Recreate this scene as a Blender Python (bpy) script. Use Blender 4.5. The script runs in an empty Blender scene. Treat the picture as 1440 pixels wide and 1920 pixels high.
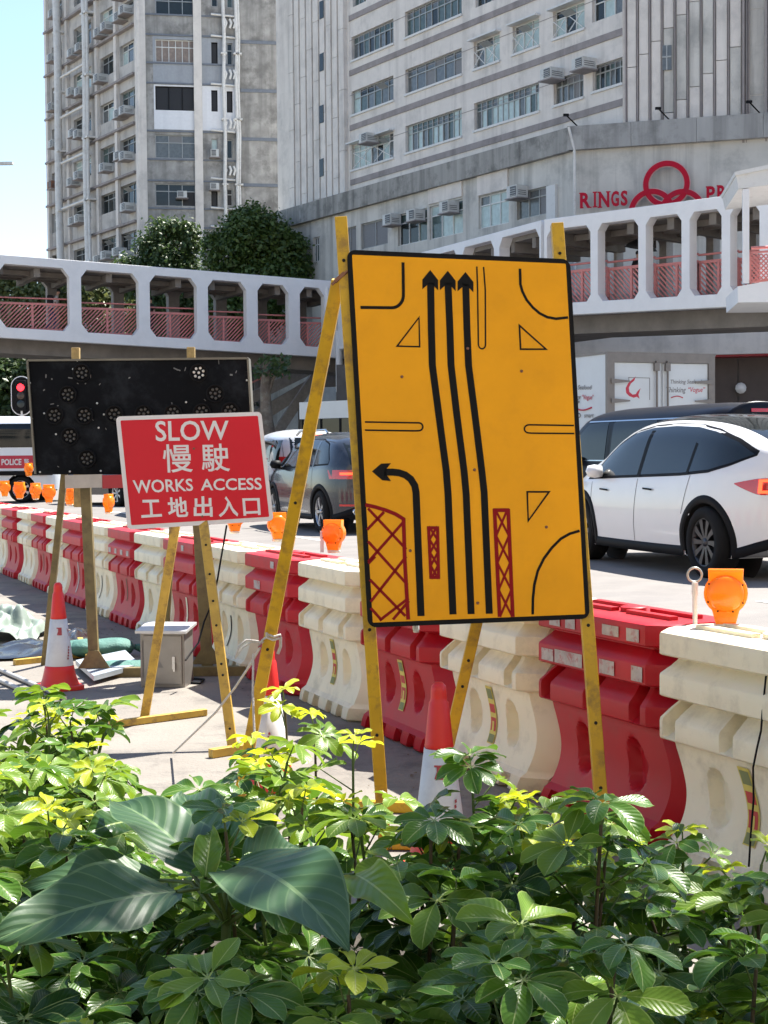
import bpy, math, random
from mathutils import Vector as V, Matrix, noise
random.seed(11)
S = bpy.context.scene
COL = S.collection
R = math.radians
sin, cos, pi = math.sin, math.cos, math.pi
U = random.uniform
# ---------------------------------------------------------------- camera
FPX = 2884.0
CAMZ = 1.38
cam = bpy.data.objects.new('camera', bpy.data.cameras.new('camera'))
COL.objects.link(cam)
CR = Matrix.Rotation(R(90 - 2.18), 3, 'X') @ Matrix.Rotation(R(-0.5), 3, 'Z')
cam.matrix_world = Matrix.Translation((0, 0, CAMZ)) @ CR.to_4x4()
cam.data.sensor_fit = 'VERTICAL'
cam.data.sensor_height = 36
cam.data.lens = 36 * FPX / 1920
cam.data.clip_start = .05
cam.data.clip_end = 2000
S.camera = cam
# ---------------------------------------------------------------- light
SUN = V((.42, .45, 1.0)).normalized()
EL = math.asin(SUN.z); AZ = math.atan2(SUN.x, SUN.y)
w = bpy.data.worlds.new('World'); S.world = w; w.use_nodes = True
nt = w.node_tree
bg = nt.nodes['Background']
sky = nt.nodes.new('ShaderNodeTexSky'); sky.sky_type = 'NISHITA'; sky.sun_disc = False
sky.sun_elevation = EL; sky.sun_rotation = AZ; sky.air_density = 1.0; sky.dust_density = .25; sky.ozone_density = 2.0
hsv = nt.nodes.new('ShaderNodeHueSaturation'); hsv.inputs['Saturation'].default_value = .95
nt.links.new(sky.outputs[0], hsv.inputs['Color']); nt.links.new(hsv.outputs[0], bg.inputs[0]); bg.inputs[1].default_value = .085
sl = bpy.data.lights.new('sun', 'SUN'); sl.energy = 5.0; sl.angle = R(.55); sl.color = (1, .955, .88)
so = bpy.data.objects.new('sun', sl); COL.objects.link(so)
so.rotation_euler = SUN.to_track_quat('Z', 'Y').to_euler()
S.view_settings.view_transform = 'Standard'; S.view_settings.look = 'None'
S.view_settings.exposure = 1.6; S.view_settings.gamma = 1
S.view_settings.use_curve_mapping = False
S.render.engine = 'CYCLES'
S.cycles.max_bounces = 7; S.cycles.transparent_max_bounces = 6
S.cycles.use_denoising = True
S.render.film_transparent = False

# ---------------------------------------------------------------- measuring helpers
def ray(px, py):
    v = CR @ V(((px - 720) / FPX, -(py - 960) / FPX, -1)); return v / v.y
def pt(px, py, Y): return V((0, 0, CAMZ)) + ray(px, py) * Y
def gnd(px, py, z=0):
    v = ray(px, py); return V((0, 0, CAMZ)) + v * ((z - CAMZ) / v.z)
class Wall:
    """a vertical plane from point a, along horizontal direction d"""
    def __init__(s, a, d, side=None):
        s.a = V((a[0], a[1], 0)); s.d = V((d[0], d[1], 0)).normalized()
        n = V((s.d.y, -s.d.x, 0))
        if n.dot(-s.a) < 0: n = -n
        s.n = n
    def hit(s, px, py):
        v = ray(px, py); o = V((0, 0, CAMZ))
        t = (s.a - o).dot(s.n) / v.dot(s.n)
        p = o + v * t
        return (p - s.a).dot(s.d), p.z
    def P(s, u, z, off=0): return s.a + s.d * u + V((0, 0, z)) + s.n * off
def homog(q, W=1, H=1):
    """px quad TL TR BR BL -> (u right 0..W, v up 0..H)"""
    import numpy as np
    src = q; dst = [(0, H), (W, H), (W, 0), (0, 0)]
    A = []; b = []
    for (x, y), (u, v) in zip(src, dst):
        A.append([x, y, 1, 0, 0, 0, -u * x, -u * y]); b.append(u)
        A.append([0, 0, 0, x, y, 1, -v * x, -v * y]); b.append(v)
    h = np.linalg.solve(np.array(A, float), np.array(b, float))
    return lambda x, y: ((h[0] * x + h[1] * y + h[2]) / (h[6] * x + h[7] * y + 1), (h[3] * x + h[4] * y + h[5]) / (h[6] * x + h[7] * y + 1))
class Board:
    """a flat board whose corners TL TR BR BL were measured, at given distances"""
    def __init__(s, q, D):
        c = [pt(x, y, d) for (x, y), d in zip(q, D)]; o = V((0, 0, CAMZ))
        s.uv = homog(q); s.n = (c[1] - c[3]).cross(c[2] - c[0]).normalized()
        if s.n.y > 0: s.n = -s.n
        m = (c[0] + c[1] + c[2] + c[3]) / 4
        s.c = [o + ray(*p) * ((m - o).dot(s.n) / ray(*p).dot(s.n)) for p in q]
        s.W = ((s.c[1] - s.c[0]).length + (s.c[2] - s.c[3]).length) / 2
        s.H = ((s.c[3] - s.c[0]).length + (s.c[2] - s.c[1]).length) / 2
        # exact plane coordinates of the measured quad (projective, so straight print stays straight)
        import numpy as np
        A = []; b = []
        e1 = (s.c[2] - s.c[3]).normalized(); e2 = s.n.cross(e1); s.e1, s.e2 = e1, e2
        if e2.z < 0: s.e2 = e2 = -e2
        for (u, v), p in zip(((0, 1), (1, 1), (1, 0), (0, 0)), s.c):
            X, Y = (p - s.c[3]).dot(e1), (p - s.c[3]).dot(e2)
            A.append([u, v, 1, 0, 0, 0, -X * u, -X * v]); b.append(X); A.append([0, 0, 0, u, v, 1, -Y * u, -Y * v]); b.append(Y)
        s.h = [float(q) for q in np.linalg.solve(np.array(A, float), np.array(b, float))]
    def P(s, u, v, off=0):
        h = s.h; w_ = h[6] * u + h[7] * v + 1
        return s.c[3] + s.e1 * ((h[0] * u + h[1] * v + h[2]) / w_) + s.e2 * ((h[3] * u + h[4] * v + h[5]) / w_) + s.n * off

# ---------------------------------------------------------------- materials
MATS = {}
def mat(name, col, rough=.6, metal=0, var=.12, scale=6, bump=0, streak=0, dirt=None, damt=.5, dscale=3, coat=0,
        spec=.5, emit=0, trans=0, sss=0, stretch=None, bscale=None, detail=5):
    if name in MATS: return MATS[name]
    m = bpy.data.materials.new(name); MATS[name] = m; m.use_nodes = True
    n = m.node_tree.nodes; l = m.node_tree.links; b = n['Principled BSDF']
    b.inputs['Roughness'].default_value = rough; b.inputs['Metallic'].default_value = metal
    b.inputs['Specular IOR Level'].default_value = spec; b.inputs['Coat Weight'].default_value = coat
    b.inputs['Transmission Weight'].default_value = trans
    if sss:
        b.inputs['Subsurface Weight'].default_value = sss; b.inputs['Subsurface Radius'].default_value = (.05, .03, .02)
    tc = n.new('ShaderNodeTexCoord')
    def nz(sc, st=(1, 1, 1), det=detail, ro=.6):
        mp = n.new('ShaderNodeMapping'); mp.inputs['Scale'].default_value = st; l.new(tc.outputs['Object'], mp.inputs[0])
        t = n.new('ShaderNodeTexNoise'); t.inputs['Scale'].default_value = sc; t.inputs['Detail'].default_value = det
        t.inputs['Roughness'].default_value = ro; l.new(mp.outputs[0], t.inputs[0]); return t.outputs[0]
    def ramp(f, a, b_, c0=(0, 0, 0, 1), c1=(1, 1, 1, 1)):
        r = n.new('ShaderNodeValToRGB'); r.color_ramp.elements[0].position = a; r.color_ramp.elements[1].position = b_
        r.color_ramp.elements[0].color = c0; r.color_ramp.elements[1].color = c1; l.new(f, r.inputs[0]); return r.outputs[0]
    def mix(f, a, c):
        x = n.new('ShaderNodeMix'); x.data_type = 'RGBA'
        if hasattr(f, 'links'): l.new(f, x.inputs[0])
        else: x.inputs[0].default_value = f
        for i, q in ((6, a), (7, c)):
            if hasattr(q, 'links'): l.new(q, x.inputs[i])
            else: x.inputs[i].default_value = q
        return x.outputs[2]
    c4 = lambda c, k=1: (min(c[0] * k, 1), min(c[1] * k, 1), min(c[2] * k, 1), 1)
    base = c4(col)
    if var:
        base = ramp(nz(scale, stretch or (1, 1, 1)), .3, .7, c4(col, 1 - var), c4(col, 1 + var))
    if streak:
        base = mix(ramp(nz(1.6, (1, 1, .06), 6), .48, .72, (0, 0, 0, 1), (streak,) * 3 + (1,)), base, c4(col, .42))
    if dirt:
        base = mix(ramp(nz(dscale, (1, 1, 1), 8, .7), .5, .66, (0, 0, 0, 1), (damt,) * 3 + (1,)), base, c4(dirt))
    if hasattr(base, 'links'): l.new(base, b.inputs['Base Color'])
    else: b.inputs['Base Color'].default_value = base
    if emit:
        b.inputs['Emission Color'].default_value = c4(col); b.inputs['Emission Strength'].default_value = emit
    if bump:
        bn = n.new('ShaderNodeBump'); bn.inputs['Strength'].default_value = bump; bn.inputs['Distance'].default_value = .02
        l.new(nz(bscale or scale * 3, (1, 1, 1), 6), bn.inputs['Height']); l.new(bn.outputs[0], b.inputs['Normal'])
    return m

# ---------------------------------------------------------------- mesh helpers
WM = {}
class MB:
    def __init__(s): s.v = []; s.f = []; s.m = []; s.s = []
    def add(s, vs, fs, m=0, sm=False):
        o = len(s.v); s.v += [tuple(v) for v in vs]
        for f in fs: s.f.append(tuple(i + o for i in f)); s.m.append(m); s.s.append(sm)
    def ob(s, o, a, b, c, m=0):
        o, a, b, c = V(o), V(a), V(b), V(c)
        vs = [o, o + a, o + a + b, o + b, o + c, o + a + c, o + a + b + c, o + b + c]
        fs = [(0, 3, 2, 1), (4, 5, 6, 7), (0, 1, 5, 4), (1, 2, 6, 5), (2, 3, 7, 6), (3, 0, 4, 7)]
        if a.cross(b).dot(c) < 0: fs = [f[::-1] for f in fs]
        s.add(vs, fs, m)
    def box(s, c, sz, m=0, rz=0):
        M = Matrix.Rotation(rz, 3, 'Z'); a, b, d = M @ V((sz[0], 0, 0)), M @ V((0, sz[1], 0)), V((0, 0, sz[2]))
        s.ob(V(c) - (a + b + d) / 2, a, b, d, m)
    def beam(s, p, q, w, h, up=(0, 0, 1), m=0):
        p, q = V(p), V(q); d = q - p; x = d.cross(V(up))
        if x.length < 1e-6: x = V((1, 0, 0))
        x.normalize(); y = x.cross(d).normalized()
        s.ob(p - x * w / 2 - y * h / 2, x * w, y * h, d, m)
    def tube(s, pts, r, n=8, m=0, cap=True):
        pts = [V(p) for p in pts]; rr = r if isinstance(r, (list, tuple)) else [r] * len(pts); vs = []
        prev = None
        for i, p in enumerate(pts):
            d = (pts[min(i + 1, len(pts) - 1)] - pts[max(i - 1, 0)]).normalized()
            x = (prev - d * prev.dot(d)) if prev else d.orthogonal()
            x.normalize(); prev = x; y = d.cross(x)
            for k in range(n): vs.append(p + (x * cos(2 * pi * k / n) + y * sin(2 * pi * k / n)) * rr[i])
        fs = [(i * n + k, i * n + (k + 1) % n, (i + 1) * n + (k + 1) % n, (i + 1) * n + k) for i in range(len(pts) - 1) for k in range(n)]
        s.add(vs, fs, m, True)
        if cap: s.add([vs[k] for k in range(n)][::-1], [tuple(range(n))], m); s.add(vs[-n:], [tuple(range(n))], m)
    def lathe(s, prof, n=24, o=(0, 0, 0), ax=(0, 0, 1), m=0, sy=1, ms=None):
        o = V(o); ax = V(ax).normalized(); x = ax.orthogonal().normalized() if abs(ax.z) < .99 else V((1, 0, 0)); y = ax.cross(x)
        vs = [o + ax * z + (x * cos(2 * pi * k / n) + y * sin(2 * pi * k / n) * sy) * r for r, z in prof for k in range(n)]
        b = len(s.v); s.v += [tuple(v) for v in vs]
        for i in range(len(prof) - 1):
            for k in range(n):
                s.f.append((b + i * n + k, b + i * n + (k + 1) % n, b + (i + 1) * n + (k + 1) % n, b + (i + 1) * n + k))
                s.m.append(ms[i] if ms else m); s.s.append(True)
    def sheet(s, rows, m=0, sm=True, flip=False):
        n = len(rows[0]); vs = [p for r in rows for p in r]
        fs = [(i * n + j, i * n + j + 1, (i + 1) * n + j + 1, (i + 1) * n + j) for i in range(len(rows) - 1) for j in range(n - 1)]
        if flip: fs = [f[::-1] for f in fs]
        s.add(vs, fs, m, sm)
    def poly(s, pts, ext=None, m=0):
        n = len(pts); pts = [V(p) for p in pts]
        if ext is None: s.add(pts, [tuple(range(n))], m); return
        e = V(ext); q = [p + e for p in pts]
        s.add(pts + q, [tuple(range(n))[::-1], tuple(range(n, 2 * n))] + [(i, (i + 1) % n, n + (i + 1) % n, n + i) for i in range(n)], m)
    def mesh(s, name, mats):
        me = bpy.data.meshes.new(name); me.from_pydata(s.v, [], s.f)
        for m in (mats if isinstance(mats, (list, tuple)) else [mats]): me.materials.append(m)
        me.polygons.foreach_set('material_index', s.m); me.polygons.foreach_set('use_smooth', s.s); me.update()
        return me
    def build(s, name, mats, parent=None, world=True, bevel=0, weld=0, auto=0):
        me = s.mesh(name, mats)
        if weld or auto:
            import bmesh
            bm = bmesh.new(); bm.from_mesh(me)
            if weld: bmesh.ops.remove_doubles(bm, verts=bm.verts, dist=weld)
            bmesh.ops.recalc_face_normals(bm, faces=bm.faces)
            if auto:
                for e in bm.edges: e.smooth = len(e.link_faces) == 2 and e.calc_face_angle(3) < auto
            bm.to_mesh(me); bm.free()
        return link(name, me, parent, world, bevel)
def build_split(s, name, mats, parent=None, world=True):
    """every separate piece of the mesh becomes an object of its own"""
    par = list(range(len(s.v)))
    def find(a):
        while par[a] != a: par[a] = par[par[a]]; a = par[a]
        return a
    for f in s.f:
        for a in f[1:]: par[find(a)] = find(f[0])
    groups = {}
    for i, f in enumerate(s.f): groups.setdefault(find(f[0]), []).append(i)
    out = []
    for g in groups.values():
        ids = sorted({v for i in g for v in s.f[i]}); mp = {v: k for k, v in enumerate(ids)}; n = MB()
        n.v = [s.v[v] for v in ids]; n.f = [tuple(mp[v] for v in s.f[i]) for i in g]; n.m = [s.m[i] for i in g]; n.s = [s.s[i] for i in g]
        out.append(n.build(name, mats, parent, world))
    return out[0]
def link(name, me, parent=None, world=True, bevel=0):
    o = bpy.data.objects.new(name, me); COL.objects.link(o)
    if parent:
        o.parent = parent
        if world: o.matrix_parent_inverse = WM[parent.name].inverted(); WM[o.name] = Matrix()
        else: WM[o.name] = WM[parent.name]
    else: WM[o.name] = Matrix()
    if bevel:
        b = o.modifiers.new('bevel', 'BEVEL'); b.width = bevel; b.segments = 2; b.limit_method = 'ANGLE'
    return o
def tag(o, label=None, cat=None, group=None, kind=None):
    if label: o['label'] = label
    if cat: o['category'] = cat
    if group: o['group'] = group
    if kind: o['kind'] = kind
    return o
def thing(name, label, cat, loc=(0, 0, 0), rz=0, group=None):
    o = bpy.data.objects.new(name, None); COL.objects.link(o); o.location = loc; o.rotation_euler.z = rz
    o.empty_display_size = .1
    WM[o.name] = Matrix.Translation(V(loc)) @ Matrix.Rotation(rz, 4, 'Z')
    return tag(o, label, cat, group)
def copy_tree(o, loc=None, rz=None, parent=None):
    c = o.copy(); COL.objects.link(c)
    if parent: c.parent = parent
    if loc is not None: c.location = loc
    if rz is not None: c.rotation_euler.z = rz
    for ch in list(o.children): copy_tree(ch, parent=c)
    return c
_tx = {}
def text_mesh(t, bold=0.0, shear=0, space=1):
    k = (t, bold, shear, space)
    if k in _tx: return _tx[k]
    c = bpy.data.curves.new('t', 'FONT'); c.body = t; c.offset = bold; c.resolution_u = 3; c.shear = shear; c.space_character = space
    o = bpy.data.objects.new('t', c); COL.objects.link(o); dg = bpy.context.evaluated_depsgraph_get(); dg.update()
    me = bpy.data.meshes.new_from_object(o.evaluated_get(dg))
    vs = [v.co.copy() for v in me.vertices]; fs = [tuple(p.vertices) for p in me.polygons]
    bpy.data.objects.remove(o); bpy.data.curves.remove(c); bpy.data.meshes.remove(me)
    x0 = min(v.x for v in vs); x1 = max(v.x for v in vs); y0 = min(v.y for v in vs); y1 = max(v.y for v in vs)
    _tx[k] = ([((v.x - x0) / (x1 - x0), (v.y - y0) / (y1 - y0)) for v in vs], fs); return _tx[k]
def put_text(mb, t, fn, m=0, **k):
    """fn maps (0..1, 0..1) in the letters' own box to a point"""
    vs, fs = text_mesh(t, **k); mb.add([fn(u, v) for u, v in vs], fs, m)
def lerp(tab, x):
    if x <= tab[0][0]: return tab[0][1]
    for (a, b), (c, d) in zip(tab, tab[1:]):
        if x <= c: return b + (d - b) * (x - a) / (c - a)
    return tab[-1][1]
def slerp(tab, x):
    """smooth (cosine-free catmull) interpolation"""
    n = len(tab)
    if x <= tab[0][0]: return tab[0][1]
    if x >= tab[-1][0]: return tab[-1][1]
    for i in range(n - 1):
        if x <= tab[i + 1][0]:
            x0, y0 = tab[i]; x1, y1 = tab[i + 1]; h = x1 - x0; t = (x - x0) / h
            s0 = (y1 - y0) / h; s1 = s0
            if i > 0: s0 = (y1 - tab[i - 1][1]) / (x1 - tab[i - 1][0])
            if i < n - 2: s1 = (tab[i + 2][1] - y0) / (tab[i + 2][0] - x0)
            return (2 * t**3 - 3 * t**2 + 1) * y0 + (t**3 - 2 * t**2 + t) * h * s0 + (-2 * t**3 + 3 * t**2) * y1 + (t**3 - t**2) * h * s1

M_concrete = mat('concrete_path', (.20, .18, .155), .85, var=.16, scale=1.3, bump=.35, bscale=45, dirt=(.10, .09, .08), damt=.75, dscale=3.2, detail=9)
M_road = mat('asphalt', (.17, .155, .142), .8, var=.12, scale=2, bump=.3, bscale=60, dirt=(.13, .12, .115), damt=.5, dscale=1.1)
M_line = mat('road_paint', (.75, .74, .7), .6, var=.08, scale=20, dirt=(.4, .38, .36), damt=.5, dscale=9)
M_soil = mat('soil', (.05, .04, .03), .95, var=.3, scale=14, bump=.6)
M_wall = mat('old_grey_concrete', (.70, .655, .60), .85, var=.07, scale=1.2, streak=.42, dirt=(.25, .245, .235), damt=.30, dscale=.7, bump=.1, bscale=6)
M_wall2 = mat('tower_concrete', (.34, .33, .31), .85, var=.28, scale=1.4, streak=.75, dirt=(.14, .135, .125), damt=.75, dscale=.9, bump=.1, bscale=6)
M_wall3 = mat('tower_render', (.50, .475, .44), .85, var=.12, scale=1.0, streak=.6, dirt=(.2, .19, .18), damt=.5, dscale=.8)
M_podium = mat('streaked_podium_concrete', (.58, .56, .51), .85, var=.1, scale=.8, streak=.75, dirt=(.2, .2, .19), damt=.5, dscale=.5)
M_parapet = mat('black_streaked_concrete', (.32, .31, .285), .85, var=.15, scale=2.5, streak=1.0, stretch=(1, 1, .08), dirt=(.12, .12, .11), damt=.7, dscale=1.3)
M_band = mat('brown_grey_band', (.29, .26, .25), .85, var=.15, scale=2, streak=.5)
M_white = mat('bridge_white_paint', (.755, .755, .755), .55, var=.03, scale=1.5, dirt=(.5, .52, .53), damt=.18, dscale=1.3)
M_offw = mat('dull_white_paint', (.66, .66, .64), .6, var=.06, scale=3, dirt=(.4, .39, .37), damt=.4)
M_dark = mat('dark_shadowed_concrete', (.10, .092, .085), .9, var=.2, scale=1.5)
M_brown = mat('brown_wall_panel', (.085, .065, .058), .7, var=.12, scale=2)
M_pink = mat('salmon_railing_paint', (.62, .22, .20), .5, var=.08, scale=5)
M_black = mat('black_rubber', (.018, .018, .018), .6, var=.1, spec=.2)
M_trim = mat('black_plastic', (.009, .009, .010), .55, var=.05, spec=.1)
M_frame = mat('aluminium_window_frame', (.35, .36, .35), .4, .3, var=.1)
M_framew = mat('white_window_frame', (.65, .66, .64), .5, var=.05)
M_gl = [mat('window_glass_dark', (.018, .024, .025), .07, var=.2, spec=.45), mat('window_glass_green', (.075, .11, .105), .1, var=.25, spec=.5),
        mat('curtained_glass_pale', (.40, .50, .48), .25, var=.15, spec=.7, scale=4), mat('window_glass_grey', (.11, .12, .12), .15, var=.25, spec=.7),
        mat('boarded_pane', (.25, .2, .17), .6, var=.2), mat('empty_window_black', (.012, .012, .014), .5, var=.1),
        mat('louvre_grey', (.19, .19, .195), .6, var=.12, stretch=(1, 1, 12))]
M_pipe = mat('white_drainpipe', (.66, .65, .62), .5, var=.06, dirt=(.4, .37, .33), damt=.5, dscale=2)
M_rust = mat('rust', (.22, .10, .06), .8, var=.3)
M_ac = mat('air_conditioner_casing', (.55, .56, .54), .5, var=.06, dirt=(.35, .33, .3), damt=.4, dscale=4)
M_grille = mat('air_conditioner_grille', (.10, .105, .11), .5, var=.1)

# ---------------------------------------------------------------- ground, road
def road_z(d):
    """height above the works path by distance beyond the barrier line (crossfall)"""
    return max(0, min(.13, d * .03 - .02))
TH = math.atan(1220 / 2884)
BD = V((-sin(TH), cos(TH), 0)); BN = V((-cos(TH), -sin(TH), 0)); BL = .93
B0 = gnd(1230, 1602)
mb = MB()
mb.sheet([[V((x, y, -.06 if y > 60 else -.004)) for x in (-900, -60, 60, 900)] for y in (-60, 60, 400, 1500)], sm=False)
tag(mb.build('ground', M_concrete), kind='structure')
mb = MB()
rows = []
for i in range(0, 16):
    s_ = -8 + i * 1.9
    rows.append([B0 + BD * s_ - BN * t + V((0, 0, 0 + .006 * noise.noise(V((s_, t, 0)))))for t in (.45, -1, -2.5, -4, -6)])
mb.sheet(rows, sm=True)
tag(mb.build('works_path', M_concrete), 'pale concrete path inside the works area', None, None, 'structure')
mb = MB()
ts = (.40, .9, 2, 3.5, 5, 8, 14, 30, 60)
mb.sheet([[B0 + BD * s_ - BN * t + V((0, 0, road_z(t) + .008)) for t in ts] for s_ in range(-14, 100, 3)], sm=True)
tag(mb.build('road', M_road), kind='structure')
def strip(name, a, b, wd, z=.005, m=M_line, **k):
    """painted line between two points given as (along, across)"""
    mb = MB(); rows = []
    for i in range(41):
        t = i / 40; s_ = a[0] + (b[0] - a[0]) * t; c_ = a[1] + (b[1] - a[1]) * t
        rows.append([B0 + BD * s_ - BN * q + V((0, 0, road_z(q) + .008 + z)) for q in (c_ - wd / 2, c_ + wd / 2)])
    mb.sheet(rows); return tag(mb.build(name, m), kind='structure', **k)
strip('lane_line', (-6, 1.15), (60, 1.15), .12)
strip('gutter', (-6, .8), (60, .8), .45, .003, mat('grey_gutter', (.10, .10, .105), .7, var=.1, scale=4))
for i in range(9): strip('lane_marking', (-2 + i * 6, 4.9), (0 + i * 6, 4.9), .1)
# hedge bed (soil behind kerb, at camera's feet)
mb = MB()
bed = [V((-3.2, 5.6, 0)), V((-1.35, 4.75, 0)), V((-.35, 4.2, 0)), V((.5, 3.75, 0)), V((1.6, 3.35, 0)), V((3, 3.2, 0)), V((3, .3, 0)), V((-3.2, .3, 0))]
mb.poly([p + V((0, 0, .012)) for p in bed], (0, 0, .10)); tag(mb.build('planting_bed', M_soil), kind='structure')
# ================================================================= buildings
def wall_holes(mb, W, u0, u1, z0, z1, holes, depth=.25, m=0, mr=None):
    us = sorted({u0, u1} | {h[0] for h in holes} | {h[1] for h in holes}); zs = sorted({z0, z1} | {h[2] for h in holes} | {h[3] for h in holes})
    us = [u for u in us if u0 <= u <= u1]; zs = [z for z in zs if z0 <= z <= z1]
    for a, b in zip(us, us[1:]):
        cu = (a + b) / 2; run = None
        for c, d in zip(zs, zs[1:]):
            cz = (c + d) / 2
            if any(h[0] < cu < h[1] and h[2] < cz < h[3] for h in holes): continue
            mb.add([W.P(a, c), W.P(b, c), W.P(b, d), W.P(a, d)], [(0, 1, 2, 3)], m)
    for h in holes:
        q = [(h[0], h[2]), (h[1], h[2]), (h[1], h[3]), (h[0], h[3])]
        for i in range(4):
            (a, b), (c, d) = q[i], q[(i + 1) % 4]
            mb.add([W.P(a, b), W.P(c, d), W.P(c, d, -depth), W.P(a, b, -depth)], [(0, 1, 2, 3)], m if mr is None else mr)
def window(parent, W, h, cols, style='mix', frame=None, depth=.16, transom=.32, open_=0):
    """h = (u0,u1,z0,z1): frame with mullions and a transom as a part, its panes a sub-part"""
    u0, u1, z0, z1 = h; fr = frame or M_frame; t = .05
    mb = MB(); X = W.d; Z = V((0, 0, 1)); N = W.n
    def bar(a, b, c, d, o=0): mb.ob(W.P(a, c, -depth + o), X * (b - a), Z * (d - c), N * .06)
    e = .004
    bar(u0 + e, u1 - e, z0 + e, z0 + t); bar(u0 + e, u1 - e, z1 - t, z1 - e); bar(u0 + e, u0 + t, z0 + t, z1 - t); bar(u1 - t, u1 - e, z0 + t, z1 - t)
    zt = z1 - (z1 - z0) * transom if transom else z1
    if transom: bar(u0 + t, u1 - t, zt - .025, zt + .025, .003)
    ws = [(u0 + (u1 - u0) * i / cols) for i in range(cols + 1)]
    for x in ws[1:-1]: bar(x - .022, x + .022, z0 + t, z1 - t, .006)
    w_ = mb.build('window', fr, parent)
    pb = MB()
    pal = {'mix': [0, 0, 1, 3, 2], 'dark': [0, 0, 5], 'green': [1, 1, 0, 3], 'pale': [2, 2, 2, 3, 1], 'grey': [3, 3, 6], 'black': [5], 'brown': [4], 'louvre': [6], 'half': [2, 0, 2, 3]}[style]
    for i in range(cols):
        for a, b in ((z0 + t, zt), (zt, z1 - t)) if transom else ((z0 + t, z1 - t),):
            mm = random.choice(pal)
            if style == 'mix' and random.random() < .4 and i: mm = pb.m[-1]
            tl = U(-.012, .012); o = -depth + .02
            pb.add([W.P(ws[i], a, o + tl), W.P(ws[i + 1], a, o - tl), W.P(ws[i + 1], b, o - tl), W.P(ws[i], b, o + tl)], [(0, 1, 2, 3)], mm)
    pb.build('pane', M_gl, w_)
    if open_:
        ob = MB(); a = ws[1]; b = ws[min(2, cols)]
        ob.ob(W.P(a, zt, -depth + .07), X * (b - a), Z * (z1 - zt - .08) * .5 + N * (z1 - zt) * .75, N * .03)
        ob.build('open_sash', M_frame, w_)
    return w_
def ac_unit(parent, W, u, z, w=.62, h=.42, d=.5, m=None, shelf=True):
    mb = MB(); X = W.d; Z = V((0, 0, 1)); N = W.n
    mb.ob(W.P(u - w / 2, z, -.02), X * w, Z * h, N * d, 0)
    mb.ob(W.P(u - w / 2 + .05, z + .05, d - .015), X * (w * .55), Z * (h - .1), N * .02, 1)
    for k in range(4): mb.ob(W.P(u - w / 2 + .05, z + .07 + k * (h - .14) / 4, d + .003), X * (w * .55), Z * .015, N * .01, 0)
    for k in range(3): mb.ob(W.P(u - w / 2 - .006, z + .1 + k * .08, .1), X * .004, Z * .03, N * (d - .2), 1)
    if shelf: mb.ob(W.P(u - w / 2 - .08, z - .06, -.02), X * (w + .16), Z * .05, N * (d + .05), 2)
    return mb.build('air_conditioner', [m or M_ac, M_grille, M_band], parent)
def px_hole(W, x0, x1, yt, yb):
    """opening from the photo: left edge runs yt..yb; spans to x1"""
    u0, zt = W.hit(x0, yt); _, zb = W.hit(x0, yb); u1, _ = W.hit(x1, (yt + yb) / 2)
    return (min(u0, u1), max(u0, u1), min(zt, zb), max(zt, zb))
DF = V((-.534, .846, 0))
c0 = pt(1080, 300, 62)
PS = Wall((c0.x, c0.y), DF)                        # podium side
PF = Wall((c0.x, c0.y), (1, -.30))                # podium front
fac = thing('factory_building', 'huge pale concrete factory block with window bands, ribbed stair towers and a red ring emblem', 'building', (c0.x, c0.y, 0))
back = -PS.n * 1.5
FA = Wall((c0 + back).xy, DF)                      # upper facade
# --- podium side with its windows
ph = [px_hole(PS, *q) for q in ((587, 600, 446, 492), (640, 668, 430, 478), (677, 727, 420, 468), (746, 801, 403, 462), (805, 868, 388, 450), (897, 954, 369, 430), (969, 1028, 362, 413))]
uL, _ = PS.hit(440, 420); ztop = PS.hit(1079, 241)[1]
mb = MB(); wall_holes(mb, PS, 0, uL, -.05, ztop, ph)
mb.build('podium_side_wall', M_podium, fac)
sty = ['green', 'louvre', 'louvre', 'green', 'pale', 'half', 'grey']
for h, s_ in zip(ph, sty): window(fac, PS, h, 3 if s_ != 'louvre' else 2, s_, M_framew if s_ in ('pale', 'half', 'green') else M_frame, transom=.3 if s_ != 'louvre' else 0)
mb = MB()
for q in ((897, 954, 324, 368), (805, 868, 350, 384)):
    h = px_hole(PS, *q); mb.ob(PS.P(h[0], h[2], .003), PS.d * (h[1] - h[0]), V((0, 0, h[3] - h[2])), PS.n * .08)
h = px_hole(PS, 1029, 1046, 350, 418); mb.ob(PS.P(h[0], h[2], .003), PS.d * (h[1] - h[0]), V((0, 0, h[3] - h[2])), PS.n * .14, 1)
build_split(mb, 'wall_panel', [M_wall, M_offw], fac)
for x, y in ((744, 419), (789, 411), (852, 396), (980, 368)):
    u, z = PS.hit(x, y); ac_unit(fac, PS, u, z - .1, .7, .5, .6)
# parapet: sloping-out stained band, on both faces, top cap
zp = PS.hit(1079, 283)[1]
mb = MB()
def parapet(mb, W, u0, u1, n=30):
    for i in range(n):
        a = u0 + (u1 - u0) * i / n; b = u0 + (u1 - u0) * (i + 1) / n - .012
        mb.ob(W.P(a, zp, .0), W.d * (b - a), V((0, 0, ztop - zp + .05)), W.n * (.26 + .006 * (i % 2)))
parapet(mb, PS, 0.0, uL, 9); mb.build('parapet', M_parapet, fac)
uR = PF.hit(1560, 300)[0]
mb = MB(); parapet(mb, PF, -.25 * 1.2, uR, 4)
mb.build('parapet', mat('stained_front_parapet', (.36, .355, .34), .85, var=.12, scale=1.5, streak=.8, stretch=(1, 1, .1), dirt=(.15, .15, .14), damt=.55, dscale=.9), fac)
mb = MB(); mb.ob(PF.P(0, -.05), PF.d * uR, V((0, 0, ztop + .05)), -PF.n * .4)
mb.build('podium_front_wall', M_podium, fac)
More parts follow.
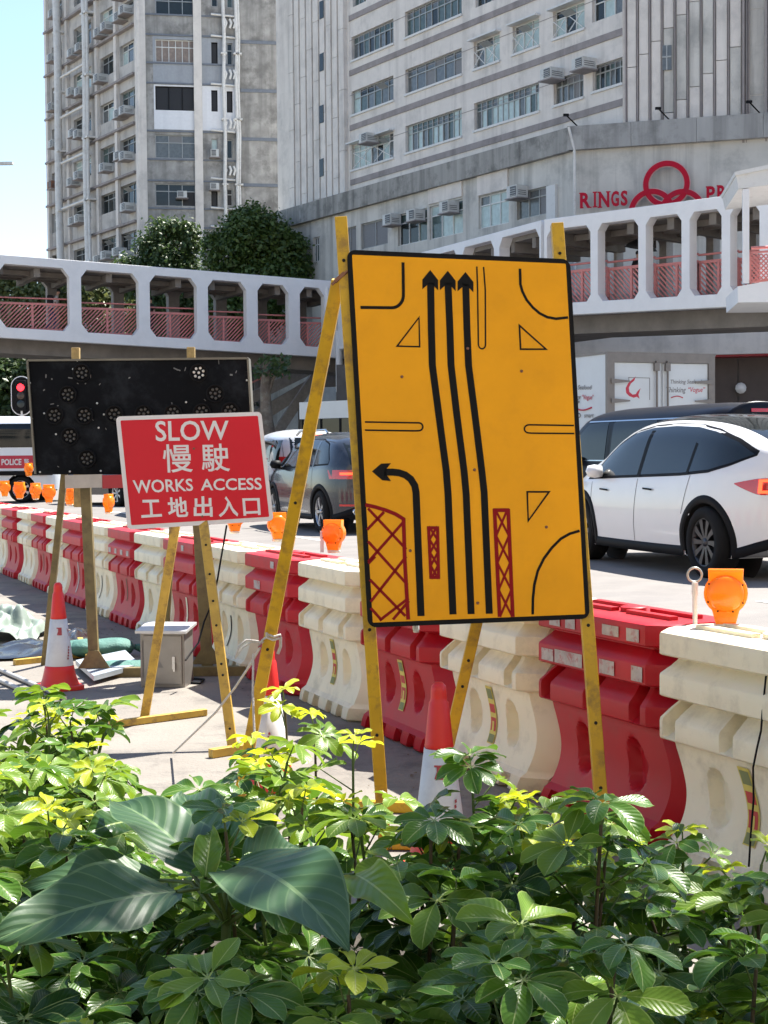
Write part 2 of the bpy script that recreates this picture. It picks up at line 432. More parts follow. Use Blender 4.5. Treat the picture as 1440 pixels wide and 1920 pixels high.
mb = MB(); mb.tube([PS.P(-.12, zp - 6, .18), PS.P(-.12, zp, .18), PS.P(-.06, ztop, .42)], .055, 8); mb.build('drainpipe', M_pipe, fac)
# roof of podium
mb = MB(); mb.poly([PS.P(0, ztop - .1), PS.P(uL, ztop - .1), PS.P(uL, ztop - .1) + V((30, 25, 0)), PF.P(uR, ztop - .1)]); mb.build('podium_roof', M_podium, fac)
# fascia below, canopy and lamps, dark ground floor
za = PF.hit(1250, 588)[1]; zb = PF.hit(1250, 622)[1]; zc = PF.hit(1250, 672)[1]
mb = MB(); mb.ob(PF.P(-5, zb, .02), PF.d * (uR + 5), V((0, 0, za - zb + .8)), PF.n * .5); mb.build('fascia', M_parapet, fac)
mb = MB(); mb.ob(PF.P(-7, zc, .02), PF.d * (uR + 7), V((0, 0, zb - zc)), PF.n * 1.6, 0)
mb.ob(PF.P(-7, zc - .08, .02), PF.d * (uR + 7), V((0, 0, .07)), PF.n * 1.5, 1)
mb.ob(PF.P(-7, zb + .003, 1.4), PF.d * (uR + 7), V((0, 0, .12)), PF.n * .25, 0)
mb.build('canopy', [M_wall, mat('dark_red_trim', (.35, .03, .04), .5, var=.05)], fac)
for x in (1159, 1243, 1332, 1418):
    p = PF.P(*PF.hit(x, 620)); p += PF.n * 1.5; mb = MB()
    mb.lathe([(.0, -.12), (.12, -.1), (.16, 0), (.1, .12), (0, .14)], 10, p + V((0, 0, .1)), m=0); mb.beam(p + V((0, 0, .2)), p + V((0, 0, .2)) - PF.n * 1., .05, .05)
    mb.build('canopy_lamp', M_offw, fac)
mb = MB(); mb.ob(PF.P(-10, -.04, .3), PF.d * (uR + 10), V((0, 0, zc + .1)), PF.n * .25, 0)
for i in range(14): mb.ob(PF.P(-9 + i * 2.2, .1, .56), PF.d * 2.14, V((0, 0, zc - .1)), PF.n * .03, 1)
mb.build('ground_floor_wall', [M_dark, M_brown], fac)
p = PF.P(*PF.hit(1391, 729)) + PF.n * .7; mb = MB(); mb.lathe([(0, .05), (.2, .04), (.22, -.02), (0, -.05)], 10, p, ax=(0, 1, 0)); mb.build('wall_light', M_white, fac)
# --- upper facade
zT = 34.0
uw0 = FA.hit(1169, 150)[0]; uw1 = FA.hit(656.5, 200)[0]; ur1 = FA.hit(520, 200)[0]
wins = [  # x0,x1,ytop,ybot(left edge), columns, style, AC
    (661, 686, -40, 14, 3, 'green'), (659, 738, 70, 114, 8, 'green'), (759, 866, 23, 71, 9, 'green'), (891, 1000, -40, 15, 8, 'green'),
    (659, 738, 172, 216, 6, 'mix'), (760, 866, 131, 177, 6, 'grey'), (888, 937, 79, 130, 3, 'half'), (961, 1011, 50, 102, 3, 'half'),
    (1037, 1096, 22, 73, 3, 'half'), (1110, 1168, -8, 43, 3, 'half'), (659, 738, 272, 319, 7, 'half'), (760, 866, 237, 287, 11, 'pale'),
    (889, 1011, 194, 245, 12, 'pale'), (1038, 1094, 150, 198, 5, 'grey'), (1111, 1168, 125, 172, 6, 'green')]
hs = [px_hole(FA, *q[:4]) for q in wins]
# extend the grid above the frame so the building goes on from other views
mb = MB(); wall_holes(mb, FA, uw0, uw1, ztop - 1, zT, hs, .3); mb.build('facade_wall', M_wall, fac)
for h, q in zip(hs, wins): window(fac, FA, h, q[4], q[5], M_framew if q[5] == 'half' else M_frame, .2, open_=q[5] in ('half', 'mix'))
mb = MB(); mb2 = MB()
for h, q in zip(hs, wins):
    if q[2] < 0: continue
    mb2.ob(FA.P(h[0] - .05, h[2] - .11, 0.004), FA.d * (h[1] - h[0] + .1), V((0, 0, .1)), FA.n * .08)
    if q[5] == 'half':
        mb2.ob(FA.P(h[0] - .1, h[3] + .004, 0.004), FA.d * (h[1] - h[0] + .2), V((0, 0, .07)), FA.n * .3)
        for k in (0, 1):
            a = h[0] + .1 + k * (h[1] - h[0]) * .5; b = a + (h[1] - h[0]) * .42
            mb2.beam(FA.P(a, h[2] + .05, .03), FA.P(b, h[3] - .45, .03), .03, .03); mb2.beam(FA.P(b, h[2] + .05, .03), FA.P(a, h[3] - .45, .04), .03, .03)
mb2.build('window_sill', M_offw, fac)
for y in (137, 244, 343, 33):
    z = FA.hit(659, y)[1]; h_ = .28
    if y != 343: mb.ob(FA.P(uw0 + .02, z - h_ / 2, .003), FA.d * (uw1 - uw0 - .04), V((0, 0, h_)), FA.n * .05)
    else: mb.ob(FA.P(uw0 + .02, z - .1, .003), FA.d * (uw1 - uw0 - .04), V((0, 0, .5)), FA.n * .09)
mb = MB()
for k in range(7):
    z = FA.hit(659, 137)[1] + (k - 2) * (FA.hit(659, 137)[1] - FA.hit(659, 240)[1])
    if z > ztop: mb.ob(FA.P(uw0 + .02, z - .14, .003), FA.d * (uw1 - uw0 - .04), V((0, 0, .28)), FA.n * .05)
    mb.ob(FA.P(uw0 + .02, z - .14 - 1.0, .003), FA.d * (uw1 - uw0 - .04), V((0, 0, .025)), FA.n * .012)
mb.build('string_course', M_band, fac)
for x, y in ((703, 262), (1048, 143), (1108, 124)):
    u, z = FA.hit(x, y); ac_unit(fac, FA, u, z - .2, .7, .45, .75)
# left ribbed tower
rb = MB(); lo = ztop - 1.5
rb.ob(FA.P(uw1, lo, -.3), FA.d * (ur1 - uw1), V((0, 0, zT - lo)), FA.n * .32, 0)
pitch = 0; us = []
xs = [548, 560, 571, 583, 595, 607.5, 619.5, 631, 643, 655.5]
sm_ = MB()
for i, (a, b) in enumerate(zip(xs, xs[1:])):
    ua = FA.hit(b, 200)[0]; ub = FA.hit(a, 200)[0]
    for k in range(9):
        z0 = lo + k * 3.1 + (i * 1.3) % 3.1 - 3.1; z1 = z0 + 3.08
        z0 = max(z0, lo)
        if z1 > z0: rb.ob(FA.P(ua + .16, z0, .0205), FA.d * (ub - ua - .16), V((0, 0, z1 - z0)), FA.n * .22, 0)
rb.build('ribbed_wall', M_wall, fac)
for y in (5, 103, 200, 300):
    h = px_hole(FA, 607, 614.5, y, y + 33); mb = MB(); mb.ob(FA.P(h[0], h[2], .2), FA.d * (h[1] - h[0]), V((0, 0, h[3] - h[2])), FA.n * .07)
    mb.build('slit_window', M_gl[0], fac)
# right ribbed tower: frontal
c1 = FA.P(uw0, 0, .12)
RF = Wall((c1.x, c1.y), (1, -.30)); uu = RF.hit(1172, 150)[0]
rb = MB(); rb.ob(RF.P(uu - .1, ztop - 1.5, -1.3), RF.d * 16, V((0, 0, zT - ztop + 1.5)), RF.n * 1.3, 0)
xs = [1173, 1195, 1218, 1241, 1265, 1289, 1314, 1339, 1365, 1391, 1398, 1402, 1434, 1440, 1465, 1490, 1515, 1540]
for i, (a, b) in enumerate(zip(xs, xs[1:])):
    ua, ub = RF.hit(a, 150)[0], RF.hit(b, 150)[0]
    if ub - ua < .3: rb.ob(RF.P(ua + .03, ztop - 1, .002), RF.d * (ub - ua - .05), V((0, 0, zT - ztop)), RF.n * .3, 2); continue
    for k in range(7):
        z0 = ztop - 1 + k * 3.3 + (i * .47) % 3.3 - 3.3; z1 = z0 + 3.27; z0 = max(z0, ztop - 1)
        if z1 > z0: rb.ob(RF.P(ua + .09, z0, .002), RF.d * (ub - ua - .12), V((0, 0, z1 - z0)), RF.n * (.12 if 1402 != a else .02), 1 if a == 1402 else (3 if i in (3, 4, 5, 6, 8) and k == 1 else 0))
    rb.ob(RF.P(ua, ztop - 1, .003), RF.d * .055, V((0, 0, zT - ztop)), RF.n * .17, 2)
rb.build('ribbed_wall', [M_wall, M_podium, M_band, M_podium], fac)
h = px_hole(RF, 1243, 1260, 88, 134); mb = MB(); mb.ob(RF.P(h[0], h[2], .1), RF.d * (h[1] - h[0]), V((0, 0, h[3] - h[2])), RF.n * .1, 0)
mb.ob(RF.P(h[0], h[2] + .5 * (h[3] - h[2]), .2), RF.d * (h[1] - h[0]), V((0, 0, .06)), RF.n * .03, 1); mb.ob(RF.P((h[0] + h[1]) / 2 - .03, h[2], .2), RF.d * .05, V((0, 0, h[3] - h[2])), RF.n * .033, 1)
mb.build('window', [M_gl[3], M_frame], fac)
# floodlight arms on the parapet
for x, y in ((1084, 230), (1256, 218), (1426, 206)):
    u, z = PF.hit(x, y); a = PF.P(u, ztop + .05, .1); b = PF.P(u - .4, ztop + .45, .5); mb = MB()
    mb.beam(a, b, .04, .04); mb.box(b, (.22, .12, .09)); mb.build('floodlight', M_trim, fac)
# ---- emblem of three linked rings and lettering (flat raised metal)
M_red = mat('restaurant_sign_red', (.48, .006, .03), .5, var=.08, scale=3, spec=.15, dirt=(.28, .02, .04), damt=.5); M_redge = mat('pale_sign_edge', (.62, .42, .42), .6)
emb = MB()
def ring_px(cx, cy, r, off, w=.2):
    u, z = PF.hit(cx, cy); rr = PF.hit(cx + r, cy)[0] - u
    for o2, ww, mm in ((.06, w + .07, 1), (.13, w, 0)):
        n = 48
        for k in range(n):
            a, b = 2 * pi * k / n, 2 * pi * (k + 1) / n; q = []
            for ra in (rr - ww, rr): q += [(ra, a), (ra, b)]
            f_ = lambda ra, t, o: PF.P(u + (ra + (0 if mm == 0 else .0)) * cos(t), z + ra * sin(t), off + o)
            ri, ro = rr - w / 2 - ww / 2, rr - w / 2 + ww / 2
            vs = [f_(ri, a, 0), f_(ro, a, 0), f_(ro, b, 0), f_(ri, b, 0)] + [f_(ri, a, o2), f_(ro, a, o2), f_(ro, b, o2), f_(ri, b, o2)]
            emb.add(vs, [(4, 5, 6, 7), (0, 4, 7, 3), (1, 2, 6, 5)], mm)
ring_px(1251.5, 348, 43.5, .3); ring_px(1224, 400, 43, .31); ring_px(1281, 400, 43, .32)
emb_o = emb.build('ring_emblem', [M_red, M_redge], fac)
lt = MB()
def serif_text(s_, x0, x1, y0, y1):
    u0, zt = PF.hit(x0, y0); u1, zb = PF.hit(x1, y1)
    vs, fs = text_mesh(s_, bold=.035)
    for off, mm in ((.34, 0),):
        lt.add([PF.P(u0 + (u1 - u0) * a, zb + (zt - zb) * b, off) for a, b in vs], fs, mm)
def glyphs(word, boxes):
    for ch, (x0, x1, y0, y1) in zip(word, boxes):
        serif_text(ch, x0, x1, y0, y1)
        u0, zt = PF.hit(x0, y0); u1, zb = PF.hit(x1, y1); t = (zt - zb) * .07
        feet = {'R': [(0, .32, 0), (.72, 1.08, 0), (-.06, .3, 1)], 'I': [(-.6, 1.6, 0), (-.6, 1.6, 1)], 'N': [(-.1, .32, 0), (-.1, .2, 1), (.68, 1.1, 1)],
                'P': [(-.08, .38, 0), (-.08, .3, 1)], 'A': [(-.1, .28, 0), (.72, 1.1, 0)]}.get(ch, [])
        for a, b, top in feet:
            lt.ob(PF.P(u0 + (u1 - u0) * a, zt - t if top else zb, .3), PF.d * (u1 - u0) * (b - a), V((0, 0, t)), PF.n * .045)
glyphs('RINGS', [(1090, 1110, 364, 392), (1116, 1120, 362, 391), (1125, 1145, 362, 391), (1148, 1163, 361, 389), (1166, 1179, 360, 388)])
glyphs('PRAT', [(1326, 1342, 352, 380), (1346, 1364, 350, 378), (1367, 1386, 349, 377), (1389, 1406, 348, 376)])
tag(lt.build('lettering', M_red, fac), 'red serif capitals beside the ring emblem')

# ================================================================= left tower
c2 = pt(265, 300, 95)
TF = Wall((c2.x, c2.y), (.985, .17)); TL_ = Wall((c2.x, c2.y), DF)
tow = thing('concrete_tower_block', 'tall weathered grey industrial tower with drainpipes and window air conditioners', 'building', (c2.x, c2.y, 0))
zT = 46
whs = []
rows_m = [(-58, -20, 'black'), (-13, 27, 'dark'), (73, 116, 'brown'), (161, 206, 'black'), (252, 296, 'grey'), (344, 386, 'dark'), (434, 474, 'green')]
for a, b, s_ in rows_m: whs.append((px_hole(TF, 291, 367, a, b), 6 if s_ in ('brown',) else 3, s_))
for a, b, s_ in ((-10, 12, 'dark'), (79, 119, 'black'), (169, 209, 'black'), (260, 288, 'pale'), (348, 388, 'black')): whs.append((px_hole(TF, 396, 408, a, b), 1, s_))
for a, b, s_ in ((-10, 14, 'pale'), (81, 122, 'dark'), (171, 211, 'black'), (262, 297, 'green'), (354, 386, 'dark')): whs.append((px_hole(TF, 425, 436, a, b), 1, s_))
uE = TF.hit(547, 200)[0]; uP = TF.hit(448, 200)[0]
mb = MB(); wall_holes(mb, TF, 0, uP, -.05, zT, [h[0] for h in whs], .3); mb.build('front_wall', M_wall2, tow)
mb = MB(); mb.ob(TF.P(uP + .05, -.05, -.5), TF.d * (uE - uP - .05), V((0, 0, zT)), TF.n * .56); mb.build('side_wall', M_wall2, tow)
for h, c, s_ in whs:
    window(tow, TF, h, c, s_, M_framew if s_ == 'brown' else (M_frame if s_ != 'black' else M_trim), transom=.33 if s_ in ('brown', 'grey', 'dark') else 0)
mb = MB()
def patch(x0, x1, y0, y1, m, holes, off=.012):
    u0, z1 = TF.hit(x0, y0); u1 = TF.hit(x1, y0)[0]; z0 = TF.hit(x0, y1)[1]
    hh = [h for h in holes if h[0] > u0 - 1 and h[1] < u1 + 1 and h[2] > z0 - 1 and h[3] < z1 + 1]
    W2 = Wall((0, 0), (1, 0)); W2.a = TF.a + TF.n * off; W2.d = TF.d; W2.n = TF.n
    t = MB(); wall_holes(t, W2, u0, u1, z0, z1, hh, off); mb.add(t.v, t.f, m)
HH = [h[0] for h in whs]
patch(286, 447, 67, 156, 0, HH); patch(288, 447, 158, 242, 1, HH)
mb.build('painted_patch', [mat('blue_grey_paint', (.34, .36, .385), .8, var=.06, streak=.3), mat('fresh_white_paint', (.74, .75, .77), .7, var=.04, streak=.15)], tow)
mb = MB()
for y in (79, 170, 261, 347, -10, 437): 
    z = TF.hit(450, y)[1]; mb.ob(TF.P(uP + .1, z - .1, .062), TF.d * (uE - uP - .15), V((0, 0, .2)), TF.n * .05, 0)
for y in (64, 117, 155, 245, 298, 338, 390, 426, 26, 475):
    z = TF.hit(266, y)[1]; mb.ob(TF.P(.02, z - .05, .014), TF.d * (uP - .05), V((0, 0, .1)), TF.n * .06, 0)
mb.build('string_course', mat('blue_grey_band', (.16, .18, .21), .8, var=.1), tow)
mb = MB()
for x, r in ((370, .13),): u = TF.hit(x, 200)[0]; mb.ob(TF.P(u - .2, 0, .02), TF.d * .5, V((0, 0, zT)), TF.n * .12)
u = TF.hit(266, 200)[0]; mb.ob(TF.P(.0, 0, .016), TF.d * .35, V((0, 0, zT)), TF.n * .06)
mb.build('pilaster', M_wall, tow)
for x, r, m_ in ((419.5, .11, M_pipe), (443, .1, M_pipe), (447.5, .07, M_pipe)):
    u = TF.hit(x, 150)[0]; mb = MB(); mb.tube([TF.P(u + .04 * sin(z), z, .28) for z in range(0, zT, 3)], r, 8)
    for z in range(2, zT, 4): mb.ob(TF.P(u - .18, z, .0), TF.d * .36, V((0, 0, .1)), TF.n * .4)
    mb.build('drainpipe', m_, tow)
mb = MB()
for y in (28, 68, 158, 245, 335, 390, 425):
    ua, z = TF.hit(395, y); ub = TF.hit(441, y)[0]; mb.tube([TF.P(ua, z, .2), TF.P(ub, z - .1, .2)], .07, 6)
for y in (55, 150, 242, 330): 
    u, z = TF.hit(430, y)
    for k in (-.3, 0, .25): mb.tube([TF.P(u + k, z, .25), TF.P(u + k + .1, z + .3, .3), TF.P(u + k, z + .55, .25)], .08, 6)
build_split(mb, 'waste_pipe', M_pipe, tow)
u, z = TF.hit(402, 288); ac_unit(tow, TF, u, z - .25, .5, .45, .4)
u, z = TF.hit(402, 357); ac_unit(tow, TF, u, z, .55, .4, .4)
u, z = TF.hit(341, 372); ac_unit(tow, TF, u, z, .6, .4, .4)
# left (receding) face
uE2 = TL_.hit(89, 200)[0]
lh = []
for col, xa, xb, ys in (('d', 225, 256, [(-45, -5), (12, 38), (88, 127), (176, 216), (265, 300), (351, 392), (440, 480)]),
                        ('c', 188, 219, [(-60, -20), (25, 64), (111, 149), (199, 235), (280, 319), (368, 404), (450, 488)]),
                        ('b', 138, 171, [(-50, 14), (56, 100), (142, 180), (226, 260), (305, 342), (388, 422), (470, 505)]),
                        ('a', 97, 116, [(8, 38), (90, 120), (166, 202), (244, 281), (326, 356), (402, 438), (480, 510)])):
    for i, (a, b) in enumerate(ys): lh.append((px_hole(TL_, xa, xb, a, b), 4, ['mix', 'mix', 'pale', 'dark', 'half', 'green', 'dark'][(i + ord(col)) % 7], col))
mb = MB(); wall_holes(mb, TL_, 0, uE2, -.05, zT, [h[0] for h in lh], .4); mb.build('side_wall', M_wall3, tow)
for h, c, s_, col in lh:
    wdn = window(tow, TL_, h, 3, s_, M_framew if s_ in ('half', 'pale') else M_frame, .25, transom=.3, open_=s_ == 'mix')
    r_ = random.random()
    n = 2 if h[1] - h[0] > 2.2 else 1
    if r_ < .85:
        for k in range(n):
            if random.random() < .8: ac_unit(tow, TL_, h[0] + (h[1] - h[0]) * (.3 + .4 * k) + U(-.2, .2), h[2] - U(.1, .5), .8, .5, .7, M_rust if (col == 'a' and r_ < .3) else M_ac)
mb = MB()
for k in range(15):
    z = TL_.hit(256, 64)[1] + (k - 6) * 3.0 + .55; mb.ob(TL_.P(.5, z, .004), TL_.d * (uE2 - .6), V((0, 0, .14)), TL_.n * .3)
mb.build('string_course', M_band, tow)
mb = MB()
for x in (185.5, 222, 130, 262, 92): u = TL_.hit(x, 200)[0]; mb.ob(TL_.P(u - .18, 0, .003), TL_.d * .4, V((0, 0, zT)), TL_.n * .2)
mb.build('pilaster', M_wall, tow)
for x, r in ((177, .22), (124.5, .26), (181, .1)):
    u = TL_.hit(x, 200)[0]; mb = MB(); mb.tube([TL_.P(u + .1 * sin(z * .4), z, .6) for z in range(0, zT, 2)], r, 8)
    for z in range(2, zT, 4): mb.ob(TL_.P(u - .3, z, .0), TL_.d * .6, V((0, 0, .12)), TL_.n * .8)
    mb.build('drainpipe', M_pipe, tow)
mb = MB()
for y in (140, 215, 300, 385):
    ua, z = TL_.hit(119, y + 12); ub = TL_.hit(172, y - 10)[0]; mb.tube([TL_.P(ua, z, .5), TL_.P(ub, z, .5)], .1, 6)
build_split(mb, 'waste_pipe', M_pipe, tow)
# far right edge face closing the tower: rear volume
mb = MB(); a = TL_.P(uE2, 0); b = TF.P(uE, 0)
mb.poly([TL_.P(.1, zT - .01, -.1), TL_.P(uE2, zT - .01, -.1), b + V((-8, 22, zT - .01)), TF.P(uE, zT - .01, -.1)]); mb.build('roof', M_wall2, tow)
# distant spire-like bird / wire mark at far left: a street lamp arm
# ================================================================= footbridge
def bridge(name, label, top, bot, D, openings, deckw, ext, ztd, pads=(.5, .5)):
    """top, bot: photo lines ((x,y),(x,y)); D distances at the two x's"""
    (xa, ya), (xb, yb) = top
    a, b = pt(xa, ya, D[0]), pt(xb, yb, D[1])
    W = Wall(a.xy, (b - a).xy)
    t0, t1 = W.hit(*top[0]), W.hit(*top[1]); b0, b1 = W.hit(*bot[0]), W.hit(*bot[1])
    zt = lambda u: t0[1] + (t1[1] - t0[1]) * (u - t0[0]) / (t1[0] - t0[0])
    zb = lambda u: b0[1] + (b1[1] - b0[1]) * (u - b0[0]) / (b1[0] - b0[0])
    th = thing(name, label, 'bridge', (a.x, a.y, 0))
    ops = []
    for x0, x1, y0, y1 in openings:
        ua, za = W.hit(x0, y1); ub, zz = W.hit(x1, y1); um, ztp = W.hit((x0 + x1) / 2, y0); _, zbt = W.hit((x0 + x1) / 2, y1)
        lo, hi = min(ua, ub), max(ua, ub); ops.append((lo, hi, zbt - zb(um), zt(um) - ztp))
    ops.sort()
    # continue the pattern both ways
    for k in range(ext[0]):
        p = ops[1][0] - ops[0][0] if len(ops) > 1 else 3; f_ = ops[0]; ops.insert(0, (f_[0] - p, f_[0] - p + (f_[1] - f_[0]), f_[2], f_[3]))
    for k in range(ext[1]):
        p = ops[-1][0] - ops[-2][0]; f_ = ops[-1]; ops.append((f_[0] + p, f_[0] + p + (f_[1] - f_[0]), f_[2], f_[3]))
    lo_, hi_ = ops[0][0] - pads[0], ops[-1][1] + pads[1]
    th_ = .42
    for side in (0, 1):
        off = -side * deckw
        # beams follow the bridge slope
        mt, mbm = MB(), MB()
        us = [lo_] + [o[0] for o in ops] + [o[1] for o in ops] + [hi_]; us = sorted(us)
        e0 = sum(o[3] for o in ops) / len(ops); e1 = sum(o[2] for o in ops) / len(ops)
        def slab(m, za, zc, o=0, t=th_):
            f0 = [W.P(lo_, za(lo_), off + o), W.P(hi_, za(hi_), off + o), W.P(hi_, zc(hi_), off + o), W.P(lo_, zc(lo_), off + o)]
            m.poly(f0, -W.n * t)
        slab(mt, lambda u: zt(u) - e0, zt); slab(mbm, zb, lambda u: zb(u) + e1)
        mt.build('top_beam', M_white, th, bevel=.02); mbm.build('bottom_beam', M_white, th, bevel=.02)
        prev = lo_
        ends = [(lo_, ops[0][0])] + [(ops[i][1], ops[i + 1][0]) for i in range(len(ops) - 1)] + [(ops[-1][1], hi_)]
        for i, (p, q) in enumerate(ends):
            m = MB(); c = min(.27, .105 * (ops[0][1] - ops[0][0])); e = .004; um = (p + q) / 2; B = zb(um) + e1 - e * 0; T = zt(um) - e0
            l_, r_ = (c if i > 0 else 0), (c if i < len(ends) - 1 else 0)
            pts = [(p - l_, B - .03), (q + r_, B - .03), (q + r_ * .12, B + c * 1.15), (q, B + c * 1.2), (q, T - c * 1.2), (q + r_ * .12, T - c * 1.15), (q + r_, T + .03), (p - l_, T + .03), (p - l_ * .12, T - c * 1.15), (p, T - c * 1.2), (p, B + c * 1.2), (p - l_ * .12, B + c * 1.15)]
            pts = [pts[0], pts[1], pts[3], pts[4], pts[6], pts[7], pts[9], pts[10]]
            m.poly([W.P(u, z, off + .002) for u, z in pts], -W.n * (th_ - .004))
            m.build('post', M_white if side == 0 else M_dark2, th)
        if side == 0:
            for o in ops:                              # railing panel behind each opening
                cc = (o[0] + o[1]) / 2; zf = zb(cc) + e1; hgt = 1.05; L = o[1] - o[0] + .3; s0 = o[0] - .15
                m = MB(); y0 = -.75
                m.ob(W.P(s0, zf + .02, y0), W.d * L, V((0, 0, .07)), W.n * .06); m.ob(W.P(s0, zf + hgt, y0), W.d * L, V((0, 0, .09)), W.n * .07)
                for k in (0.0, .5, .995): m.ob(W.P(s0 + L * k, zf, y0 - .01), W.d * .08, V((0, 0, hgt + .06)), W.n * .09)
                m.tube([W.P(s0, zf + hgt + .28, y0), W.P(s0 + L, zf + hgt + .28, y0)], .035, 6)
                rl = m.build('railing', M_pink, th)
                m = MB(); n = int(L / .17); kk = 1 if ztd else -1
                for k in range(-6, n + 6):
                    a0 = s0 + k * .17; a1 = a0 + kk * .95; z0_, z1_ = zf + .09, zf + hgt
                    # clip to panel
                    ta, tb = 0., 1.
                    if kk > 0: ta = max(0, (s0 - a0) / .95); tb = min(1, (s0 + L - a0) / .95)
                    else: ta = max(0, (a0 - s0 - L) / .95); tb = min(1, (a0 - s0) / .95)
                    if tb - ta < .05: continue
                    m.beam(W.P(a0 + (a1 - a0) * ta, z0_ + (z1_ - z0_) * ta, y0 + .03), W.P(a0 + (a1 - a0) * tb, z0_ + (z1_ - z0_) * tb, y0 + .03), .05, .03, up=W.n)
                tag(m.build('infill_bars', M_pink, rl), kind='stuff')
    # deck, ceiling, ceiling joists
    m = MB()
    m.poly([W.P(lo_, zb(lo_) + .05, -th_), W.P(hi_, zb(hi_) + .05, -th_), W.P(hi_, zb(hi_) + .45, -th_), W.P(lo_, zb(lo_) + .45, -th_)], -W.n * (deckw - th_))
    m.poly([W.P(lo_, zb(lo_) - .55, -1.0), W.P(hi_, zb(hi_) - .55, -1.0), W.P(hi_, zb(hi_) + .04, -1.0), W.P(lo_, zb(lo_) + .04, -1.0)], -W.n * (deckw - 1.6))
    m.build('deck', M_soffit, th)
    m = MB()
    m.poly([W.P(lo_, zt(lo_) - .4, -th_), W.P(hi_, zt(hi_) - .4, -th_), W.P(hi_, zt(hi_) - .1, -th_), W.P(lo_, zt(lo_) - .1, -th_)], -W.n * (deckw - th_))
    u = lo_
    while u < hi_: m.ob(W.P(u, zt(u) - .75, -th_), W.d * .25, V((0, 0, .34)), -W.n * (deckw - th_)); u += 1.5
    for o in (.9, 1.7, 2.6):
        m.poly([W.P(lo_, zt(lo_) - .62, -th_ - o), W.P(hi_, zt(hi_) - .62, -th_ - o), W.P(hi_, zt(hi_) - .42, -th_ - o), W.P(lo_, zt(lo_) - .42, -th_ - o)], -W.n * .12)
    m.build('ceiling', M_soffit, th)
    return th, W, zt, zb, ops
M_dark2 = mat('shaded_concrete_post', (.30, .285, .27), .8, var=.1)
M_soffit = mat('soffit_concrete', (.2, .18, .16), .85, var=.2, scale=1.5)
LB = [(0, 131, 496, 615), (153.5, 261, 510, 629), (282, 370, 519.5, 634.5), (391, 463, 530, 642), (484, 542, 535.5, 647), (563, 609, 542, 650)]
lbr, LW, lzt, lzb, lops = bridge('covered_footbridge', 'white framed covered footbridge with pink railings crossing at the left', ((0, 477), (627, 527)), ((0, 633), (600, 669)), (62.5, 68.5), LB, 4.2, (3, 1), True)
RB = [(867, 927, 457, 596), (937, 1012, 438, 590), (1026, 1107.5, 426, 567), (1121, 1197, 414, 561), (1211, 1278, 404, 557), (1293, 1353, 395, 553), (1369, 1424, 386, 549)]
rbr, RW, rzt, rzb, rops = bridge('covered_footbridge', 'white framed covered footbridge rising past the red ring emblem at the right', ((1019, 411.5), (1435, 357)), ((1019, 593), (1437, 572)), (51.2, 45.6), RB[2:], 4.0, (0, 3), False, (.12, .5))
rb2, RW2, _a, _b, _c = bridge('covered_footbridge', 'curving middle length of the white covered footbridge partly behind the yellow sign', ((802, 470), (1019, 411.5)), ((802, 628), (1019, 593)), (59.3, 51.2), RB[:2], 4.0, (4, 0), False, (.5, .10))
# piers below both spans (mostly hidden)
for (W, zb, px, nm, th) in ((LW, lzb, -160, 'pier', lbr), (LW, lzb, 700, 'pier', lbr), (RW, rzb, 800, 'pier', rbr), (RW, rzb, 1700, 'pier', rbr)):
    u = W.hit(px, 600)[0]; m = MB(); m.ob(W.P(u, -.05, -1.2), W.d * 1.1, V((0, 0, zb(u) - .5)), -W.n * 1.6); m.build(nm, M_wall, th)
m = MB(); x0, x1 = LW.hit(640, 600)[0], LW.hit(760, 600)[0]
for a in (x1,): m.ob(LW.P(a, lzb(a) + .1, -.1), LW.d * 3, V((0, 0, .3)), -LW.n * 4)
m.build('landing', M_soffit, lbr)
# white downpipe and pipes where the left span meets the landing
m = MB(); p = LW.P(*LW.hit(632, 600)) + LW.n * .2
m.tube([p + V((0, 0, -.5 + 0)), p + V((0, 0, -3.2))], .16, 8); m.tube([p + V((-.5, 0, 1.4)), p + V((-.5, 0, -2))], .09, 8); m.build('drainpipe', M_white, lbr)
# shelter on a landing at the far right edge
sh = thing('landing_shelter', 'white roofed footbridge landing with a square post and pink mesh rail at the right edge', 'shelter', pt(1440, 560, 40) * 1)
def Q(px, py, D=40): return pt(px, py, D)
SW = Wall(Q(1380, 350).xy, (1, -.12))
def SP(px, py, off=0): return SW.P(*SW.hit(px, py), off)
m = MB(); m.poly([SP(1379, 325), SP(1480, 303), SP(1480, 342), SP(1385, 354)], -SW.n * 3.5); m.poly([SP(1377, 323, .06), SP(1480, 301, .06), SP(1480, 309, .06), SP(1378, 330, .06)], -SW.n * 3.6); m.build('roof', M_offw, sh)
m = MB(); m.poly([SP(1393, 354.5), SP(1405, 353), SP(1405, 531), SP(1393, 531)], -SW.n * .18); m.build('post', M_white, sh)
m = MB(); m.poly([SP(1383, 537), SP(1480, 520), SP(1480, 566), SP(1384, 567)], -SW.n * 3.); m.build('platform', M_white, sh)
m = MB()
m.poly([SP(1405, 472), SP(1480, 466), SP(1480, 470), SP(1405, 476)], -SW.n * .06); m.poly([SP(1405, 527), SP(1480, 518), SP(1480, 522), SP(1405, 531)], -SW.n * .06); m.poly([SP(1405, 472), SP(1409, 472), SP(1409, 531), SP(1405, 531)], -SW.n * .07)
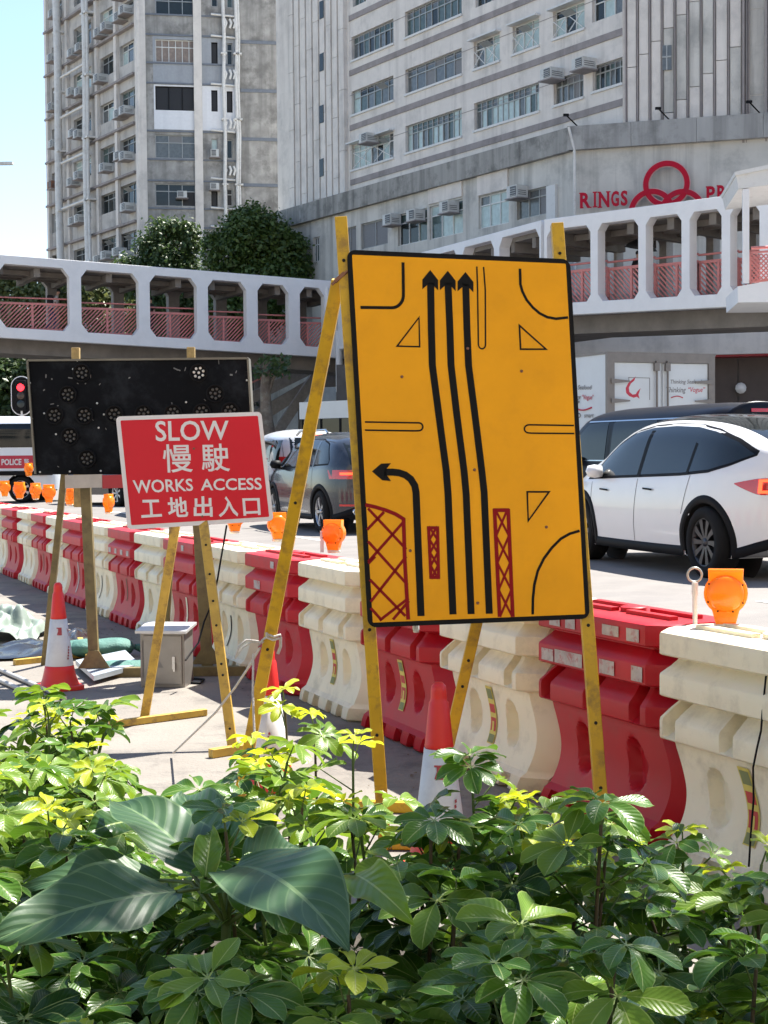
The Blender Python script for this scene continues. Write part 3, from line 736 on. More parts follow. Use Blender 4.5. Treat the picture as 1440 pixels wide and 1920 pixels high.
for k in range(-6, 12):
    for sgn in (1, -1):
        x = 1409 + k * 9; a, b = (x, 476), (x + sgn * 50, 526)
        if min(a[0], b[0]) > 1475: continue
        t0 = max(0, (1409 - a[0]) / (b[0] - a[0])) if sgn > 0 else 0; t1 = 1 if sgn > 0 else min(1, (a[0] - 1409) / 50)
        if a[0] < 1409 and sgn < 0: continue
        m.beam(SP(a[0] + (b[0] - a[0]) * t0, 476 + 50 * t0, .02 * sgn), SP(a[0] + (b[0] - a[0]) * t1, 476 + 50 * t1, .02 * sgn), .035, .02, up=SW.n)
m.tube([SP(1410, 463, -.2), SP(1480, 460, -.2)], .04, 6); m.build('mesh_rail', M_pink, sh)
m = MB(); m.ob(SW.P(SW.hit(1500, 500)[0], -.05, -.5), SW.d * .6, V((0, 0, 5.4)), -SW.n * .6); m.build('support_column', M_white, sh)

# stairs and struts under the left span
st = thing('concrete_staircase', 'grey concrete stairway climbing under the white footbridge behind the cars', 'staircase', pt(560, 850, 74) * 1)
QW = Wall(pt(560, 700, 74).xy, (1, .25))
def QP(px, py, off=0): return QW.P(*QW.hit(px, py), off)
M_st = mat('stair_concrete', (.30, .285, .27), .85, var=.15, streak=.4); M_st2 = mat('stair_concrete_dark', (.13, .12, .115), .85, var=.15)
m = MB(); m.poly([QP(455, 742), QP(600, 672), QP(660, 672), QP(660, 690), QP(600, 694), QP(462, 762)], -QW.n * .3); m.build('stringer', M_st, st)
m = MB(); m.poly([QP(470, 775), QP(590, 705), QP(660, 700), QP(660, 724), QP(595, 726), QP(480, 800)], -QW.n * .3, 0); m.build('stringer', M_st, st)
m = MB()
for k in range(14):
    t = k / 14; m.ob(QP(462 + 140 * t, 755 - 68 * t, -.4), QW.d * .32, V((0, 0, .17)), -QW.n * 2.2)
m.build('steps', M_st2, st)
m = MB(); m.beam(QP(498, 840, .3), QP(592, 700, .3), .45, .45, m=0); m.beam(QP(640, 680, .2), QP(640, 850, .2), .5, .5); m.beam(QP(567, 735, -.5), QP(567, 850, -.5), .2, .2); m.build('strut', M_st, st)
m = MB(); 
for t in range(7):
    m.beam(QP(470 + t * 20, 735 - t * 9), QP(470 + t * 20, 712 - t * 9), .06, .06)
m.beam(QP(462, 722), QP(600, 658), .08, .08); m.build('handrail', M_pink, st)
# dark retail frontage behind the stairs, below the podium side
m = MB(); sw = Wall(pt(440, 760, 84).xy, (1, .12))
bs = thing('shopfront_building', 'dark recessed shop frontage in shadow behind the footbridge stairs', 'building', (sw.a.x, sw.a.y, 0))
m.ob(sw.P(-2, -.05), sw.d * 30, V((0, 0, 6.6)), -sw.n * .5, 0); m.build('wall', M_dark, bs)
for k in range(9):
    m = MB(); m.ob(sw.P(.2 + k * 2.6, .4, .01), sw.d * 2.3, V((0, 0, 3.0)), sw.n * .06); m.build('shop_window', M_gl[0], bs)
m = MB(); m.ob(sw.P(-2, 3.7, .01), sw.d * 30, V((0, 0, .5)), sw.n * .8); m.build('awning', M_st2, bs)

# ================================================================= trees
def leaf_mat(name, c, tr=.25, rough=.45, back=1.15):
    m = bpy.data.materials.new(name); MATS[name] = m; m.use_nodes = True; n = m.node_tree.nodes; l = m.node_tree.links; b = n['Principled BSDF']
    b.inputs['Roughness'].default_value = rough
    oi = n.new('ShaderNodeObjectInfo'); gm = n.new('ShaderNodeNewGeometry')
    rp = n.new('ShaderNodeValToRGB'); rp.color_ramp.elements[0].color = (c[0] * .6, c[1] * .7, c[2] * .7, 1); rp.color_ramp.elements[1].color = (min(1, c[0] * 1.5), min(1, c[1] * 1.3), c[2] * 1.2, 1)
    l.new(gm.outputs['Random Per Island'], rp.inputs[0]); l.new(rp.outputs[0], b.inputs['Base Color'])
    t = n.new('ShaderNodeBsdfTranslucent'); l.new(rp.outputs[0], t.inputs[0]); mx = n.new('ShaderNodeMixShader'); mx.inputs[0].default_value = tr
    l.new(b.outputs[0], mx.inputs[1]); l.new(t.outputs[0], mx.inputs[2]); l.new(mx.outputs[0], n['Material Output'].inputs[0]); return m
M_bark = mat('mottled_bark', (.16, .125, .095), .9, var=.35, scale=3, bump=.5, dirt=(.3, .28, .22), damt=.8, dscale=2)
def tree(label, base, blobs, n, cols, leaf=.22, trunk=.22, group=None, tb=None):
    """blobs: (centre, radius xyz)"""
    th = thing('broadleaf_tree', label, 'tree', base, 0, group)
    rt = random.Random(len(label)); blobs = list(blobs)
    for k in range(11):
        c, r = blobs[k % min(len(blobs), 6)]; d = V((rt.uniform(-1, 1), rt.uniform(-.5, .5), rt.uniform(-.3, 1))).normalized(); q = rt.uniform(.2, .38)
        blobs.append((V(c) + V((d.x * r[0], d.y * r[1], d.z * r[2])) * .98, (r[0] * q, r[1] * q, r[2] * q)))
    mb = MB(); tot = sum(r[0] * r[1] * r[2] for c, r in blobs) ** 1
    for c, r in blobs:
        k = int(n * (r[0] * r[1] * r[2]) / tot)
        ncl = max(5, k // 45)
        cl = []
        for _ in range(ncl):
            d = V((random.gauss(0, 1), random.gauss(0, 1), random.gauss(0, 1))).normalized(); q = U(.55, 1.0) ** .6
            cl.append(V(c) + V((d.x * r[0], d.y * r[1], d.z * r[2])) * q)
        for i in range(k):
            cc = random.choice(cl); d = V((random.gauss(0, 1), random.gauss(0, 1), random.gauss(0, .8)));
            p = cc + d * (.17 * (r[0] + r[2]) / 2 + .08)
            nrm = (d.normalized() * .7 + V((U(-1, 1), U(-1, 1), U(.1, 1)))).normalized(); x = nrm.orthogonal().normalized(); a = U(0, 6.28); y = nrm.cross(x)
            x, y = x * cos(a) + y * sin(a), y * cos(a) - x * sin(a); s_ = leaf * U(.6, 1.3)
            mb.add([p - x * s_ * .5, p - y * s_ * .28, p + x * s_ * .5 + nrm * s_ * .1, p + y * s_ * .28], [(0, 1, 2, 3)], 0)
    tag(mb.build('crown', cols[0], th), kind='stuff')
    mb = MB(); b = V(base); top = V(blobs[0][0]) if tb is None else V(tb)
    mb.tube([b + V((0, 0, -.1)), b.lerp(top, .35) + V((.15, 0, 0)), b.lerp(top, .7) - V((.1, 0, 0)), top], [trunk, trunk * .8, trunk * .6, trunk * .3], 8)
    for c, r in blobs[1:8] if len(blobs) > 1 else blobs:
        mb.tube([b.lerp(top, .6), (b.lerp(top, .75) + V(c)) / 2, V(c)], [trunk * .45, trunk * .3, .03], 6)
    for k in range(6):
        c, r = random.choice(blobs); mb.tube([V(c), V(c) + V((U(-1, 1) * r[0], U(-.6, .6) * r[1], U(.2, .9) * r[2]))], [trunk * .2, .02], 5)
    mb.build('trunk', M_bark, th); return th
G1 = leaf_mat('tree_leaves_dark', (.06, .105, .032), .3); G2 = leaf_mat('tree_leaves_mid', (.075, .13, .03), .35); G3 = leaf_mat('tree_leaves_olive', (.12, .15, .05), .3)
def TB(px, py, D, rpx, rpy, ry=None):
    k = D / FPX; return (pt(px, py, D), (rpx * k, (ry or rpx) * k, rpy * k))
D = 80
tree('dense dark green tree with a rounded top, taller one rising above the footbridge', (pt(480, 850, D).x, D, 0),
     [TB(480, 450, D, 60, 45), TB(430, 470, D, 38, 50), TB(535, 480, D, 42, 42), TB(475, 415, D, 42, 26), TB(555, 500, D, 28, 38), TB(410, 520, D, 30, 40), TB(500, 530, D, 60, 50), TB(450, 600, D, 70, 50)], 26000, [G2], .27, .3)
D = 83
tree('smaller dark green tree beside the tower corner above the footbridge', (pt(320, 850, D).x, D, 0),
     [TB(320, 460, D, 48, 40), TB(290, 480, D, 28, 45), TB(345, 450, D, 28, 32), TB(310, 420, D, 26, 18), TB(320, 540, D, 65, 60), TB(250, 520, D, 40, 40), TB(330, 610, D, 80, 50)], 20000, [G1], .27, .3)
D = 86
tree('olive green tree seen through the leftmost footbridge opening', (pt(50, 850, D).x, D, 0),
     [TB(40, 590, D, 70, 60), TB(100, 570, D, 45, 50), TB(170, 580, D, 50, 50), TB(10, 540, D, 40, 30), TB(-60, 560, D, 60, 70), TB(220, 600, D, 50, 50), TB(60, 670, D, 90, 40)], 15000, [G3], .38, .3)
D = 74
tree('grey green bushy tree behind the police van under the footbridge', (pt(20, 850, D).x, D, 0),
     [TB(20, 715, D, 70, 60), TB(-50, 700, D, 60, 70), TB(95, 720, D, 60, 50), TB(170, 735, D, 60, 45), TB(250, 740, D, 60, 45), TB(350, 745, D, 60, 40), TB(430, 750, D, 40, 40), TB(30, 790, D, 90, 40)], 15000, [G1], .34, .3)
# slim bare trunk in front of the stairs
D = 60; th = thing('street_tree', 'slim mottled tree trunk standing in front of the concrete stairway', 'tree', (pt(505, 850, D).x, D, 0))
mb = MB(); mb.tube([(pt(508, 850, D)) - V((0, 0, 1.3)), pt(508, 830, D), pt(500, 790, D), pt(497, 730, D), pt(502, 676, D)], [.3, .27, .25, .2, .16], 8)
mb.tube([pt(499, 750, D), pt(512, 710, D), pt(528, 690, D)], [.1, .07, .04], 6); mb.build('trunk', M_bark, th)
mb = MB()
for i in range(260):
    p = pt(U(478, 545), U(668, 705), D + U(-.8, .8)); a = V((U(-1, 1), U(-1, 1), U(-1, 1))).normalized(); b = a.orthogonal().normalized()
    mb.add([p, p + a * .12, p + (a + b) * .14, p + b * .12], [(0, 1, 2, 3)])
tag(mb.build('crown', G1, th), kind='stuff')
# distant hills/blocks to close the horizon behind everything
mb = MB(); 
for i in range(60):
    pass
rows = [[V((-500 + i * 20, 420 + 10 * sin(i), 0)) for i in range(51)], [V((-500 + i * 20, 430, 7 + 5 * noise.noise(V((i * .3, 0, 0))))) for i in range(51)]]
mb.sheet(rows); tag(mb.build('hills', mat('far_green_hill', (.09, .12, .07), .9, var=.2, scale=.05)), kind='structure')

# block across the street, behind the camera: it is what the windows and paint of the cars mirror
ob_ = thing('apartment_block', 'long beige apartment block across the street, behind the viewer', 'building', (0, -34, 0))
OW = Wall((-60, -34), (1, 0)); OW.n = V((0, 1, 0)); mb = MB(); hh = []
for i in range(26):
    for k in range(11): hh.append((3 + i * 4.4, 6 + i * 4.4, 3 + k * 3.1, 4.6 + k * 3.1))
wall_holes(mb, OW, 0, 120, -.05, 37, hh, .3); mb.build('wall', mat('beige_block_wall', (.58, .50, .41), .85, var=.1, scale=.6, streak=.4), ob_)
mb = MB()
for h in hh: mb.add([OW.P(h[0], h[2], -.28), OW.P(h[1], h[2], -.28), OW.P(h[1], h[3], -.28), OW.P(h[0], h[3], -.28)], [(0, 1, 2, 3)], random.choice((0, 0, 1, 3)))
tag(mb.build('window', M_gl, ob_), kind='stuff')
# overhanging street tree whose crown shades the front of the hedge
ot = tree('street tree whose crown overhangs the near hedge, beyond the top of the view', (3.9, 3.0, 0), [(V((1.9, 4.0, 5.0)), (1.5, .75, .6)), (V((.9, 3.9, 5.0)), (.9, .6, .5)), (V((2.9, 4.1, 5.3)), (1.0, .8, .8)), (V((3.6, 3.6, 5.8)), (1.2, 1.2, 1.0))], 1500, [G2], .17, .14, tb=(3.6, 3.6, 5.6))
# people crossing the bridge
def person(label, W, zb, px, e1, shirt, trouser, off=-1.6, bag=None, h=1.68, walk=1, bend=0):
    u = W.hit(px, 600)[0]; z = zb(u) + .5; base = W.P(u, z, off); th = thing('person', label, 'person', base, 0, 'pedestrians on the footbridges')
    s = h / 1.68; f = W.d * walk; side = W.n
    J = {'pel': (0, 0, .92), 'ch': (.05 + bend, 0, 1.22), 'nk': (.07 + bend * 1.3, 0, 1.42), 'hd': (.10 + bend * 1.7, 0, 1.56), 'ht': (.10 + bend * 1.8, 0, 1.66),
         'sl': (.06 + bend, .17, 1.38), 'el': (-.02 + bend, .22, 1.12), 'wl': (.12 + bend, .2, .92), 'sr': (.06 + bend, -.17, 1.38), 'er': (.08 + bend, -.22, 1.12), 'wr': (.26 + bend, -.2, .98),
         'hl': (0, .09, .88), 'kl': (.14, .1, .5), 'al': (.06, .1, .08), 'tl': (.2, .1, .04), 'hr': (0, -.09, .88), 'kr': (.02, -.1, .49), 'ar': (-.2, -.1, .12), 'tr': (-.08, -.1, .04)}
    rad = {'pel': .13, 'ch': .135, 'nk': .05, 'hd': .085, 'ht': .07, 'sl': .06, 'sr': .06, 'el': .042, 'er': .042, 'wl': .03, 'wr': .03, 'hl': .085, 'hr': .085, 'kl': .06, 'kr': .06, 'al': .04, 'ar': .04, 'tl': .035, 'tr': .035}
    E_ = ['pel ch', 'ch nk', 'nk hd', 'hd ht', 'ch sl', 'sl el', 'el wl', 'ch sr', 'sr er', 'er wr', 'pel hl', 'hl kl', 'kl al', 'al tl', 'pel hr', 'hr kr', 'kr ar', 'ar tr']
    names = list(J); vs = [V((J[k][0] * s, J[k][1] * s, J[k][2] * s)) for k in names]; vs = [f * v.x + side * v.y + V((0, 0, v.z)) for v in vs]
    me = bpy.data.meshes.new('body'); me.from_pydata(vs, [tuple(names.index(x) for x in e.split()) for e in E_], [])
    o = bpy.data.objects.new('body', me); COL.objects.link(o)
    o.modifiers.new('s', 'SKIN')
    for i, k in enumerate(names): me.skin_vertices[0].data[i].radius = (rad[k], rad[k] * (1.25 if k in ('ch', 'pel') else 1))
    me.skin_vertices[0].data[0].use_root = True
    sb = o.modifiers.new('b', 'SUBSURF'); sb.levels = 1; sb.render_levels = 1
    dg = bpy.context.evaluated_depsgraph_get(); dg.update(); m2 = bpy.data.meshes.new_from_object(o.evaluated_get(dg)); bpy.data.objects.remove(o)
    m2.materials.clear()
    for mm in (mat('skin', (.45, .27, .19), .6), shirt, trouser, M_black): m2.materials.append(mm)
    for p in m2.polygons:
        z = p.center.z / s; hx = p.center.dot(side) / s
        p.material_index = 3 if z > 1.6 or z < .08 else (0 if z > 1.44 or (abs(hx) > .17 and z < 1.15) else (1 if z > .93 else 2)); p.use_smooth = True
    link('body', m2, th, world=False)
    mb = MB(); hp = vs[names.index('ht')]; mb.lathe([(.0, .05), (.06, .035), (.088, -.02), (.085, -.07), (.05, -.1)], 12, hp + V((0, 0, .0)) - f * .015); mb.build('hair', M_black, th, world=False)
    if bag: mb = MB(); mb.box(vs[names.index('ch')] - f * .2 + V((0, 0, .02)), (.26, .3, .42)); mb.build('backpack', bag, th, world=False, bevel=.05)
    return th
c_white = mat('white_shirt', (.6, .58, .55), .8); c_black = mat('black_clothes', (.02, .02, .022), .8); c_blue = mat('blue_jeans', (.06, .10, .22), .8); c_grey = mat('grey_clothes', (.22, .2, .2), .8)
person('person in white top and blue trousers with a black backpack on the bridge', LW, lzb, 112, 0, c_white, c_blue, bag=c_black, bend=.12, h=1.8)
person('person in black clothes behind the third footbridge opening', LW, lzb, 306, 0, c_black, c_black, h=1.75, walk=-1)
person('person in a pale top and grey trousers in the fourth footbridge opening', LW, lzb, 406, 0, c_white, c_grey, h=1.6)
p_ = person('person in dark clothes under a black umbrella on the right footbridge', RW, rzb, 1140, 0, c_black, c_grey, h=1.6)
um = tag(None or MB().build('umbrella', M_black), 'open black umbrella held above the person on the right footbridge', 'umbrella') if False else None
u = RW.hit(1143, 520)[0]; bp = RW.P(u, rzb(u) + .5, -1.6); mb = MB()
mb.lathe([(0, .28), (.2, .24), (.42, .1), (.55, -.05), (.52, -.05), (.4, .08), (.2, .2), (0, .24)], 8, bp + V((.1, 0, 1.72)), ax=(.15, -.2, 1)); mb.tube([bp + V((.2, -.1, 1.0)), bp + V((.12, 0, 1.98))], .012, 6)
tag(mb.build('umbrella', M_black), 'open black umbrella over the pedestrian on the right footbridge', 'umbrella')
# ================================================================= vehicles
def paint(name, c, rough=.25, metal=0): return mat(name, c, rough, metal, var=.02, scale=2, coat=.45)
M_carglass = mat('car_window_glass', (.008, .011, .011), .05, var=.3, scale=.9, spec=.45)
M_rubber = mat('tyre_rubber', (.012, .012, .012), .8, spec=.15, var=.1, scale=9)
M_alloy = mat('dark_alloy', (.05, .05, .055), .35, .6, var=.1); M_alloys = mat('silver_alloy', (.45, .46, .48), .3, .8, var=.1)
M_tail = mat('red_tail_lamp', (.5, .01, .01), .15, var=.1, coat=1); M_taillit = mat('lit_tail_lamp', (1, .07, .02), .3, var=0, emit=1.1)
M_under = mat('dark_underbody', (.012, .012, .012), .9, var=0)
M_gap = mat('panel_gap', (.03, .03, .03), .8, var=0)
M_chrome = mat('chrome', (.6, .6, .6), .15, 1, var=0)
class Car:
    def __init__(s, name, label, cat, L, W, top, belt, bot, body, wheels, wr=.35, tumble=.2, pe=(7, 2.6), loc=(0, 0, 0), rz=0, arch=.4, group=None, arch_trim=None):
        s.L, s.W, s.top, s.belt, s.bot, s.tumble, s.pe = L, W, top, belt, bot, tumble, pe
        s.th = thing(name, label, cat, loc, rz, group)
        mb = MB(); nx = 110; xs = sorted(set([-L / 2 + L * (0.5 - .5 * cos(pi * i / nx)) for i in range(nx + 1)] + [-L / 2 + L * i / nx for i in range(nx + 1)]))
        nb, ng = 16, 14
        def ring(x):
            zt, zb, z0 = s.zt(x), s.zbelt(x), slerp(bot, x); r = []
            for i in range(nb + 1): z = z0 + (zb - z0) * i / nb; r.append(z)
            for i in range(1, ng + 1): q = i / ng; r.append(zb + (zt - zb) * (1 - (1 - q) ** 2.2))
            return r
        Gv = {}; vs = []
        for i, x in enumerate(xs):
            for j, z in enumerate(ring(x)):
                xx, zz = x, z
                for wx in wheels:
                    d = math.hypot(xx - wx, zz - wr)
                    if abs(d - arch) < .03 and d > 1e-6: xx = wx + (xx - wx) * arch / d; zz = wr + (zz - wr) * arch / d
                Gv[i, j] = len(vs); vs.append((xx, zz))
        nv = len(vs); full = []
        for (x, z), sgn in [(v, 1) for v in vs] + [(v, -1) for v in vs]: full.append((x, sgn * s.hw(x, z), z))
        fs = []
        for i in range(len(xs) - 1):
            for j in range(nb + ng):
                q = [Gv[i, j], Gv[i + 1, j], Gv[i + 1, j + 1], Gv[i, j + 1]]
                cx = sum(vs[k][0] for k in q) / 4; cz = sum(vs[k][1] for k in q) / 4
                if any(math.hypot(cx - wx, cz - wr) < arch - .004 for wx in wheels): continue
                fs.append(tuple(q[::-1])); fs.append(tuple(k + nv for k in q))
            a, b = Gv[i, 0], Gv[i + 1, 0]; fs.append((a, b, b + nv, a + nv))
        mb.add(full, fs, 0, True)
        bo = mb.build('body', [body, M_under], s.th, world=False, weld=.0005, auto=R(38))
        for wx in wheels:                                       # wheel wells
            for sg in (1, -1):
                mb = MB()
                n = 20; rows = []
                for k in range(n + 1):
                    a = pi * 1.12 * k / n - pi * .06; x, z = wx + (arch + .001) * cos(a), wr + (arch + .001) * sin(a)
                    rows.append([V((x, sg * (s.hw(x, max(z, .2)) - .002), z)), V((x, sg * .45, z))])
                mb.sheet(rows)
                mb.add([V((wx + arch * cos(2 * pi * k / 20), sg * .5, wr + arch * sin(2 * pi * k / 20))) for k in range(20)], [tuple(range(20))])
                mb.build('wheel_well', M_under, bo, world=False)
        if arch_trim:
            mb = MB()
            for wx in wheels:
                for sg in (1, -1):
                    rows = []
                    for k in range(31):
                        a = pi * 1.16 * k / 30 - pi * .08; r_ = []
                        for rr, o in ((arch - .016, -.0), (arch, .012), (arch + arch_trim, .012), (arch + arch_trim + .008, .0)):
                            x, z = wx + rr * cos(a), max(wr + rr * sin(a), lerp(bot, wx) - .0); r_.append(V((x, sg * (s.hw(x, z) + o), z)))
                        rows.append(r_)
                    mb.sheet(rows)
            for sg in (1, -1):
                for x0, x1 in ((min(wheels) + arch, max(wheels) - arch), (max(wheels) + arch, L / 2 - .06), (-L / 2 + .06, min(wheels) - arch)):
                    rows = []
                    for k in range(9):
                        x = x0 + (x1 - x0) * k / 8; zb = slerp(bot, x); rows.append([V((x, sg * (s.hw(x, zb + q) + o), zb + q)) for q, o in ((-.01, .0), (0, .012), (arch_trim * 1.6, .012), (arch_trim * 1.7, .0))])
                    mb.sheet(rows)
            build_split(mb, 'lower_cladding', M_trim, bo, world=False)
    def zt(s, x): return slerp(s.top, x)
    def zbelt(s, x): return min(slerp(s.belt, x), s.zt(x) - .05)
    def hw(s, x, z):
        q = min(1, abs(2 * x / s.L)); n, m = s.pe; wp = s.W / 2 * max(0, 1 - q ** n) ** (1 / m)
        zb, zt, z0 = s.zbelt(x), s.zt(x), slerp(s.bot, x)
        if z <= zb:
            t = (z - z0) / max(.01, zb - z0); return wp * (1 - .075 * max(0, t - .45) ** 2 * 2 - .06 * max(0, .35 - t) * 1.5)
        t = min(1, (z - zb) / max(.01, zt - zb)); k = min(1, (zt - zb) / .35)
        return wp * (.955 - s.tumble * t * k) * max(0, 1 - t ** 9) ** .45
    def side(s, polyt, polyb, m, name='window', off=.004, parent=None, n=26, sides=(1, -1), mr=8):
        """patch on both flanks between a lower and an upper line"""
        x0, x1 = polyb[0][0], polyb[-1][0]
        for sg in sides:
            rows = []; mb = MB()
            for i in range(n + 1):
                x = x0 + (x1 - x0) * i / n; a, b = lerp(polyb, x), lerp(polyt, x); b = max(b, a + .0005)
                rows.append([V((x, sg * (s.hw(x, a + (b - a) * j / mr) + off), a + (b - a) * j / mr)) for j in range(mr + 1)])
            mb.sheet(rows, flip=sg > 0); o = mb.build(name, m, parent or s.th, world=False)
        return o
    def endx(s, y, z, back=True):
        lo, hi = 0, s.L / 2
        if s.zt(-hi if back else hi) > z and s.hw(-hi if back else hi, z) > abs(y): return -hi if back else hi
        lo = s.L * .1
        for _ in range(26):
            mid = (lo + hi) / 2; x = -mid if back else mid
            if z < s.zt(x) and s.hw(x, z) > abs(y): lo = mid
            else: hi = mid
        return -lo if back else lo
    def rear(s, y0, y1, z0, z1, m, name, off=.006, back=True, parent=None, slant=0, n=10):
        mb = MB(); sg = -1 if back else 1; rows = []
        for i in range(n + 1):
            z = z0 + (z1 - z0) * i / n
            a = y0 + slant * (1 - i / n); b = y1 - slant * (1 - i / n) if slant else y1
            rows.append([V((s.endx(a + (b - a) * j / n, z, back) + sg * off, a + (b - a) * j / n, z)) for j in range(n + 1)])
        mb.sheet(rows); return mb.build(name, m, parent or s.th, world=False)
    def vline(s, x, z0, z1, w=.008, parent=None, xt=None):
        x2 = x if xt is None else xt; mb = MB()
        for sg in (1, -1):
            rows = []; mb = MB()
            for j in range(12):
                z = z0 + (z1 - z0) * j / 11; xx = x + (x2 - x) * j / 11; rows.append([V((xx + d, sg * (s.hw(xx, z) + .0025), z)) for d in (-w / 2, w / 2)])
            mb.sheet(rows); mb.build('panel_gap', M_gap, parent or s.th, world=False)
def wheel(car, x, y, r, wd, rim, spokes=10, style=0):
    sg = 1 if y > 0 else -1; mb = MB()
    mb.lathe([(r * .66, -wd / 2), (r * .9, -wd / 2), (r * .98, -wd * .4), (r, -wd * .25), (r, wd * .25), (r * .98, wd * .4), (r * .9, wd / 2), (r * .68, wd / 2), (r * .66, wd * .42)], 36, (x, y, r), (0, sg, 0))
    t = mb.build('wheel', M_rubber, car.th, world=False)
    mb = MB(); o = V((x, y, r)); N = V((0, sg, 0)); rr = r * .68
    mb.lathe([(rr, wd * .42), (rr * .94, wd * .44), (rr * .92, wd * .2), (rr * .9, -wd * .1), (0.0, -wd * .12)], 36, o, N, ms=[0, 0, 1, 1])
    mb.lathe([(0, wd * .4), (rr * .16, wd * .4), (rr * .2, wd * .3), (rr * .2, 0)], 16, o, N)
    for k in range(spokes):
        a = 2 * pi * k / spokes
        def q(rad, da, h): return o + V((cos(a + da), 0, sin(a + da))) * rad * rr + N * wd * h
        d0, d1 = (.16, .11) if style == 0 else (.2, .045)
        mb.add([q(.15, -.5, .36), q(.15, .5, .36), q(.55, d0, .40), q(.95, d1 + .06, .42), q(.95, -d1, .42), q(.55, -d0, .40), q(.15, -.5, .2), q(.15, .5, .2), q(.55, d0, .25), q(.95, d1 + .06, .3), q(.95, -d1, .3), q(.55, -d0, .25)],
               [(0, 1, 2, 5), (5, 2, 3, 4), (1, 7, 8, 2), (2, 8, 9, 3), (0, 5, 11, 6), (5, 4, 10, 11)])
    mb.build('rim', [rim, M_under], t, world=False)
def mirror(car, x, y, z, m, s_=1):
    for sg in (1, -1):
        mb = MB(); mb.lathe([(0, -.1), (.07, -.085), (.085, 0), (.07, .07), (0, .1)], 14, (x, sg * (y + .13), z), (.25, sg, 0), sy=.8); mb.tube([(x - .02, sg * y, z - .07), (x, sg * (y + .12), z - .04)], .025, 6, 1)
        mb.build('wing_mirror', [m, M_trim], car.th, world=False)
def place(px, py, x_local, y_local, dirn, zroad=.13):
    """world origin so that the local ground point falls on the photo point"""
    g = gnd(px, py, zroad); a = math.atan2(dirn[1], dirn[0]); M = Matrix.Rotation(a, 3, 'Z')
    o = g - M @ V((x_local, y_local, 0)); return (o.x, o.y, zroad), a

# ---- white saloon (nearest car)
loc, rz = place(1322, 1085, -1.43, .92, (-.29, .957))
top = [(-2.375, .80), (-2.34, 1.06), (-2.26, 1.19), (-2.0, 1.35), (-1.6, 1.49), (-1.1, 1.585), (-.5, 1.63), (.1, 1.63), (.6, 1.57), (1.0, 1.41), (1.35, 1.17), (1.55, 1.04), (1.9, .93), (2.2, .80), (2.33, .68), (2.375, .5)]
belt = [(-2.375, .80), (-2.2, 1.03), (-1.6, 1.05), (-.8, .985), (0, .955), (1, .93), (1.5, .90), (2.375, .6)]
bot = [(-2.375, .42), (-2.1, .30), (-1.8, .22), (1.9, .22), (2.375, .3)]
M_wcar = paint('white_car_paint', (.72, .72, .71), .2)
c = Car('electric_car', 'white hatchback with black glass roof and black wheels, nearest car beyond the barriers', 'car', 4.75, 1.92, top, belt, bot, M_wcar, (1.46, -1.43), .355, .24, (6, 2.4), loc, rz, .40, arch_trim=.055)
wt = [(-1.98, 1.215), (-1.7, 1.335), (-1.3, 1.435), (-.9, 1.49), (-.4, 1.51), (.1, 1.50), (.45, 1.45), (.8, 1.31), (1.1, 1.125), (1.28, .985)]
wbm = [(-1.98, 1.21), (-1.75, 1.13), (-1.45, 1.065), (-.9, 1.03), (1.28, .965)]
up = lambda t, d: [(x, z + d) for x, z in t]
c.side([(x - .03 if i == 0 else x + (.05 if i == len(wt) - 1 else 0), z + .03) for i, (x, z) in enumerate(wt)], [(wbm[0][0] - .03, wbm[0][1] - .012)] + up(wbm[1:-1], -.03) + [(1.33, .935)], M_trim, 'window_trim', .003, n=60)
c.side(wt, wbm, M_carglass, 'side_window', .007, n=60)
c.side([(.0, 1.47), (.075, 1.47)], [(.0, .985), (.075, .985)], M_trim, 'door_pillar', .009, n=2); c.side([(-1.07, 1.32), (-1.02, 1.335)], [(-1.07, 1.02), (-1.02, 1.02)], M_trim, 'door_pillar', .009, n=2)
# black roof / rear glass: surface over the top
mb = MB(); rows = []
for i in range(40):
    x = -2.16 + 3.16 * i / 39; zt = c.zt(x); r_ = []
    for j in range(13):
        t = -1 + 2 * j / 12; y = t * .56 * (1 - .10 * (abs(x + .4) / 1.7) ** 2)
        lo, hi = c.zbelt(x), zt
        for _ in range(18):
            mid = (lo + hi) / 2
            if c.hw(x, mid) > abs(y): lo = mid
            else: hi = mid
        r_.append(V((x, y, hi + .004)))
    rows.append(r_)
mb.sheet(rows); mb.build('glass_roof', M_carglass, c.th, world=False)
for x0, z0, z1, xt in ((.06, .3, .96, .04), (-1.0, .62, 1.01, -1.12), (1.12, .3, .94, 1.2)): c.vline(x0, z0, z1, xt=xt)
mb = MB(); 
c.side([(-.35, .86), (-.13, .868)], [(-.35, .84), (-.13, .85)], M_trim, 'door_handle', .014, n=3, mr=1); c.side([(.72, .835), (.94, .843)], [(.72, .815), (.94, .825)], M_trim, 'door_handle', .014, n=3, mr=1)
c.side([(1.66, .755), (1.82, .762)], [(1.66, .715), (1.82, .75)], M_trim, 'side_camera', .01, n=3, mr=1)
for sg in (1, -1):
    for nm, m_, a, b, o in (('tail_lamp', M_tail, [(-2.31, .99), (-2.1, .985), (-1.86, .94)], [(-2.31, .83), (-2.1, .83), (-1.86, .93)], .006), ('lit_strip', M_taillit, [(-2.315, .985), (-2.1, .975)], [(-2.315, .955), (-2.1, .95)], .010), ('lit_strip', M_taillit, [(-2.315, .875), (-2.1, .87)], [(-2.315, .84), (-2.1, .845)], .010), ('lit_strip', M_taillit, [(-2.13, .97), (-2.10, .965)], [(-2.13, .85), (-2.10, .86)], .011)):
        if sg > 0: c.side(a, b, m_, nm, o, n=14)
for x in (1.46, -1.43):
    for y in (.83, -.83): wheel(c, x, y, .355, .25, M_alloy, 10)
mirror(c, .98, .86, 1.03, M_wcar)

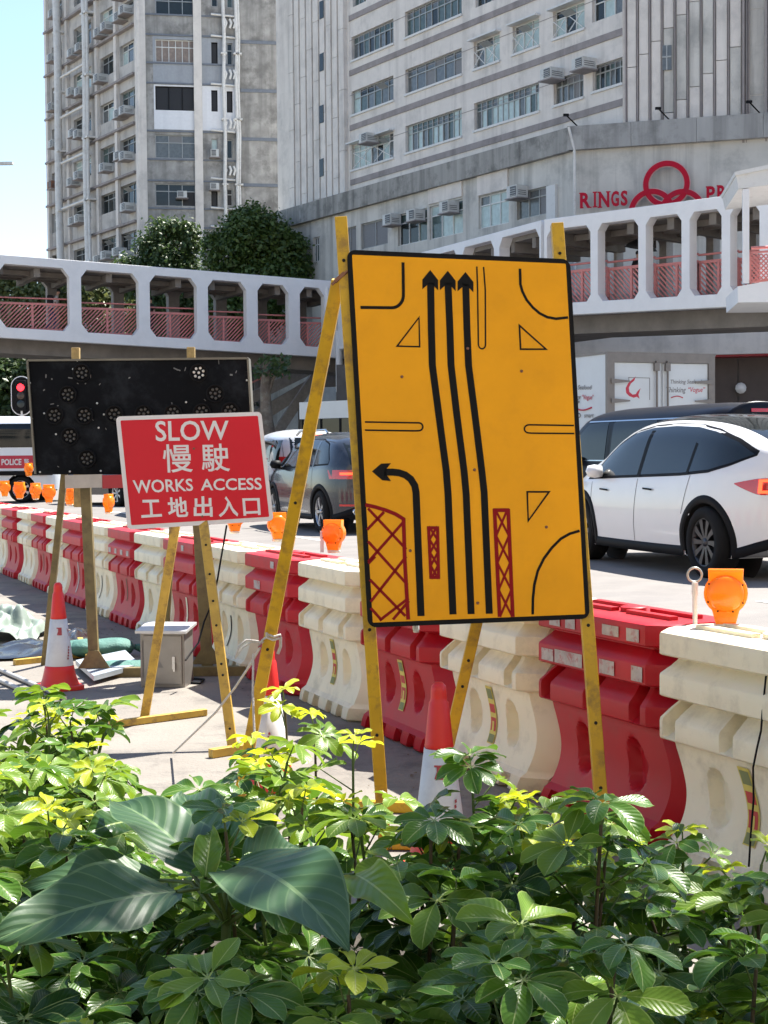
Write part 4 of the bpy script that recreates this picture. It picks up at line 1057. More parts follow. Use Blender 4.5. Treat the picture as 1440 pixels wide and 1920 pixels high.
# ---- dark MPV van behind it
loc, rz = place(1319, 1010, -2.5, .96, (-.36, .933)); 
top = [(-2.57, 1.1), (-2.55, 1.82), (-2.45, 1.92), (-1.5, 1.96), (0, 1.955), (.8, 1.945), (1.3, 1.88), (1.6, 1.68), (2.0, 1.30), (2.2, 1.13), (2.4, 1.0), (2.57, .7)]
belt = [(-2.57, 1.05), (1.5, 1.03), (2.0, .98), (2.57, .7)]; bot = [(-2.57, .35), (-2, .22), (2, .22), (2.57, .28)]
M_navy = mat('dark_blue_black_paint', (.004, .005, .010), .3, var=.02, spec=.18, coat=.05)
c = Car('passenger_van', 'glossy dark navy passenger van with tinted windows behind the white car', 'van', 5.14, 1.92, top, belt, bot, M_navy, (1.6, -1.6), .35, .13, (12, 3.2), loc, rz, .4)
for x0, x1, zz in ((-2.25, -1.15, 1.7), (-1.02, .28, 1.7)): c.side([(x0, zz), (x0 + .05, zz + .03), (x1 - .05, zz + .03), (x1, zz)], [(x0, 1.12), (x1, 1.12)], M_carglass, 'side_window', .005)
c.side([(.45, 1.72), (1.1, 1.70), (1.4, 1.5), (1.78, 1.17)], [(.45, 1.12), (1.78, 1.13)], M_carglass, 'side_window', .005)
c.rear(-.74, .74, 1.14, 1.74, M_carglass, 'rear_window'); c.rear(-.2, .2, 1.80, 1.85, M_tail, 'brake_lamp', .02)
c.rear(.62, .9, .95, 1.55, M_tail, 'tail_lamp', .008); c.rear(-.9, -.62, .95, 1.55, M_tail, 'tail_lamp', .008)
c.side([(-2.3, 1.745), (1.15, 1.745)], [(-2.3, 1.725), (1.15, 1.725)], M_chrome, 'window_trim', .008, n=30, mr=1); c.side([(-2.3, 1.11), (1.8, 1.12)], [(-2.3, 1.09), (1.8, 1.10)], M_chrome, 'belt_trim', .008, n=30, mr=1); c.vline(.36, .3, 1.75); c.vline(-1.08, .3, 1.75); c.vline(1.3, .4, 1.05)
c.side([(-.25, 1.02), (-.05, 1.02)], [(-.25, .98), (-.05, .98)], M_chrome, 'door_handle', .02, n=2, mr=1)
for x in (1.6, -1.6):
    for y in (.83, -.83): wheel(c, x, y, .35, .24, M_alloys, 10)
mirror(c, 1.35, .9, 1.12, M_navy)

# ---- grey SUV
loc, rz = place(598, 1000, -1.36, .90, (-.34, .94))
top = [(-2.22, .8), (-2.19, 1.05), (-2.05, 1.2), (-1.75, 1.46), (-1.5, 1.545), (-.8, 1.60), (0, 1.605), (.5, 1.53), (.9, 1.34), (1.25, 1.08), (1.7, .99), (2.05, .90), (2.2, .7), (2.22, .5)]
belt = [(-2.22, .78), (-2.0, 1.03), (-1, 1.02), (0, 1.0), (1.2, .97), (2.22, .65)]; bot = [(-2.22, .4), (-2, .28), (-1.7, .22), (1.8, .22), (2.22, .3)]
M_greyc = paint('grey_metallic_paint', (.03, .036, .048), .2, .3)
c = Car('grey_suv', 'dark grey metallic compact SUV with lit red tail lamp seen between the yellow frame legs', 'car', 4.45, 1.82, top, belt, bot, M_greyc, (1.31, -1.36), .34, .2, (7, 2.6), loc, rz, .385, arch_trim=.05)
wt = [(-1.62, 1.14), (-1.4, 1.40), (-1.0, 1.475), (0, 1.48), (.35, 1.42), (.75, 1.24), (1.02, 1.04)]; wbm = [(-1.62, 1.10), (1.02, 1.02)]
c.side([(x, z + .02) for x, z in wt], up(wbm, -.025), M_trim, 'window_trim', .003, n=50); c.side(wt, wbm, M_carglass, 'side_window', .006, n=50)
c.side([(-.05, 1.48), (.03, 1.48)], [(-.05, 1.02), (.03, 1.02)], M_trim, 'door_pillar', .009, n=2); c.side([(-1.0, 1.48), (-.92, 1.48)], [(-1.0, 1.05), (-.92, 1.05)], M_greyc, 'door_pillar', .009, n=2)
c.rear(-.6, .6, 1.08, 1.42, M_carglass, 'rear_window'); c.rear(.36, .84, .86, 1.0, M_tail, 'tail_lamp', .012); c.rear(-.84, -.36, .86, 1.0, M_tail, 'tail_lamp', .012)
c.rear(.5, .74, .925, .96, M_taillit, 'lit_strip', .02); c.rear(-.74, -.5, .925, .96, M_taillit, 'lit_strip', .02); c.rear(.4, .75, .44, .47, M_tail, 'reflector', .012); c.rear(-.26, .26, .6, .72, M_offw, 'number_plate', .015)
c.side([(-2.14, .99), (-1.9, .97)], [(-2.14, .87), (-1.9, .90)], M_tail, 'tail_lamp', .008, n=8)
c.vline(0, .3, 1.0); c.vline(-1.0, .55, 1.02, xt=-.95); c.vline(1.0, .3, 1.0)
mb = MB(); 
for y in (.72, -.72): mb.tube([(-1.3, y, 1.58), (-1.2, y, 1.63), (.2, y, 1.63), (.4, y, 1.57)], .02, 6)
build_split(mb, 'roof_rail', M_chrome, c.th, world=False)
mb = MB(); mb.lathe([(.045, 0), (.055, .01), (.055, .08), (.045, .08), (.045, 0)], 14, (-2.21, .58, .36), (-1, 0, 0)); mb.build('exhaust', M_chrome, c.th, world=False)
c.side([(-.35, .93), (-.15, .935)], [(-.35, .905), (-.15, .91)], M_greyc, 'door_handle', .02, n=2, mr=1)
for x in (1.31, -1.36):
    for y in (.79, -.79): wheel(c, x, y, .34, .23, M_alloys, 5, 1)
mirror(c, .85, .84, 1.08, M_trim)

# ---- white estate ahead, only its rear in view
loc, rz = place(596, 962, -2.2, 0, (-.30, .95))
top = [(-2.3, .9), (-2.26, 1.25), (-2.1, 1.6), (-1.9, 1.74), (0, 1.78), (.8, 1.6), (1.4, 1.1), (2.1, .95), (2.3, .6)]; belt = [(-2.3, .9), (2.3, .8)]; bot = [(-2.3, .35), (2.3, .3)]
c = Car('white_people_carrier', 'white people carrier seen from behind between the dark van and the grey SUV', 'car', 4.6, 1.8, top, belt, bot, paint('white_paint', (.6, .62, .63)), (1.4, -1.4), .34, .16, (9, 2.8), loc, rz, .39)
c.rear(-.7, .7, 1.12, 1.6, M_carglass, 'rear_window'); c.rear(-.15, .15, 1.64, 1.69, M_taillit, 'brake_lamp', .02); c.rear(.62, .86, .85, 1.2, M_tail, 'tail_lamp', .01); c.rear(-.86, -.62, .85, 1.2, M_tail, 'tail_lamp', .01)
c.side([(-1.9, 1.55), (.6, 1.55), (1.2, 1.15)], [(-1.9, 1.1), (1.2, 1.08)], M_carglass, 'side_window', .005)
mb = MB(); mb.tube([(-1.7, 0, 1.75), (-1.95, 0, 2.0)], .01, 5); mb.build('aerial', M_trim, c.th, world=False)
for x in (1.4, -1.4):
    for y in (.78, -.78): wheel(c, x, y, .34, .22, M_alloys, 7)

# ---- black van between the boards
loc, rz = place(513, 970, -2.3, -.88, (-.36, .93))
top = [(-2.4, 1.2), (-2.38, 1.85), (-2.2, 2.02), (0, 2.05), (1.2, 1.95), (1.8, 1.4), (2.3, 1.1), (2.4, .7)]; belt = [(-2.4, 1.05), (2.4, .9)]; bot = [(-2.4, .3), (2.4, .3)]
c = Car('black_van', 'black van half hidden behind the red works access sign', 'van', 4.8, 1.8, top, belt, bot, paint('black_paint', (.012, .012, .015), .15), (1.5, -1.45), .34, .12, (12, 3.2), loc, rz, .39)
c.rear(-.72, .72, 1.15, 1.8, M_carglass, 'rear_window'); c.side([(-2.1, 1.78), (1.2, 1.78), (1.6, 1.3)], [(-2.1, 1.15), (1.6, 1.12)], M_carglass, 'side_window', .005)
c.rear(-.86, -.7, .8, 1.5, M_tail, 'tail_lamp', .01); c.rear(.7, .86, .8, 1.5, M_tail, 'tail_lamp', .01)
for x in (1.5, -1.45):
    for y in (.78, -.78): wheel(c, x, y, .34, .22, M_alloys, 7)
# ---- dark saloon, low, beneath the arrow board
loc, rz = place(222, 951, 1.35, .8, (-.10, .99)); loc, rz = place(222, 950, -1.3, .8, (-.62, .78))
top = [(-2.2, .7), (-2.15, 1.0), (-1.6, 1.1), (-1.0, 1.4), (.1, 1.43), (.9, 1.08), (1.9, .92), (2.2, .6)]; belt = [(-2.2, .8), (2.2, .7)]; bot = [(-2.2, .3), (2.2, .25)]
c = Car('dark_saloon_car', 'dark saloon car glimpsed beneath the arrow board beside the police vehicle', 'car', 4.4, 1.75, top, belt, bot, paint('black_paint', (.012, .012, .015), .15), (1.25, -1.3), .33, .2, (7, 2.6), loc, rz, .38)
c.side([(-1.4, 1.2), (-.9, 1.34), (.1, 1.36), (.8, 1.05)], [(-1.4, 1.02), (.8, 1.0)], M_carglass, 'side_window', .005)
for x in (1.25, -1.3):
    for y in (.76, -.76): wheel(c, x, y, .33, .22, M_alloys, 7)
# ---- police vehicle
loc, rz = place(30, 945, 0, .95, (-.97, -.22))
loc, rz = place(60, 942, -1.9, .95, (-.995, .10))
top = [(-2.6, 1.4), (-2.58, 2.2), (-2.4, 2.34), (1.2, 2.36), (1.7, 2.25), (2.2, 1.5), (2.6, 1.2)]; belt = [(-2.6, 1.35), (2.2, 1.3), (2.6, 1.0)]; bot = [(-2.6, .35), (2.6, .3)]
M_pol = paint('police_white', (.66, .70, .73))
c = Car('police_van', 'white police van with a red band lettered in white at the left edge', 'van', 5.2, 1.95, top, belt, bot, M_pol, (1.7, -1.6), .36, .08, (14, 3.4), loc, rz, .42)
c.side([(-2.2, 2.15), (-.75, 2.15)], [(-2.2, 1.5), (-.75, 1.5)], M_carglass, 'side_window', .006); c.side([(-.6, 2.15), (1.1, 2.15), (1.6, 1.6)], [(-.6, 1.5), (1.6, 1.5)], M_carglass, 'side_window', .006)
c.side([(-2.56, 1.28), (2.4, 1.28)], [(-2.56, .93), (2.4, .93)], mat('police_red_band', (.45, .015, .04), .4, var=.03), 'red_band', .006, n=40)
mb = MB(); 
for sg in (1, -1):
    def fn(u, v):
        x = -1.07 - .56 * u if sg > 0 else -1.63 + .56 * u
        z = 1.02 + .17 * v; return V((x, sg * (c.hw(x, z) + .012), z))
    put_text(mb, 'POLICE', fn, bold=.03)
    def fn2(u, v):
        x = -1.70 - .14 * u; z = 1.02 + .17 * v; return V((x, c.hw(x, z) + .012, z))
    if sg > 0: put_text(mb, '警', fn2, bold=.01)
mb.build('lettering', M_offw, c.th, world=False)
mb = MB(); mb.box((0, .99, .8), (5.0, .05, .12)); mb.build('rub_strip', M_trim, c.th, world=False)
for x in (1.7, -1.6):
    for y in (.85, -.85): wheel(c, x, y, .36, .24, M_alloys, 7)
# ---- white bus behind the SUV
th = thing('minibus', 'white topped bus with dark windows between the yellow legs, behind the grey SUV', 'bus', (pt(640, 850, 56).x, 56, .13), 0)
a, b = pt(596, 760, 56), pt(700, 756, 54); bw = Wall(a.xy, (b - a).xy)
mb = MB(); zz = bw.hit(640, 751)[1]; mb.ob(bw.P(-1, zz - .62), bw.d * 6, V((0, 0, .62)), -bw.n * 2.2, 0); mb.ob(bw.P(-1, .45), bw.d * 6, V((0, 0, 1.0)), -bw.n * 2.2, 0); mb.build('body', paint('white_paint', (.6, .62, .63)), th)
mb = MB(); mb.ob(bw.P(-.95, 1.46, -.03), bw.d * 5.9, V((0, 0, zz - 2.09)), -bw.n * 2.1)
for k in range(6): mb.ob(bw.P(-.9 + k, 1.46, -.025), bw.d * .08, V((0, 0, zz - 2.09)), bw.n * .02, 1)
mb.build('window', [M_carglass, M_trim], th)
mb = MB()
for k in (.2, 4): mb.lathe([(0, -.15), (.42, -.15), (.42, .15), (0, .15)], 20, bw.P(k, .45, -.2), bw.n)
build_split(mb, 'wheel', M_rubber, th)
# ---- box truck
P0 = pt(1137, 850, 31.5); P1 = pt(1337, 850, 32.6); r_ = (P1 - P0); r_.z = 0; wdt = r_.length; r_.normalize(); dd = V((-r_.y, r_.x, 0))
TW = Wall(P0.xy, r_.xy); zt = TW.hit(1140, 664)[1]; zb = 1.0
th = thing('box_truck', 'white box lorry with red fish emblem and italic lettering on its rear doors', 'truck', (P0.x, P0.y, .13), math.atan2(dd.y, dd.x))
mb = MB(); mb.ob(TW.P(0, zb), r_ * wdt, V((0, 0, zt - zb)), dd * 6.2); mb.build('cargo_box', mat('truck_white', (.60, .64, .66), .45, var=.03, dirt=(.4, .4, .4), damt=.2), th)
M_tf = mat('truck_door_frame', (.20, .18, .165), .5, .3, var=.1)
mb = MB(); f = .16; h = zt - zb
for a, b, c_, d_ in ((0, f, 0, h), (wdt - f, wdt, 0, h), (f, wdt - f, h - f, h), (f, wdt - f, 0, f)): mb.ob(TW.P(a, zb + c_, .0), r_ * (b - a), V((0, 0, d_ - c_)), TW.n * .07)
mb.ob(TW.P(-.02, zt, .07), r_ * (wdt + .04), V((0, 0, .05)), dd * 6.3); mb.ob(TW.P(-.02, zb, 0), V((0, 0, h)), r_ * .06, TW.n * .075)
mb.build('door_frame', M_tf, th)
for k, (a, b) in enumerate(((f + .01, wdt / 2 - .03), (wdt / 2 + .03, wdt - f - .01))):
    mb = MB(); mb.ob(TW.P(a, zb + f + .01, 0), r_ * (b - a), V((0, 0, h - 2 * f - .02)), TW.n * .04); dr = mb.build('door', MATS['truck_white'], th)
    x = b - .12 if k == 0 else a + .09; mb = MB(); mb.tube([TW.P(x, zb + .1, .09), TW.P(x, zt - .12, .09)], .022, 6)
    for z in (zt - .25, zb + .9): mb.box(TW.P(x, z, .08), (.12, .06, .16), rz=math.atan2(r_.y, r_.x))
    mb.build('lock_bar', M_tf, dr)
    for z in (zt - .95, zt - .5 - .0 if 0 else zt - 2.0, zt - .55):
        if z == zt - .55 and 0: continue
        mb = MB(); x0 = a - .1 if k == 0 else b + .1; s_ = 1 if k == 0 else -1; mb.poly([TW.P(x0, z - .05, .075), TW.P(x0 + s_ * .45, z - .015, .075), TW.P(x0 + s_ * .45, z + .015, .075), TW.P(x0, z + .05, .075)], TW.n * .02); mb.build('hinge', M_tf, dr)
M_rp = mat('truck_red_print', (.5, .02, .05), .5, var=.05); M_gp = mat('truck_grey_print', (.16, .15, .15), .5, var=.05)
mb = MB(); o = .042
def tp(px, py, off=o): u, z = TW.hit(px, py); return TW.P(u, z, off)
fish = [(1190, 706), (1183, 712), (1176, 718), (1171, 728), (1172, 737), (1178, 743), (1186, 746), (1192, 744), (1197, 748), (1195, 740), (1199, 728), (1193, 734), (1190, 739), (1184, 740), (1178, 735), (1177, 727), (1181, 719), (1187, 714)]
for i in range(8):
    q = [fish[i], fish[i + 1], fish[17 - i - 1], fish[17 - i]]; mb.add([tp(*p) for p in q], [(0, 1, 2, 3)])
mb.build('fish_emblem', M_rp, th)
def box_text(t, x0, x1, y0, y1, m, f=tp, shear=.25, bold=.01):
    mb = MB(); put_text(mb, t, lambda u, v: f(x0 + (x1 - x0) * u, y1 + (y0 - y1) * v), bold=bold, shear=shear); return mb.build('lettering', m, th)
box_text('Thinking Seafood', 1255, 1314, 712, 722, M_gp); box_text('Thinking', 1247, 1284, 726, 739, M_gp); box_text('“Vogue”', 1288, 1320, 726, 738, M_rp)
mb = MB(); mb.tube([tp(1256 + 2.2 * i, 746 - 3 * sin(pi * i / 10), .045) for i in range(11)], .012, 4); mb.build('swoosh', M_rp, th)
mb = MB()
for a, b in (((1176, 708), (1216, 709)), ((1216, 709), (1216, 750)), ((1177, 708), (1177, 714))): mb.beam(tp(*a), tp(*b), .012, .004, up=TW.n)
mb.build('thin_frame_print', M_gp, th)
SWL = Wall(P0.xy, dd.xy)
def sp(px, py, off=.012): u, z = SWL.hit(px, py); return SWL.P(u, z, off)
mb = MB()
for t, x0, x1, y0, y1, m_ in (('g Seafood', 1078, 1110, 722, 733, 0), ('g', 1078, 1090, 743, 757, 0), ('“Vogue”', 1092, 1114, 740, 752, 1), ('smart', 1096, 1114, 776, 783, 0)):
    put_text(mb, t, lambda u, v: sp(x0 + (x1 - x0) * (u), y1 + (y0 - y1) * v), m=m_, shear=.2, bold=.01)
mb.tube([sp(1076 + 3.4 * i, 764 + 5 * sin(pi * i / 10)) for i in range(11)], .02, 4, m=1); mb.tube([sp(1086 + 3 * cos(t), 779 + 4 * sin(t)) for t in [k * .7 for k in range(10)]], .01, 4)
mb.build('side_lettering', [M_gp, M_rp], th)
mb = MB()
for s_ in (.35, wdt - .35):
    for y_ in (1.2, 5.4): mb.lathe([(0, -.15), (.42, -.15), (.42, .15), (0, .15)], 20, TW.P(s_, .55) + dd * y_, r_)
build_split(mb, 'wheel', M_rubber, th)
mb = MB(); mb.ob(TW.P(.2, .6) + dd * .3, r_ * (wdt - .4), V((0, 0, .38)), dd * 5.8); mb.build('chassis', M_under, th)
mb = MB(); mb.ob(TW.P(.1, .5) + dd * 6.4, r_ * (wdt - .2), V((0, 0, 1.9)), dd * 1.6); mb.build('cab', MATS['truck_white'], th)
# ================================================================= water-filled barriers
M_bred = mat('red_barrier_plastic', (.42, .005, .014), .42, var=.1, scale=3, spec=.3, dirt=(.34, .03, .03), damt=.5, dscale=5)
M_bwhite = mat('cream_barrier_plastic', (.79, .71, .53), .48, var=.05, scale=3, dirt=(.46, .40, .29), damt=.55, dscale=5, sss=.25, detail=8)
M_bred2 = mat('faded_red_barrier_plastic', (.48, .014, .026), .5, var=.12, scale=4, spec=.3, dirt=(.36, .07, .07), damt=.6, dscale=7)
BULGE = lambda z: -.085 * sin(pi * min(1, max(0, z / .42))) + .012 if z < .42 else 0
PROF = [(0, .175, .01), (.012, .19, 0), (.045, .192, 0), (.075, .188, 0), (.095, .165, 0)] + [(.095 + i * .0103, .165 - .035 * sin(min(1, i / 18) * pi / 2), 0) for i in range(1, 29)] + \
       [(.398, .128, .0), (.408, .132, .0), (.418, .178, 0), (.424, .188, 0), (.43, .19, 0), (.455, .19, 0), (.48, .19, 0), (.492, .187, 0), (.52, .158, .012), (.545, .132, .03), (.552, .13, .035), (.562, .182, .003), (.568, .19, 0), (.60, .19, 0), (.632, .19, 0), (.64, .187, 0), (.665, .155, .02), (.686, .135, .035), (.692, .135, .035), (.700, .182, .003), (.706, .19, 0), (.74, .19, 0), (.768, .19, 0), (.776, .187, .002), (.78, .178, .008)]
OV = ((.29, .26), (.64, .26)); SLOT = (.465, .25)
def bfront(s, z, w, L):
    e = min(s, L - s); f = w - .085 * max(0, 1 - e / .085)
    if .1 < z < .42:
        for cx, cz in OV:
            d = ((s - cx) / .055) ** 2 + ((z - cz) / .09) ** 2
            q_ = min(1, max(0, (1.2 - d) / .6)); f -= .045 * q_ * q_ * (3 - 2 * q_)
    if .41 < z < .56:
        for cx in (.155, .465, .775): 
            d = abs(s - cx) - .018 - max(0, (z - .44)) * .22 * 0
            if abs(s - cx) < .035: f -= .055 * min(1, (.035 - abs(s - cx)) / .012) * min(1, max(0, (z - .425) / .02))
    if z < .05:
        for cx in (.2, .36, .57, .73):
            if abs(s - cx) < .04: f -= .03
    return max(f, .03)
def barrier_mesh():
    L = BL - .018; cols = sorted(set([0, .03, .06, .085] + [.085 + (L - .17) * i / 70 for i in range(71)] + [L - .06, L - .03, L] + [c + d for c in (.155, .465, .775) for d in (-.036, -.023, .023, .036)]))
    rings = []
    for z, w, ei in PROF:
        b = BULGE(z) + .009; r_ = []
        ss = [b + ei + (s / L) * (L - 2 * ei) for s in cols]
        fr = [bfront(s, z, w, L) for s in cols]
        r_ = [V((x, -.19 + f, z)) for x, f in zip(ss, fr)] + [V((x, -.19 - f, z)) for x, f in zip(ss[::-1], fr[::-1])]
        rings.append(r_)
    last = rings[-1]
    for k, zz in ((.8, .783), (.4, .784), (0.0, .784)): rings.append([V((p.x, -.19 + (p.y + .19) * k, zz)) for p in last])
    mb = MB(); n = len(rings[0]); vs = [p for r_ in rings for p in r_]
    fs = [(i * n + j, i * n + (j + 1) % n, (i + 1) * n + (j + 1) % n, (i + 1) * n + j) for i in range(len(rings) - 1) for j in range(n)]
    mb.add(vs, fs, 0, True); mb.ob((.12, -.26, .776), (.28, 0, 0), (0, .035, 0), (0, 0, .022)); mb.ob((.5, -.26, .776), (.3, 0, 0), (0, .035, 0), (0, 0, .022)); mb.ob((.12, -.155, .776), (.28, 0, 0), (0, .035, 0), (0, 0, .022)); mb.ob((.5, -.155, .776), (.3, 0, 0), (0, .035, 0), (0, 0, .022))
    mb.lathe([(.05, .775), (.05, .80), (.045, .803), (0, .803)], 16, (.455, -.19, 0))
    me = mb.mesh('barrier_shell', M_bwhite)
    import bmesh
    bm = bmesh.new(); bm.from_mesh(me); bmesh.ops.remove_doubles(bm, verts=bm.verts, dist=.0004); bmesh.ops.recalc_face_normals(bm, faces=bm.faces)
    for e in bm.edges: e.smooth = len(e.link_faces) == 2 and e.calc_face_angle(3) < R(32)
    bm.to_mesh(me); bm.free(); return me
shell = barrier_mesh(); arz = math.atan2(BD.y, BD.x)
M_stick = mat('yellow_label', (.62, .50, .10), .6, var=.08, scale=20); M_stkr = mat('label_red_print', (.5, .05, .04), .6, var=.05); M_stkg = mat('label_fine_print', (.2, .22, .08), .6, var=.1)
M_refw = mat('worn_white_reflector', (.42, .38, .37), .5, var=.2, scale=25, dirt=(.36, .03, .04), damt=.95, dscale=22); M_refr = mat('red_reflector', (.36, .02, .03), .4, var=.08)
def on_front(s, z, off=.003, zz=None):
    L = BL - .018; w = lerp([(a, b) for a, b, c in PROF], z); return V((s + BULGE(z) + .009, -.19 + bfront(s, z, w, L) + off, z))
def label_patch(parent, s0, s1, z0, z1, m, name, off=.003, n=8, skew=0):
    mb = MB(); mb.sheet([[on_front(s0 + skew * (z1 - (z0 + (z1 - z0) * i / n)) + (s1 - s0) * j / 3, z0 + (z1 - z0) * i / n, off) for j in range(4)] for i in range(n + 1)]); return mb.build(name, m, parent, world=False)
lab = {}
col_desc = lambda i: 'red' if i % 2 == 0 else 'cream white'
nth = {-1: 'nearest one, with a blue paint mark on top', 0: 'second nearest, behind the right yellow post', 1: 'with striped reflector, below the big yellow sign', 2: 'right behind the nearest cone', 3: 'just left of the big yellow sign post', 4: 'crossed by the leaning yellow leg', 5: 'dirty, right of the red sign legs', 6: 'with a peeling pale label, behind the red sign legs', 7: 'seen through the legs of the red sign', 8: 'with small white reflectors, left of the steel control box', 9: 'with a curved black scrape, just behind the arrow board leg', 10: 'with white paint splash, left of the arrow board leg', 11: 'between the two arrow board legs', 12: 'directly above and behind the far cone', 13: 'just left of the thin arrow board leg', 14: 'second red one from the left edge', 15: 'near the left edge', 16: 'at the left edge of the row', 17: 'beyond the left edge, farthest cream one', 18: 'last red one of the row', 19: 'end of the row', -2: 'closest to the camera, beyond the right edge'}
rj = random.Random(5)
for i in range(-2, 20):
    s_ = i * BL; off = {-1: .03, 0: -.02, 1: .0}.get(i, rj.uniform(-.012, .012))
    o = B0 + BD * s_ + BN * off; rz = arz + R(rj.uniform(-1.2, 1.2)); cd = col_desc(i)
    t = thing('water_barrier', f'{cd} plastic water barrier, {nth[i]}', 'barrier', (o.x, o.y, 0), rz, 'red and white water barriers along the road')
    sh_ = link('shell', shell, t, world=False); sh_.material_slots[0].link = 'OBJECT'; sh_.material_slots[0].material = M_bwhite if i % 2 else (M_bred if i <= 2 else M_bred2)
    if i in (-1, 1, 2, 3):
        lp = label_patch(t, .435, .495, .15, .385, M_stick, 'sticker', .004)
        label_patch(lp, .442, .488, .28, .315, M_stkr, 'print', .0055); label_patch(lp, .442, .488, .205, .26, M_stkr, 'print', .0055); label_patch(lp, .44, .49, .155, .19, M_stkg, 'print', .0055, 4)
        label_patch(lp, .442, .488, .335, .375, M_stkg, 'print', .0055, 4); label_patch(lp, .457, .474, .205, .245, M_stick, 'print', .0065, 4)
    if i == 6: label_patch(t, .45, .485, .16, .38, M_bwhite, 'sticker', .004, skew=.2)
    if i == 1:
        for k in range(7): label_patch(t, .10 + k * .105, .10 + k * .105 + .102, .712, .762, M_refr if k % 2 == 1 and k != 5 else M_refw, 'reflector', .003, 2)
    if i == 0:
        for a, b in ((.12, .2), (.25, .36), (.42, .5), (.55, .62), (.66, .74)): label_patch(t, a, b, .712 + rj.uniform(0, .006), .762 - rj.uniform(0, .01), M_refw, 'reflector', .003, 2)
        for a, b in ((.10, .17), (.28, .38), (.5, .7), (.71, .8)): label_patch(t, a, b, .575, .628 - rj.uniform(0, .008), M_refw, 'reflector', .003, 2)
    if i in (4, 6):
        label_patch(t, .55, .66, .575, .625, M_refw, 'reflector', .003, 2); label_patch(t, .3, .36, .715, .755, M_refw, 'reflector', .003, 2)
    if i == 8:
        for k in range(4): label_patch(t, .12 + k * .2, .2 + k * .2, .58, .622, M_refw, 'reflector', .003, 2)
    if i == 9 or i == 5: label_patch(t, .46, .48, .14, .34, M_trim, 'scrape', .003, skew=.25)
    if i == 10: label_patch(t, .44, .48, .12, .40, M_refw, 'paint_splash', .003, skew=.12)
    if i == 8 or i == 12: label_patch(t, .45, .475, .2, .38, mat('brown_scuff', (.2, .13, .08), .8), 'scuff', .003, skew=.1)
    if i == -1:
        mb = MB(); rows = []
        for a in range(5): rows.append([V((.17 - .0 + .05 * cos(b * pi / 6) * (a / 4), -.115 + .022 * sin(b * pi / 6) * (a / 4), .7865)) for b in range(13)])
        mb.sheet(rows); mb.build('blue_paint_mark', mat('cyan_spray_paint', (.10, .50, .62), .6, var=.1), t, world=False)
# far barrier row on the other side
for k in range(5):
    p = gnd(-30 + k * 42, 935, .13); 
    q = V((-14.0 + k * .95, 36.5 + k * .3, .13)); x = -9.9 - .95 * (4 - k)
    t = thing('water_barrier', ['red', 'cream white'][k % 2] + ' barrier of the far row, ' + ['leftmost one in front of the police van', 'second from left by the police van', 'middle one below the police lettering', 'by the arrow board edge', 'hidden behind the arrow board leg'][k], 'barrier', (x + .5, 36.5 + .2 * k, .13), R(190), 'far row of barriers beside the police van')
    sh_ = link('shell', shell, t, world=False); sh_.scale = (1, 1, 1.12); sh_.material_slots[0].link = 'OBJECT'; sh_.material_slots[0].material = M_bwhite if k % 2 else M_bred

# ================================================================= amber warning lamps
def amber_mat():
    m = mat('amber_lamp_plastic', (.95, .36, .015), .25, var=.06, scale=14, coat=.4)
    n = m.node_tree.nodes; l = m.node_tree.links; b = n['Principled BSDF']; t = n.new('ShaderNodeBsdfTranslucent'); t.inputs[0].default_value = (1, .44, .03, 1)
    x = n.new('ShaderNodeMixShader'); x.inputs[0].default_value = .45; l.new(b.outputs[0], x.inputs[1]); l.new(t.outputs[0], x.inputs[2]); l.new(x.outputs[0], n['Material Output'].inputs[0]); return m
M_amb = amber_mat()
def lamp(label, px, py, rz, s_=1, zt=.786):
    p = gnd(px, py, zt); t = thing('warning_lamp', label, 'warning lamp', p, rz, 'amber warning lamps on the barriers')
    r_ = .068 * s_; cz = .105 * s_; out = []
    for k in range(29):
        a = -pi / 2 + 2 * pi * k / 28; x, z = r_ * cos(a), cz + r_ * sin(a)
        if z > cz + r_ * .72: x = math.copysign(r_ * .80, x) if abs(x) > 1e-6 else 0; z = cz + r_ * 1.12
        if z < cz - r_ * .88: x = math.copysign(r_ * .44, x); z = 0.004
        out.append((x, z))
    out.append(out[0])
    mb = MB(); hull = []
    for sg in (1, -1):
        rows = [[V((x * f, sg * d, cz + (z - cz) * f)) for x, z in out] for f, d in ((1, .018 * s_), (.99, .022 * s_), (.9, .024 * s_), (.0, .024 * s_))]
        mb.sheet(rows, flip=sg > 0, sm=False)
        mb.lathe([(r_ * .86, .022 * s_), (r_ * .84, .030 * s_), (r_ * .74, .038 * s_), (r_ * .55, .044 * s_), (r_ * .3, .048 * s_), (0, .049 * s_)], 28, (0, 0, cz), (0, sg, 0))
    mb.sheet([[V((x, .018 * s_, z)) for x, z in out], [V((x, -.018 * s_, z)) for x, z in out]])
    mb.build('lens', M_amb, t, world=False)
    mb = MB()
    for a in (.5, 2.6, 3.6, 5.8, 4.3, 5.1):
        for sg in (1, -1): mb.lathe([(0, .004), (.0035, .003), (.0035, 0)], 6, (r_ * .88 * cos(a), sg * .031 * s_, cz + r_ * .88 * sin(a)), (0, sg, 0))
    mb.build('screws', M_trim, t, world=False)
    mb = MB(); mb.lathe([(.035, -.008), (.04, 0), (.04, .008), (.0, .012)], 14); mb.build('base', M_bwhite, t, world=False); return t
lamp('largest amber lamp standing on the nearest cream barrier at the right', 1361, 1174, R(-14), 1.07)
lamp('amber lamp on the cream barrier just left of the big yellow sign', 626, 1034, R(-20), 1.07)
lamp('amber lamp partly behind the lower right corner of the red sign', 521, 1013, R(14), 1.07)
lamp('amber lamp peeping out below the bottom edge of the red sign', 440, 998, R(20), 1.1)
lamp('narrow edge-on amber lamp between the arrow board and the red sign', 204, 962, R(72), 1.1)
